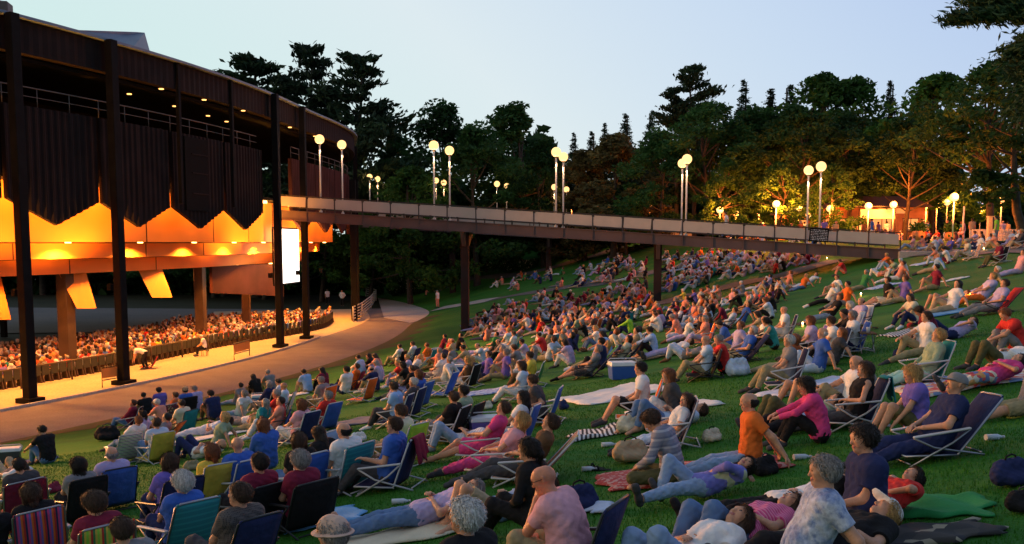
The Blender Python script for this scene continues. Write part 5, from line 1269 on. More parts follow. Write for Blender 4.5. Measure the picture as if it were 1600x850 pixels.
bag(905, 800, 20, 'navy', 'black and navy backpack on the grass beside the bald man', .8, tall=1.15)
blanket(932, 798, .35, .45, 30, m_pb, 'crumpled pale towel tucked beside the black backpack', rip=.03, name='towel')
bottle(909, 739, 'pale drink can lying alone on open grass', s=.9)
shoes_pair(930, 733, 'black', ['black sandal on the grass by the drink can', 'black sandal beside its pair, nearer the cross-legged man'], 60)
# cross-legged man, orange-shirted man and the red blanket
blanket(1075, 742, 2.2, 1.25, 6, m_red, 'red patterned blanket under the cross-legged man and the orange-shirted man')
P(1030, 744, 70, 'cross', 'grey stripe', 'olive', 'brown', 'man in grey striped sweater sitting cross-legged, head bowed', None, sleeve='long', shoes='bare', style='curly', lift=.05, jit=None, over=dict(hp=26))
bag(985, 722, 10, 'tan', 'beige canvas bag beside the cross-legged man', .95)
P(1192, 722, 86, 'back', 'orange', 'light denim', 'dark', 'man in bright orange shirt leaning back on one arm', None, style='thin', sleeve='short', jit=None, lift=.04, over=dict(lean=12, hp=0))
P(1108, 728, 110, 'liehead', 'print hoodie', 'light denim', 'dark', 'youth in purple printed hoodie lying on the red blanket', None, sleeve='long', style='bob', sc=.9, lift=.05, over=dict(lean=84))
bag(1195, 742, 40, 'black', 'small black camera bag by the orange-shirted man\'s hand', .7)
bottle(1178, 742, 'clear water bottle beside the black camera bag', s=.9)
# lower right corner: jeans, pink top, tie-dye man
P(1065, 905, 118, 'lieknee', 'white', 'light denim', 'brown', 'person in faded jeans lying with bent knees at the lower frame edge', None, shoes='bare', style='bob', fem=True)
P(1150, 856, 118, 'lieknee', 'pink stripe', 'denim', 'brown', 'woman in pink striped top lying with both jeans knees raised', None, shoes='bare', fem=True, style='long')
blanket(1180, 872, 1.9, 1.0, 10, m_whiteb, 'white sheet under the man in tie-dye shirt', seed=5)
P(1252, 918, 84, 'back', 'tie-dye', 'black', 'grey', 'grey-haired man in blue tie-dye shirt turning his head', None, style='short', lift=.05, over=dict(lean=28, hp=10), fat=.02)
P(1215, 812, 100, 'lie', 'white', 'black', 'dark', 'person in black trousers and dark boots lying beyond the white sheet', None, shoes='black')
P(1352, 842, 92, 'back', 'navy', 'khaki', 'dark', 'man with bushy dark curls in navy shirt looking aside', None, style='curly', sleeve='short', jit=None, over=dict(lean=8, hp=2, hands=[(-.1, .3, .3), (.34, -.42, .05)]), fat=.02)
blanket(1452, 796, .95, .8, -20, m_grn, 'bright green blanket under the child in red', seed=7, rip=.03)
P(1428, 792, 118, 'liehead', 'red', 'black', 'dark', 'child in red top lying on the green blanket, arm behind the head', None, style='curly', sc=.82, lift=.06)
blanket(1440, 842, 1.3, .5, 12, blotch('black patterned rug', [(.02, .02, .02), (.04, .035, .03), (.30, .26, .18), (.02, .02, .025)], 7), 'black patterned rug in front of the green blanket', seed=9, name='rug', cat='rug')
P(1368, 850, 116, 'lie', 'black', 'black', 'blond', 'person in pale cap and chin strap lying on the black rug', None, hat='whitecap', lift=.05, style='short')
bag(1578, 758, 20, 'navy', 'navy cloth bag lying alone near the right frame edge', .8)
bag(1600, 802, 0, 'black', 'black bag cut by the frame edge below the navy one', .6)
# middle right group
P(1428, 676, 84, 'knees', 'purple', 'olive', 'blond', 'blonde woman in violet tee with bare knees drawn up', None, fem=True, style='bob', legs='shorts', shoes='grey', jit=None, over=dict(lean=14, curl=14, hands=[(-.2, .3, .2), (.2, .3, .2)]))
P(1460, 716, 90, 'recl', 'navy', 'navy', 'grey', 'man in pale cap dozing back in a navy recliner', ('recl', 'navy', 'alu', 'navy reclining chair with silver frame under the capped man'), hat='cap', jit=None, fat=.025)
bottle(1425, 698, 'white plastic bottle on the grass before the recliner', s=1.1, col=(.75, .75, .78))
P(1262, 682, 78, 'knees', 'hot pink', 'black', 'dark', 'dark-haired woman in bright pink cardigan', None, fem=True, style='bob', sleeve='long', jit=None, turn=10)
P(1240, 668, 90, 'lieknee', 'sage', 'olive', 'dark', 'person in olive trousers with one knee up beyond the pink cardigan', None)
P(1290, 672, 112, 'lie', 'blue plaid', 'black', None, 'bald man in blue checked shirt lying down', None, style='bald', sleeve='long')
blanket(1330, 655, .9, .5, 15, m_whiteb, 'folded white towel beside the bald lying man', name='towel', seed=4)
P(1348, 642, 85, 'recl', 'black', 'dark grey', 'brown', 'woman with long brown hair in black sleeveless top in a chair', ('lawn', 'navy', 'white', 'navy chair with a teal towel under the woman in black', 'teal', 'teal towel over the chair back of the woman in black', 'towel'), fem=True, style='long', sleeve='tank', over=dict(lean=30))
P(1326, 622, 85, 'oneknee', 'white', 'khaki', 'grey', 'bald man in white seated beside the woman in black', None, style='thin', over=dict(lean=20))
blanket(1262, 606, 1.7, .9, 12, m_pb, 'pale lilac blanket on the open grass beyond the pink cardigan', seed=6)
P(1290, 600, 95, 'lieknee', 'grey', 'khaki', 'brown', 'person in grey shorts lying on the pale lilac blanket', None, legs='shorts', shoes='bare', lift=.05)
bag(1345, 612, 0, 'grey', 'grey tote bag standing behind the bald man in white', 1.0, tall=1.3)
P(1475, 580, 88, 'recl', 'sage', 'mint', 'blond', 'blonde woman in pale green cardigan reclining in a white chair', ('lawn', 'teal', 'white', 'white framed teal chair under the woman in pale green'), fem=True, style='curly', sleeve='long')
P(1448, 556, 88, 'oneknee', 'white', 'khaki', 'brown', 'person in white with khaki trousers beside the woman in pale green', None)
P(1460, 535, 85, 'cross', 'maroon', 'dark grey', 'dark', 'dark-haired person in maroon hugging a child in a red cap', None, sleeve='short')
P(1438, 540, 85, 'cross', 'white', 'pink', 'brown', 'small child in red and white cap held by the person in maroon', None, hat='redcap', sc=.62)
P(1488, 530, 110, 'liehead', 'lavender', 'navy', 'brown', 'person in lavender lying with an arm over the head behind the pale green cardigan', None)
blanket(1425, 520, 1.4, .8, 10, m_bw, 'navy and white striped blanket under the person in maroon', seed=3)
P(1560, 572, 92, 'lieknee', 'white', 'olive', 'grey', 'man in white shirt and olive trousers lying with knees high', None, sleeve='long', jit=None)
P(1592, 552, 92, 'knees', 'red', 'grey', 'auburn', 'auburn-haired person in red behind the man in olive trousers', None)
blanket(1530, 597, 2.6, 1.1, 5, m_quilt, 'red and white patchwork quilt near the right edge', name='quilt', cat='quilt', seed=8)
blanket(1478, 600, .8, .7, 20, m_bluep, 'small blue printed blanket beside the patchwork quilt', seed=12)
P(1545, 604, 108, 'lie', 'hot pink', 'floral', 'dark', 'dark-haired person in pink lying on the patchwork quilt', None, fem=True, style='long', lift=.05)
P(1612, 648, 90, 'back', 'grey', 'khaki', 'brown', 'barefoot person whose legs stretch in from the right edge', None, legs='shorts', shoes='bare')
shoes_pair(1578, 650, 'yellow', ['yellow flip-flop by the bare feet at the right edge', 'yellow flip-flop beside its pair at the right edge'], 80)
# middle group round the white blankets
blanket(955, 618, 2.1, 1.9, 22, m_whiteb, 'big white blanket spread before the orange chair', seed=10, rip=.02)
P(1000, 622, 84, 'lap', 'white', 'black', 'dark', 'dark-haired man in white tee and black shorts in the orange chair', ('lawn', 'orange', 'white', 'bright orange chair with white legs on the white blanket'), legs='shorts', shoes='dark grey', lift=.03)
cooler(972, 592, 10, 'blue', 'white', 'large blue cooler with white lid on the white blanket', 1.15)
P(1050, 640, 88, 'oneknee', 'dark grey', 'white', 'auburn', 'woman wrapped in a grey shawl sitting on the white sheet', None, fem=True, style='bob', sleeve='long', shoes='bare', over=dict(lean=10))
blanket(1050, 640, 1.7, .9, 4, m_whiteb, 'narrow white sheet under the woman in the grey shawl', seed=14)
P(1066, 672, 84, 'recl', 'white', 'pale blue', 'brown', 'girl with long brown hair wrapped in a white towel in a low chair', ('lawn', 'navy', 'white', 'low navy chair under the girl in the white towel'), fem=True, style='long', sc=.9)
blanket(965, 672, 1.5, .9, 8, m_bw, 'black and white zebra towel bunched on the grass', name='towel', seed=11, rip=.035)
bag(985, 676, 20, 'cream', 'cream cloth bag on the zebra towel', .9)
P(1035, 668, 100, 'lieknee', 'pale blue', 'denim', 'brown', 'person in pale blue lying behind the cross-legged man', None, shoes='bare')
P(912, 586, 82, 'recl', 'grey', 'dark grey', 'grey', 'man in grey tee and shorts with white socks stretched in a navy recliner', ('recl', 'navy', 'black', 'navy recliner alone on the grass under the man in grey tee'), legs='shorts', shoes='black')
P(940, 582, 82, 'lap', 'navy', 'black', 'dark', 'dark-haired person half hidden behind the navy recliner', None)
P(828, 640, 78, 'chair', 'dark grey', 'black', 'brown', 'woman in grey-violet top leaning forward beside the blue chairs', ('lawn', 'blue', 'white', 'round-backed blue chair behind the woman in grey-violet'), fem=True, style='short', over=dict(lean=6))
P(816, 660, 74, 'chair', 'white', 'pale blue', 'dark', 'woman with long black hair in white top in the blue chair', ('lawn', 'blue', 'white', 'royal blue chair under the black-haired woman in white'), fem=True, style='long')
P(812, 688, 78, 'recl', 'pink', 'hot pink', 'blond', 'blonde woman reclining in the sunset-striped chair', ('recl', 'multi', 'white', 'sunset striped recliner under the blonde woman'), fem=True, style='bob')
P(855, 682, 85, 'recl', 'brown', 'dark grey', 'brown', 'brown-haired person tucked in the orange-striped recliner', ('recl', 'multi', 'white', 'orange striped recliner beside the sunset-striped one'))
P(715, 700, 98, 'lieknee', 'white stripe', 'light denim', 'blond', 'person in white striped top and blue jeans lying with knees high', None, shoes='grey')
P(758, 716, 84, 'recl', 'hot pink', 'hot pink', 'brown', 'person in pink with pink shorts in a low striped chair', ('recl', 'multi', 'white', 'low striped chair under the person in pink shorts'), legs='shorts', shoes='bare')
cooler(757, 682, 15, 'purple', 'white', 'purple cooler with white lid behind the lying person in jeans', 1.0)
P(712, 668, 70, 'lap', 'black', 'grey', 'brown', 'young man in black tee with bare shins drawn up', ('lawn', 'black', 'white', 'black chair with white arms under the young man in black'), legs='shorts', shoes='bare')
P(737, 654, 70, 'lap', 'sage', 'dark grey', 'dark', 'dark-haired man in grey-green shirt beside the young man in black', ('camp', 'black', 'black', 'black camp chair under the man in grey-green'))
P(612, 652, 78, 'lap', 'light blue', 'dark grey', 'brown', 'man in light blue tee with hands raised in a navy chair', ('lawn', 'navy', 'white', 'navy chair with white tubes under the man in light blue'), shoes='white')
blanket(560, 660, 1.6, 1.0, 15, m_grey, 'grey blanket before the man in light blue', seed=15)
P(652, 636, 72, 'chair', 'dark grey', 'navy', 'white', 'white-haired man in dark shirt in a navy chair, arm outstretched', ('lawn', 'navy', 'white', 'navy chair under the white-haired man in dark shirt'))
P(660, 610, 66, 'lap', 'blue', 'denim', 'auburn', 'orange-haired person behind the white-haired man', ('lawn', 'blue', 'white', 'blue chair under the orange-haired person'), style='bob')
chair(692, 620, 70, 'lawn', 'blue', 'white', 'empty bright blue sling chair leaning low on the grass')
P(633, 600, 80, 'knees', 'black', 'tan', 'dark', 'dark-haired person in black hugging their knees by the navy chairs', None, style='bob')
P(470, 682, 62, 'lap', 'pink', 'white', 'auburn', 'orange-haired woman in striped pink blouse and white trousers', ('lawn', 'navy', 'white', 'navy chair under the orange-haired woman in pink'), fem=True, style='bob')
P(515, 668, 60, 'chair', 'red', 'dark grey', 'grey', 'grey-haired man in red shirt in a blue chair', ('lawn', 'blue', 'white', 'blue chair under the grey-haired man in red'))
P(506, 640, 60, 'lap', 'grey', 'khaki', 'grey', 'grey-haired person in the red-orange chair near the path edge', ('lawn', 'orange', 'white', 'red-orange chair nearer the path edge'))
P(540, 622, 62, 'lap', 'white', 'navy', 'dark', 'dark-haired man in white print shirt beside the orange chairs', None, over=dict(z=.25))
chair(568, 628, 68, 'lawn', 'orange', 'white', 'empty orange chair beside the dark-haired man in white print')
P(482, 614, 55, 'knees', 'light blue', 'khaki', 'dark', 'man in light blue shirt sitting near the ring path edge', None)
P(508, 610, 55, 'knees', 'maroon', 'black', 'dark', 'long-haired woman in dark red beside the man in light blue', None, fem=True, style='long')
blanket(440, 622, 1.8, .8, 30, m_whiteb, 'white blanket with a picnic at the path edge', seed=16)
P(404, 618, 45, 'knees', 'black', 'black', 'dark', 'woman with long dark hair in black on the path-edge blanket', None, fem=True, style='long')
P(425, 612, 48, 'knees', 'grey', 'khaki', 'grey', 'grey-haired man in grey tee on the path-edge blanket', None)
P(376, 652, 60, 'back', 'white', 'light denim', 'grey', 'grey-haired woman in white tee leaning on one arm', None, fem=True)
cooler(405, 632, 20, 'denim', 'white', 'denim blue cooler beside the picnic blanket', .9)
P(336, 656, 50, 'knees', 'navy', 'brown', 'dark', 'broad-backed man in navy shirt near the path', None, fat=.03)
P(310, 642, 55, 'knees', 'lavender', 'denim', 'grey', 'person in lavender beside the broad-backed man in navy', None)
P(290, 648, 50, 'lap', 'blue', 'black', 'dark', 'dark-haired person in a wide-brimmed hat in the black chair', ('camp', 'black', 'black', 'black camp chair near the path, beside the navy shirt'), hat='straw')
chair(266, 662, 45, 'camp', 'brownpat', 'alu', 'empty brown patterned chair near the path')
P(252, 646, 45, 'lap', 'purple', 'denim', 'dark', 'person in purple with bushy dark hair behind the brown patterned chair', None, style='curly')
P(231, 652, 42, 'knees', 'black', 'olive', 'dark', 'dark-haired man in black print shirt near the path', None)
P(225, 692, 80, 'back', 'lavender', 'khaki', 'dark', 'person in pale grey tee with long dark hair, legs stretched out', None, fem=True, style='tail', over=dict(lean=10))
bag(168, 688, 10, 'black', 'black duffel bag on the grass by the stretched-out legs', 1.3)
bag(252, 675, 0, 'blue', 'small blue pouch beside the person in pale grey', .8)
P(206, 702, 60, 'recl', 'white', 'denim', 'auburn', 'auburn-haired person low beside the green-striped chair', None, over=dict(z=.14))
chair(196, 722, 45, 'lawn', 'gw', 'white', 'green, white and navy striped chair facing the pavilion')
P(246, 722, 48, 'lap', 'pale blue', 'denim', 'brown', 'brown-haired person in the mustard and navy chair', ('lawn', 'yellow', 'white', 'mustard canvas chair under a brown-haired person'))
blanket(335, 682, 2.4, 1.0, 22, m_whiteb, 'white blanket under the two people lying near the path', seed=17)
P(322, 682, 82, 'lie', 'pale blue', 'pale blue', 'dark', 'person in pale blue lying back on a dark cushion', None, lift=.05)
P(385, 668, 80, 'lie', 'white', 'grey', 'grey', 'grey-haired person in white lying on the white blanket', None, lift=.05)
P(76, 724, 62, 'knees', 'black', 'denim', 'dark', 'man in dark shirt sitting alone on the grass near the path', None)
blanket(50, 722, 1.1, .8, 30, m_navyb, 'navy blanket by the man sitting alone', seed=18)
cooler(14, 722, 20, 'dark grey', 'white', 'grey cooler with white lid by the frame edge')
P(20, 752, 50, 'lieknee', 'white', 'tan', 'dark', 'dark-haired person lying low by the grey cooler', None)
# beyond: the belt from the path edge to the pier
P(567, 588, 70, 'knees', 'light blue', 'white', 'dark', 'person in light blue beside the path, first of the four in pale shirts', None)
P(584, 584, 75, 'knees', 'black', 'black', 'dark', 'long-haired woman in black between two pale shirts by the path', None, fem=True, style='long')
P(594, 584, 75, 'knees', 'coral', 'lavender', 'brown', 'woman in coral pink beside the long-haired woman in black', None, fem=True, style='long')
P(623, 570, 70, 'lap', 'white', 'khaki', 'dark', 'man in white shirt in a black chair by the path bend', ('camp', 'black', 'black', 'black chair under the man in white by the path bend'), sleeve='long')
P(645, 566, 70, 'lap', 'white', 'grey', 'dark', 'second man in white shirt at the path bend, in a wide dark chair', ('camp', 'navy', 'black', 'wide dark chair under the second man in white'), sleeve='long')
P(668, 572, 72, 'lap', 'orange', 'tan', 'auburn', 'auburn-haired person in rust orange in the teal chair', ('lawn', 'teal', 'white', 'teal chair under the person in rust orange'))
P(733, 600, 66, 'lap', 'brown', 'white', 'blond', 'long-haired blonde in brown reading in a black chair', ('lawn', 'black', 'white', 'black chair under the reading blonde'), fem=True, style='long', sleeve='tank')
cooler(713, 585, 10, 'blue', 'white', 'blue and white cooler behind the reading blonde', .9)
bag(682, 592, 10, 'maroon', 'maroon basket-like bag between the crowd and the reading blonde', 1.0)
blanket(748, 616, 1.6, .9, 10, m_bluep, 'blue and white printed blanket before the white-trousered sitter', seed=19)
P(805, 618, 80, 'lap', 'pale blue', 'white', 'brown', 'brown-haired woman in white trousers in a white chair', ('lawn', 'olive', 'white', 'white framed olive chair under the woman in white trousers'), fem=True, style='bob')
P(790, 592, 86, 'oneknee', 'purple', 'khaki', 'grey', 'person in purple print with pale legs stretched over the grass', None)
P(830, 606, 80, 'lap', 'yellow', 'brown', 'brown', 'person in yellow top in the olive chair behind the white trousers', ('lawn', 'green', 'white', 'green chair under the person in yellow'))
P(690, 548, 85, 'back', 'maroon', 'denim', 'dark', 'man in dark red leaning back near the pier foot', None)
P(715, 548, 80, 'back', 'black', 'denim', 'dark', 'man in black leaning back beside the one in dark red', None)
P(745, 556, 86, 'lie', 'white', 'lavender', 'brown', 'person in white stretched out with long bare legs below the pier', None, legs='shorts')
P(768, 550, 80, 'recl', 'green', 'khaki', 'dark', 'person in green in a dark recliner below the pier', ('recl', 'green', 'black', 'dark green recliner below the pier'))
P(800, 552, 74, 'lap', 'white', 'white', 'brown', 'woman in white in a teal chair below the pier', ('lawn', 'teal', 'white', 'teal chair under the woman in white below the pier'), fem=True)
P(842, 522, 70, 'back', 'red', 'grey', 'dark', 'man in vivid red tee leaning on his arm past the pier', None)
P(985, 524, 70, 'knees', 'lime', 'navy', 'dark', 'person in fluorescent lime jacket bending over a navy bag', None, sleeve='long')
P(1022, 556, 84, 'knees', 'light blue', 'black', 'dark', 'person in pale blue long sleeves and black trousers on a straw mat', None, sleeve='long', shoes='bare')
blanket(1010, 560, 2.4, .9, 6, mat('straw mat', (.5, .42, .26), rough=.95, var=.2, scale=8), 'straw coloured mat under the person in pale blue sleeves', seed=20, name='mat', cat='mat')
P(1048, 556, 100, 'lie', 'white', 'lavender', 'brown', 'person in white lying on the straw mat', None, lift=.05)
P(1132, 584, 80, 'knees', 'red', 'black', 'grey', 'grey-haired man in red tee in the dark row of chairs', None)
P(1102, 592, 80, 'lap', 'pale blue', 'khaki', None, 'bald man in pale blue shirt in the dark chair', ('camp', 'black', 'black', 'black camp chair under the bald man in pale blue'), style='bald')
P(1160, 566, 86, 'recl', 'blue', 'khaki', 'white', 'white-haired man in blue reclining behind the red tee', ('recl', 'navy', 'black', 'navy recliner behind the red tee'))
P(1205, 580, 84, 'lap', 'grey', 'khaki', 'white', 'white-haired man in grey holding a cup in the navy chair', ('lawn', 'navy', 'white', 'navy chair with long white legs under the man with a cup'))
bag(1152, 588, 5, 'pale blue', 'pale blue tote bag standing behind the red tee', 1.0, tall=1.3)
P(1208, 540, 84, 'knees', 'teal', 'black', 'dark', 'dark-haired woman in turquoise halter top bending to her feet', None, fem=True, sleeve='tank', style='tail')
P(1222, 518, 82, 'lap', 'white', 'white', None, 'bald man in white in a blue chair with white frame', ('lawn', 'navy', 'white', 'blue chair with white frame under the bald man in white by the notice'), style='thin')
P(1268, 556, 84, 'lap', 'lavender', 'black', 'auburn', 'auburn-haired woman in lavender lit by a candle', ('lawn', 'purple', 'white', 'violet chair under the auburn-haired woman in lavender'), fem=True, style='bob')
P(1302, 562, 84, 'lap', 'white', 'black', 'brown', 'brown-haired person in white reading by candle in a navy chair', ('lawn', 'navy', 'white', 'navy chair under the candle reader'))
P(1332, 552, 84, 'lap', 'white', 'navy', 'grey', 'tanned man in white in the blue chair by the little table', ('lawn', 'blue', 'white', 'blue chair with white frame beside the little table'), skin='tan')
P(1310, 514, 84, 'lap', 'blue', 'khaki', 'white', 'white-haired man in blue tee and shorts in a white chair', ('lawn', 'pale blue', 'white', 'white framed chair under the man in blue tee and shorts'), legs='shorts', shoes='bare')
P(1296, 502, 86, 'recl', 'black', 'denim', 'auburn', 'red-haired person in black with jeans stretched out beside the blue tee', None, over=dict(z=.2))
P(1322, 478, 84, 'oneknee', 'orange', 'grey', 'dark', 'person in flame orange tee near the open slope', None)
P(1306, 462, 96, 'oneknee', 'white', 'tan', 'auburn', 'person lying in white with one knee raised above the flame orange tee', None, legs='shorts')
P(1320, 428, 82, 'knees', 'red', 'coral', 'brown', 'person in coral red seated highest on the open slope', None)
P(1262, 446, 92, 'belly', 'pale blue', 'pale blue', 'auburn', 'sunlit-looking person stretched out alone on the slope with arms raised', None)
blanket(1365, 478, 2.0, .9, 8, m_whiteb, 'pale sheet beside the couple with long bare legs', seed=21)
P(1388, 474, 86, 'back', 'black', 'cream', 'brown', 'person in black top with long pale legs, first of the couple on the sheet', None, legs='shorts', shoes='bare', over=dict(lean=14))
P(1412, 472, 86, 'oneknee', 'purple', 'tan', 'auburn', 'person in violet top beside the one with long pale legs', None)
P(1402, 432, 84, 'knees', 'sage', 'white', 'brown', 'person in pale green sitting near the path corner', None)
P(1416, 432, 84, 'knees', 'white', 'navy', 'white', 'white-haired person in white beside the one in pale green', None)
blanket(1380, 448, 1.3, .9, 12, m_bluep, 'blue and white striped towel near the couple in pale green and white', name='towel', seed=22)
P(1462, 452, 84, 'oneknee', 'maroon', 'khaki', 'dark', 'man in maroon tee drinking, knees raised', None, legs='shorts')
blanket(1490, 438, 1.0, .6, 10, m_whiteb, 'white towel behind the man in maroon tee', name='towel', seed=23)
P(1478, 480, 86, 'lieknee', 'cream', 'grey', 'auburn', 'person with bare raised knees lying in cream below the maroon tee', None, legs='shorts', shoes='bare')
P(1465, 412, 62, 'knees', 'coral', 'pale blue', 'brown', 'person in coral shirt seen from behind on a pale blanket', None)
P(1482, 412, 60, 'knees', 'white', 'maroon', 'dark', 'person in white seen from behind beside the coral shirt', None)
blanket(1455, 410, 2.0, 1.0, 8, m_pb, 'pale blanket under the coral and white shirts', seed=24)
P(1535, 472, 86, 'recl', 'lavender', 'orange', 'blond', 'blonde person in lavender with a flame orange wrap', None, over=dict(z=.16))
P(1552, 490, 86, 'recl', 'lavender', 'grey', 'brown', 'person in lavender reclining on a red chair with a candle near', ('recl', 'red', 'black', 'red low recliner near the candle'))
blanket(1495, 488, 2.4, 1.0, 4, m_b2, 'dim blue blanket by the red recliner', seed=25)
P(1562, 412, 84, 'lap', 'maroon', 'olive', 'dark', 'man in dark maroon in a chair at the upper slope', ('lawn', 'black', 'white', 'dark chair at the upper slope under the man in maroon'))
P(1592, 428, 88, 'back', 'pink', 'lavender', 'brown', 'person in pink with lavender trousers and white shoes at the frame edge', None, shoes='white')
chair(1502, 402, 70, 'lawn', 'blue', 'white', 'empty blue chair with a white panel by the upper path')
chair(1520, 405, 80, 'lawn', 'multi', 'white', 'striped chair beside the empty blue one by the upper path')
P(1512, 404, 82, 'lap', 'cream', 'tan', 'grey', 'person in a pale sun hat by the striped chair', None, hat='straw')
for (px, py, lab, s, pw) in ((1345, 464, 'glowing candle lantern on the open slope', 1.0, 9), (1254, 512, 'bright candle flame among the chairs of the crowd', 1.6, 22), (1294, 536, 'candle held low before the reader in white', 1.2, 14), (1509, 476, 'candle lantern by the red recliner', 1.2, 10), (1537, 392, 'candle at the upper path beside a couple', 1.3, 14), (1292, 406, 'bright lantern at the bridge foot', 1.6, 12), (1155, 552, 'candle lighting the white-haired man in blue', 1.1, 10)):
    candle(px, py, lab, s, pw)
# little folding table
o = place('camp_table', 1354, 552, 'little folding table with a tray, alone beside the blue chair', 'table', 80)
f = MB(); f.box((0, 0, .46), (.5, .35, .03)).bevel(.008); f.obj('tabletop', cloth('brown'), o)
for a, b in ((-.22, -.14), (.22, -.14), (-.22, .14), (.22, .14)): f = MB(); f.tube([(a, b, .45), (-a*.8, b, 0)], .012, 6); f.obj('leg', m_alu, o)
f = MB(); f.tube([(-.1, 0, .475), (-.1, 0, .60)], [.04, .045], 10); tag(f.obj('cup', m_white_tube, None), 'white cup standing on the little folding table', 'cup').matrix_world = o.matrix_basis.copy()
cooler(1094, 512, 5, 'blue', 'white', 'blue and white cooler in the middle of the crowd past the lime jacket', 1.0)
cooler(983, 500, 5, 'maroon', 'white', 'dark red cooler with white lid by the thin footpath', .95)
bag(1010, 536, 0, 'navy', 'navy bag beside the lime jacket', 1.0)

# ---- the rest of the lawn, filled zone by zone
ZP = {'white': 11, 'cream': 4, 'coral': 7, 'pink': 6, 'red': 4, 'maroon': 3, 'navy': 6, 'blue': 4, 'light blue': 5, 'pale blue': 5, 'lavender': 7, 'purple': 3, 'black': 7, 'grey': 4, 'dark grey': 3, 'orange': 3, 'tan': 4, 'teal': 1, 'green': 1, 'yellow': 1, 'rust': 3, 'sage': 1}
BP = {'white': 5, 'khaki': 6, 'denim': 5, 'navy': 4, 'black': 5, 'grey': 3, 'pale blue': 4, 'lavender': 3, 'tan': 5, 'olive': 2, 'light denim': 3}
HP = {'brown': 6, 'dark': 6, 'grey': 4, 'white': 3, 'auburn': 3, 'blond': 3}
PH = {'knees': 'hugging their knees', 'oneknee': 'with one knee up', 'back': 'leaning back', 'lap': 'in {c} chair', 'chair': 'in {c} chair', 'recl': 'in {c} recliner', 'lieknee': 'lying with bent knees', 'belly': 'propped on elbows', 'cross': 'sitting cross-legged', 'lie': 'lying flat'}
POS = ['knees']*5+['oneknee']*4+['back']*4+['lap']*5+['recl']*2+['lieknee']*2+['back']+['cross']*2
def pick(d): return rp_.choices(list(d), list(d.values()))[0]
def inside(poly, x, y):
    c = False; n = len(poly)
    for i in range(n):
        x1, y1 = poly[i]; x2, y2 = poly[i-1]
        if (y1 > y) != (y2 > y) and x < (x2-x1)*(y-y1)/(y2-y1)+x1: c = not c
    return c
TAKEN = [tuple(o.matrix_world.translation)[:2] for o in PEOPLE]
ZONES = [
 ('by the brown bridge pier', [(735, 512), (765, 480), (860, 462), (905, 470), (905, 505), (850, 512), (800, 530), (740, 535)], 88, .52),
 ('below the bridge', [(905, 470), (1010, 446), (1012, 500), (960, 520), (905, 535), (850, 555), (850, 520), (905, 505)], 74, .54),
 ('between the two piers', [(870, 452), (915, 420), (1010, 398), (1012, 440), (960, 445)], 40, .7),
 ('under the sloping bridge', [(1040, 402), (1180, 402), (1290, 405), (1230, 424), (1130, 440), (1040, 462)], 105, .55),
 ('past the dark pier', [(1012, 490), (1080, 468), (1170, 448), (1235, 440), (1215, 500), (1120, 520), (1100, 545), (1012, 520)], 62, .62),
 ('on the middle slope', [(820, 570), (905, 540), (1000, 528), (1100, 550), (1080, 580), (1000, 575), (880, 580)], 14, .8),
 ('near the path bend', [(545, 612), (600, 590), (700, 556), (840, 540), (890, 560), (830, 585), (700, 625), (600, 632)], 24, .8),
 ('on the open slope', [(1235, 440), (1380, 420), (1560, 425), (1600, 480), (1580, 530), (1400, 530), (1230, 520)], 11, 1.2),
 ('among the candle-lit chairs', [(1090, 560), (1200, 520), (1340, 520), (1350, 580), (1280, 590), (1150, 590)], 8, .9),
 ('near the lower path edge', [(200, 668), (380, 628), (520, 625), (440, 690), (330, 715), (200, 720)], 14, .8),
 ('on the far lawn by the path', [(770, 440), (815, 432), (880, 418), (890, 432), (850, 445), (785, 462)], 14, .8),
 ('along the upper path', [(1395, 392), (1440, 384), (1600, 380), (1600, 392), (1500, 393)], 20, 1.0),
]
ROWS = []
for zn, poly, n, gap in ZONES:
    xs = [p[0] for p in poly]; ys = [p[1] for p in poly]; made = 0; tries = 0
    while made < n and tries < 6000:
        tries += 1; px = rp_.uniform(min(xs), max(xs)); py = rp_.uniform(min(ys), max(ys))
        if not inside(poly, px, py): continue
        x, y, z = at(px, py)
        if any((x-a)**2+(y-b)**2 < gap*gap for a, b in TAKEN): continue
        for _ in range(60):
            top, bot, hr, pose = pick(ZP), pick(BP), pick(HP), rp_.choice(POS); c = rp_.choice(['navy', 'blue', 'teal', 'white', 'black', 'orange', 'green', 'maroon'])
            ps = PH[pose].format(c=c); lab = '%s-haired person, %s top, %s trousers, %s, %s' % (hr, top, bot, ps, zn)
            if lab not in USED and len((lab+' '+('x' if pose in ('lap', 'recl') else '')).split())+len([1 for q in (top, bot) if False]) <= 16 and len(('%s recliner under x sitter, %s top, %s trousers, %s' % (c, top, bot, zn)).split()) <= 16: break
        USED.add(lab); TAKEN.append((x, y)); made += 1; ROWS.append((y, px, py, rp_.gauss(78, 14), rp_.random() < .5, top, bot, hr, pose, c, lab, zn))
ROWS.sort(key=lambda q: q[0]); KEEP = 300-15-len(PEOPLE); FARROWS = ROWS[KEEP:]
for y, px, py, phi, fem, top, bot, hr, pose, c, lab, zn in ROWS[:KEEP]:
    if pose in ('lap', 'chair', 'recl'): chair(px, py, phi, 'recl' if pose == 'recl' else 'lawn', c, rp_.choice(['white', 'alu', 'black', 'black']), '%s %s under %s-haired sitter, %s top, %s trousers, %s' % (c, 'recliner' if pose == 'recl' else 'chair', hr, top, bot, zn))
    person(px, py, phi, pose, top, bot, hr, lab, lod=2, jit=rp_.choice([1, 2, 3]), fem=fem, style=rp_.choice(['bob', 'long', 'bob', 'short'] if fem else ['short', 'short', 'thin', 'curly']), sleeve=rp_.choice(['short', 'short', 'long']), shoes=rp_.choice(['dark grey', 'white', 'brown']), skin=rp_.choice(['fair', 'fair', 'ruddy', 'tan']), scale=rp_.uniform(.93, 1.04))
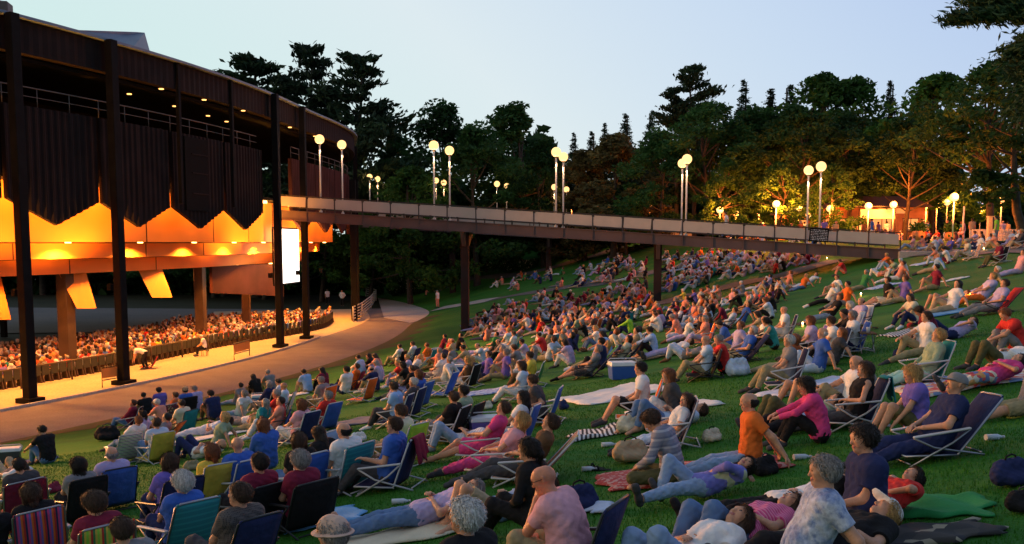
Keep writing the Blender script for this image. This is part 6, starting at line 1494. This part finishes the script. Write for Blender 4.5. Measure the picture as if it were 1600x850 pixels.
# staff and walkers
def thr(px, t_or_xy, phi, pose, *a, **k): return person(px, 0, phi, pose, *a, at_xyz=t_or_xy, **k)
def onfloor(px, py, z=.004): d = ray(px, py); t = (z-HC)/d[2]; return (d[0]*t, d[1]*t, z)
thr(0, onfloor(228, 577), 100, 'bend', 'white', 'black', 'grey', 'usher in white shirt bending over a red chair on the lit floor', lod=2, group='ushers')
o = chair(0, 0, 100, 'lawn', 'red', 'black', 'red chair on the lit pavilion floor beside the bending usher', at_xyz=onfloor(232, 576)); 
thr(0, onfloor(320, 556), 110, 'perch', 'white', 'black', 'white', 'usher in white shirt perched on a stool on the lit floor', lod=2, group='ushers')
x, y, z = onfloor(320, 556); o = empty('stool', 'low stool under the perched usher on the lit floor', 'stool', (x, y, z)); f = MB(); f.box((0, 0, .36), (.36, .34, .05)).bevel(.01); f.obj('seat', m_brown, o)
for a, b in ((-.14, -.13), (.14, -.13), (-.14, .13), (.14, .13)): f = MB(); f.tube([(a, b, 0), (a, b, .34)], .018, 6); f.obj('leg', m_brown, o)
thr(0, onfloor(512, 477), 20, 'walk', 'white', 'black', 'brown', 'usher in white shirt and black trousers nearer the screen, walking on the lit floor', lod=2, group='ushers')
thr(0, onfloor(535, 479), 160, 'hips', 'white', 'black', 'dark', 'usher in white shirt standing with hands on hips by the far columns', lod=2, group='ushers', sleeve='long')
thr(0, onfloor(438, 520), 120, 'perch', 'white', 'white', 'grey', 'person in white sitting beside the foot of the screen column', lod=2, group='ushers')
for k, (px, py, lab, top) in enumerate(((131, 172, 'person in white leaning at the balcony rail by the second black column', 'white'), (214, 180, 'person in pale grey standing at the balcony rail past the second black column', 'pale blue'), (236, 190, 'person in white seated at the balcony rail beside the pale grey one', 'white'), (258, 194, 'person in maroon seated at the balcony rail', 'maroon'))):
    t = th_at(px, 87.0); x, y = arc(BR(87, t), t); thr(0, (x, y, 11.3+.2), 70, 'lap' if k != 1 else 'knees', top, 'navy', 'brown', lab, lod=2, group='people on the balcony', lift=.15)
bn = empty('bench', 'dark low plinth bench along the balcony front', 'bench', (*arc(87, -16), 9.6)); f = MB(); arcw(f, 86.4, 87.5, 9.61, 11.6, -20, -9, step=1); put(f, 'plinth', m_inner, bn)
P0b = Vector((-15.4, 64.1, 8.84)); P1b = Vector((23.8, 59.1, 6.27)); nb = Vector((-(P1b-P0b).y, (P1b-P0b).x, 0)).normalized(); u = (1132-800)/F/cp
t = min((abs((P0b+(P1b-P0b)*t+nb*1.9).x/(P0b+(P1b-P0b)*t+nb*1.9).y-u), t) for t in np.linspace(0, 1, 2001))[1]; q = P0b+(P1b-P0b)*t+nb*1.9
thr(0, (q.x, q.y, q.z), 75, 'walk', 'white', 'denim', 'dark', 'person in white walking over the footbridge', lod=2, group='walkers')
thr(0, at(672, 462), 100, 'perch', 'white', 'coral', 'brown', 'person in white perched at the edge of the forecourt by the blossom', lod=2, group='walkers'); 
thr(0, at(684, 481), 60, 'stand', 'white', 'coral', 'grey', 'person in pale clothes standing where the concrete walk meets the forecourt', lod=2, group='walkers')
thr(0, at(1556, 384), 60, 'stand', 'lime', 'grey', 'dark', 'person in pale green standing under the trees at the plaza edge', lod=2, group='walkers')

# small belongings left about
for (px, py, kind, lab) in ((690, 742, 'b', 'plastic water bottle alone on the open grass before the lying pair'), (612, 790, 'b', 'green drink bottle beside the light blue blanket'), (940, 700, 'b', 'clear bottle on the grass between the sandals and the cream bag'), (1240, 720, 'b', 'bottle in the grass behind the orange-shirted man'), (1540, 690, 'b', 'bottle alone on the grass below the quilt group'),
    (560, 690, 'g', 'white plastic picnic bag beside the balding man in white'), (640, 690, 'y', 'yellow cloth bag beside the lime green chair'), (660, 672, 'k', 'khaki rucksack by the young man in black tee'), (880, 640, 'n', 'navy bag by the royal blue chair'), (1112, 690, 'w', 'white bag behind the red patterned blanket'), (1090, 590, 'm', 'maroon bag by the bald man in pale blue'), (1385, 600, 'k', 'khaki bag near the blonde in violet'), (1402, 560, 'n', 'navy bag near the pale green cardigan'), (300, 735, 'k', 'khaki rucksack between the mustard chairs'), (85, 770, 'm', 'maroon bag beside the black slatted chair'), (455, 660, 'n', 'navy bag by the pink blouse'), (760, 640, 'w', 'white bag by the printed blanket'), (1225, 620, 'k', 'khaki bag at the end of the pale lilac blanket')):
    if kind == 'b': bottle(px, py, lab, s=1.0)
    else: bag(px, py, px % 90, {'g': 'white', 'y': 'yellow', 'k': 'khaki', 'n': 'navy', 'w': 'cream', 'm': 'maroon'}[kind], lab, .6)
# ------------------------------------------------------------ lamp-lit plaza behind the upper path
def gz(x, y): return float(terr(x, y))
PLZ = [(1125, 328, 84, 'plaza lamp furthest from the kiosk, beside the walking person', 260), (1213, 319, 80, 'dazzling plaza lamp under the golden leaves', 900), (1248, 325, 86, 'plaza lamp just past the dazzling one', 300), (1297, 326, 84, 'plaza lamp half hidden by a forked tree', 260),
       (1357, 322, 82, 'plaza lamp before the orange kiosk', 480), (1396, 320, 84, 'plaza lamp at the far corner of the orange kiosk', 420), (1491, 308, 70, 'big plaza globe alone under the dark trees', 520), (1480, 316, 92, 'smaller globe close beside the big one', 150), (1565, 311, 84, 'small globe above the white picket fence', 160), (1262, 336, 92, 'low globe between two bridge lamp poles', 120)]
for px, py, Y, lab, pw in PLZ:
    x, _, z = at_depth(px, py, Y); g = gz(x, Y); o = globe_lamp((x, Y, g), lab, 'globe lamps of the plaza', (z-g)/4.77)
    lamp_light('plaza_light', 'POINT', (x, Y-.5, z+.15), pw*8, (1, .22, .025), radius=.35)
for px, py, Y in ((1150, 334, 101), (1186, 330, 98), (1228, 338, 104), (1325, 334, 101), (1432, 332, 99), (1447, 325, 103), (1464, 322, 106), (1532, 328, 96)):
    x, _, z = at_depth(px, py, Y); g = gz(x, Y); globe_lamp((x, Y, g), 'small distant plaza lamp glowing among the far trunks', 'distant plaza lamps', (z-g)/4.77); lamp_light('plaza_light', 'POINT', (x, Y-.6, z-.1), 1700, (1, .22, .025), radius=.35)
# orange lit trees edge lamps at the far path
for px, py, Y, lab in ((893, 318, 112, 'lamp glowing low among the bronze leaves'), (1015, 322, 108, 'lamp glowing through leaves behind the bridge')):
    x, _, z = at_depth(px, py, Y); g = gz(x, Y); globe_lamp((x, Y, g), lab, 'globe lamps of the plaza', (z-g)/4.77); lamp_light('plaza_light', 'POINT', (x, Y-.6, z), 650, (1, .30, .05), radius=.35)
m_brick = mat('orange_brick', (.50, .22, .10), rough=.85, var=.2, scale=2, bump=.2, bscale=12); m_litwin = mat('lit_serving_window', (1, .8, .4), emit=.5, ecol=(1, .46, .14), var=0); m_sign = mat('lit_menu_sign', (1, .9, .6), emit=.2, ecol=(1, .45, .12), var=0)
def kiosk(pxa, pxb, Y, h, label, win, sign=None):
    xa = at_depth(pxa, 0, Y)[0]; xb = at_depth(pxb, 0, Y)[0]; g = gz((xa+xb)/2, Y); w = xb-xa; o = empty('kiosk', label, 'kiosk', ((xa+xb)/2, Y, g-.1))
    f = MB(); f.box((0, 2, h/2), (w, 4, h)).bevel(.02); f.obj('wall', m_brick, o)
    f = MB(); f.hexa([(-w/2-.5, -.7, h+.002), (w/2+.5, -.7, h+.002), (w/2+.5, 4.5, h+.002), (-w/2-.5, 4.5, h+.002)], [(-w/2+1, 1.2, h+1.1), (w/2-1, 1.2, h+1.1), (w/2-1, 2.8, h+1.1), (-w/2+1, 2.8, h+1.1)]); f.obj('roof', m_brown, o)
    for a, b in win:
        f = MB(); f.box(((a+b)/2*w, -.012, 1.7), ((b-a)*w, .02, 1.0)); wn = f.obj('window', m_litwin, o); f = MB()
        for z in (1.17, 2.23): f.box(((a+b)/2*w, -.03, z), ((b-a)*w+.16, .06, .07))
        for q in (a, (a+b)/2, b): f.box((q*w, -.03, 1.7), (.06, .05, .99))
        f.obj('frame', m_brown, wn); f = MB(); f.box(((a+b)/2*w, -.2, 1.08), ((b-a)*w+.3, .4, .06)); f.obj('counter', m_conc, o)
    if sign: f = MB(); f.box((sign[0]*w, -.05, h-.35), (sign[1]*w, .08, .5)); f.obj('sign_panel', m_sign, o)
    return o
kiosk(1318, 1460, 92, 3.3, 'long orange brick refreshment kiosk with glowing serving windows', [(-.42, -.22), (-.1, .12), (.25, .42)], (.12, .3))
kiosk(1236, 1300, 97, 2.8, 'small orange brick kiosk behind the golden trees', [(-.3, .05), (.15, .4)])
# white canopy on posts before the kiosk
x, _, _ = at_depth(1376, 0, 86); g = gz(x, 86); o = empty('canopy', 'open steel canopy with a pale lit board before the orange kiosk', 'canopy', (x, 86, g))
for a, b in ((-1.6, -1), (1.6, -1), (-1.6, 1), (1.6, 1)): f = MB(); f.tube([(a, b, 0), (a, b, 2.9)], .06, 6); f.obj('post', m_rail, o)
f = MB(); f.box((0, 0, 2.95), (3.6, 2.4, .1)); f.obj('roof', m_rail, o); f = MB(); f.box((0, -1.1, 2.3), (3.0, .05, .8)); f.obj('lit_board', m_sign, o)
# parked white van
x, _, _ = at_depth(1300, 0, 89); g = gz(x, 89); o = empty('parked_van', 'white van parked behind the forked tree by the kiosk', 'van', (x, 89, g))
f = MB(); f.hexa([(-2.4, -.95, .35), (2.4, -.95, .35), (2.4, .95, .35), (-2.4, .95, .35)], [(-2.4, -.9, 1.15), (2.4, -.9, 1.15), (2.4, .9, 1.15), (-2.4, .9, 1.15)]); f.hexa([(-1.5, -.9, 1.152), (2.4, -.9, 1.152), (2.4, .9, 1.152), (-1.5, .9, 1.152)], [(-.9, -.8, 2.0), (2.35, -.8, 2.0), (2.35, .8, 2.0), (-.9, .8, 2.0)]); f.obj('body', m_white_tube, o)
f = MB(); f.box((.8, -.9, 1.55), (2.6, .06, .5)); f.obj('window', m_inner, o)
for a in (-1.5, 1.5): f = MB(); f.tube([(a, -.98, .35), (a, -.75, .35)], .34, 14); f.obj('wheel', m_blk, o)
# white picket fence, notice post and service box
xa, xb = at_depth(1536, 0, 74)[0], at_depth(1640, 0, 74)[0]; g = gz(xa, 74); o = empty('picket_fence', 'low white picket fence under the dark trees near the plaza', 'fence', (xa, 74, g)); f = MB(); n = 44
for k in range(n): f.box(((xb-xa)*k/n, 0, .45), (.07, .03, .9))
f.box(((xb-xa)/2, .03, .25), (xb-xa, .03, .07)); f.box(((xb-xa)/2, .03, .7), (xb-xa, .03, .07)); f.obj('picket', m_pole, o)
x, _, _ = at_depth(1563, 0, 72); o = empty('service_pillar', 'pale square pillar standing by the picket fence', 'pillar', (x, 72, gz(x, 72))); f = MB(); f.box((0, 0, .9), (.32, .3, 1.8)).bevel(.02); f.box((0, 0, 1.83), (.4, .38, .06)); f.obj('shaft', m_conc, o)
x, _, _ = at_depth(1520, 0, 74); o = empty('sign_post', 'slim pale post leaning up beside the dark trunk at the plaza', 'post', (x, 74, gz(x, 74))); f = MB(); f.tube([(0, 0, 0), (.05, 0, 2.6)], .06, 8); f.obj('shaft', m_pole, o)
for k, (px, w) in enumerate(((1450, 1.2), (1500, .9))):
    x, _, _ = at_depth(px, 0, 72); o = empty('planter_barrel', ['round tub planter under the kiosk corner', 'small tub planter beside the dark trunk'][k], 'planter', (x, 72, gz(x, 72))); f = MB(); f.tube([(0, 0, 0), (0, 0, .35), (0, 0, .7)], [w*.34, w*.42, w*.38], 14); f.obj('tub', m_brick, o)
    r = np.random.default_rng(k+3); Cc = r.normal(size=(300, 3))*np.array([w*.25, w*.25, .2])+np.array([0, 0, .95]); Vv = leaves(Cc, .16, r); link('foliage', mesh_np('foliage', Vv, np.arange(len(Vv)).reshape(-1, 4), [m_leaf2], smooth=False), o)
# the people too far off to tell apart: the pavilion's seats, the plaza and the crest of the lawn
r = np.random.default_rng(31)
def low(pose, jit):
    J = skeleton(pose, jit=jit); q = [dict(p, tag=1) for p in torso_prims(J, .02)]+[dict(p, tag=0) for p in head_prims(J, False, face=False)]
    for i in (0, 1): q += arm_prims(J, i, .02, 1, b=.7)+arm_prims(J, i, .008, 0, b=2)+leg_prims(J, i, .015, 2)+foot_prims(J, i, .01, 2)
    q += hair_prims(J, 'bob' if jit % 2 else 'short', 3); V, Q, T = surface(q, .032, True); return V, Q, T
VAR = [low(p, j) for p, j in (('lap', 1), ('lap', 2), ('chair', 3), ('chair', 4), ('knees', 2), ('stand', 1), ('walk', 2), ('stand', 4), ('oneknee', 1), ('back', 2), ('recl', 3), ('lieknee', 1), ('knees', 3), ('belly', 2), ('cross', 1))]
VI = {'lap': 0, 'chair': 2, 'knees': 4, 'oneknee': 8, 'back': 9, 'recl': 10, 'lieknee': 11, 'belly': 13, 'cross': 14, 'lie': 11}
tops = list(ZP); bots = list(BP); hrs = list(HP); nT, nB = 1+len(tops), 1+len(tops)+len(bots); mats_ = [smat('ruddy')]+[cloth(c) for c in tops]+[cloth(c) for c in bots]+[hmat(c) for c in hrs]
AV, AQ, AM, off_ = [], [], [], 0
def crowd(x, y, z, phi, vi, tp=None, bt=None, hr=None):
    global off_
    V, Q, T = VAR[vi]; c, s = cos(radians(phi)), sin(radians(phi)); W_ = V.copy(); W_[:, 0] = V[:, 0]*c-V[:, 1]*s+x; W_[:, 1] = V[:, 0]*s+V[:, 1]*c+y; W_[:, 2] = V[:, 2]+z
    m = np.array([0, 1+tops.index(tp or pick(ZP)), nT+bots.index(bt or pick(BP)), nB+hrs.index(hr or pick(HP))])[T]; AV.append(W_); AQ.append(Q+off_); AM.append(m); off_ += len(V)
for k in range(15):
    R = 84.05-.92*k; zf = .10-.045*k
    for t in np.arange(-31+(k % 2)*.2, 9, .40):
        if r.random() < (.12 if k else .45): continue
        x, y = arc(RS(R, t), t+r.normal()*.03); crowd(x, y, zf, t+90+r.normal()*12, r.integers(0, 4))
for k in range(70):
    px = r.uniform(1130, 1600); Y = r.uniform(70, 90); x = (px-800)/F*Y/cp; crowd(x, Y, gz(x, Y), r.uniform(0, 360), 5+r.integers(3) if r.random() < .6 else 4)
for y, px, py, phi, fem, top, bot, hr, pose, c, lab, zn in FARROWS: x, y, z = at(px, py); crowd(x, y, z-(.16 if pose in ('lap', 'chair', 'recl') else 0), phi, VI[pose]+(1 if pose == 'lap' and fem else 0), top, bot, hr)
me = mesh_np('distant_crowd', np.concatenate(AV), np.concatenate(AQ), mats_, np.concatenate(AM)); tag(link('distant_crowd', me), 'distant mass of concertgoers in the pavilion seats, on the far lawn and plaza', 'crowd', kind='stuff')
# tiers the pavilion seats stand on
sf = MB()
def arcs(mb, r0, r1, z0, z1, t0, t1): arcw(mb, lambda t: RS(r0, t)-bulge(t), lambda t: RS(r1, t)-bulge(t), z0, z1, t0, t1, 1)
for k in range(15): arcs(sf, 84.05-.92*k-.55, 84.05-.92*k+.37, -1.6, .02-.045*k+(0 if k else -.03), -34, 10)
tag(sf.obj('seating_tiers', m_brown), kind='structure')
# grass blades on the near part of the lawn: nobody could count them
rng = np.random.default_rng(3)
N = 190000
y = 3.6+ (rng.random(N)**1.5)*21; x = (rng.random(N)-.5)*2*(y*.58+.6); z = terr(x, y)
r_, th_ = polar(x, y); ok = (r_-edge_r(th_) > .25); 
for (bx, by, hw, hl, c, s) in COVER:
    u_ = (x-bx)*c+(y-by)*s; v_ = -(x-bx)*s+(y-by)*c; ok &= ~((np.abs(u_) < hw*1.02) & (np.abs(v_) < hl*1.02))
x, y, z = x[ok], y[ok], z[ok]; N = len(x)
a = rng.random(N)*2*pi; hgt = .022+.03*rng.random(N)*(.7+.3*np.sin(x*2)*np.sin(y*1.7)); w = .0035+.0002*y; le = (rng.random(N)-.2)*.035; b_ = rng.random(N)*2*pi
V = np.empty((N, 3, 3), np.float32)
V[:, 0] = np.stack([x-np.cos(a)*w, y-np.sin(a)*w, z-.004], 1); V[:, 1] = np.stack([x+np.cos(a)*w, y+np.sin(a)*w, z-.004], 1)
V[:, 2] = np.stack([x+np.cos(b_)*le, y+np.sin(b_)*le, z+hgt], 1)
m_blade = ramp_mat('grass_blade', [(.020, .120, .007), (.032, .165, .009), (.068, .180, .016)], scale=1.5, bscale=60, bump=0)
g = link('grass', mesh_np('grass', V.reshape(-1, 3), np.arange(N*3).reshape(-1, 3), [m_blade], smooth=False))
tag(g, 'short mown green grass of the sloping lawn', 'grass', kind='stuff')
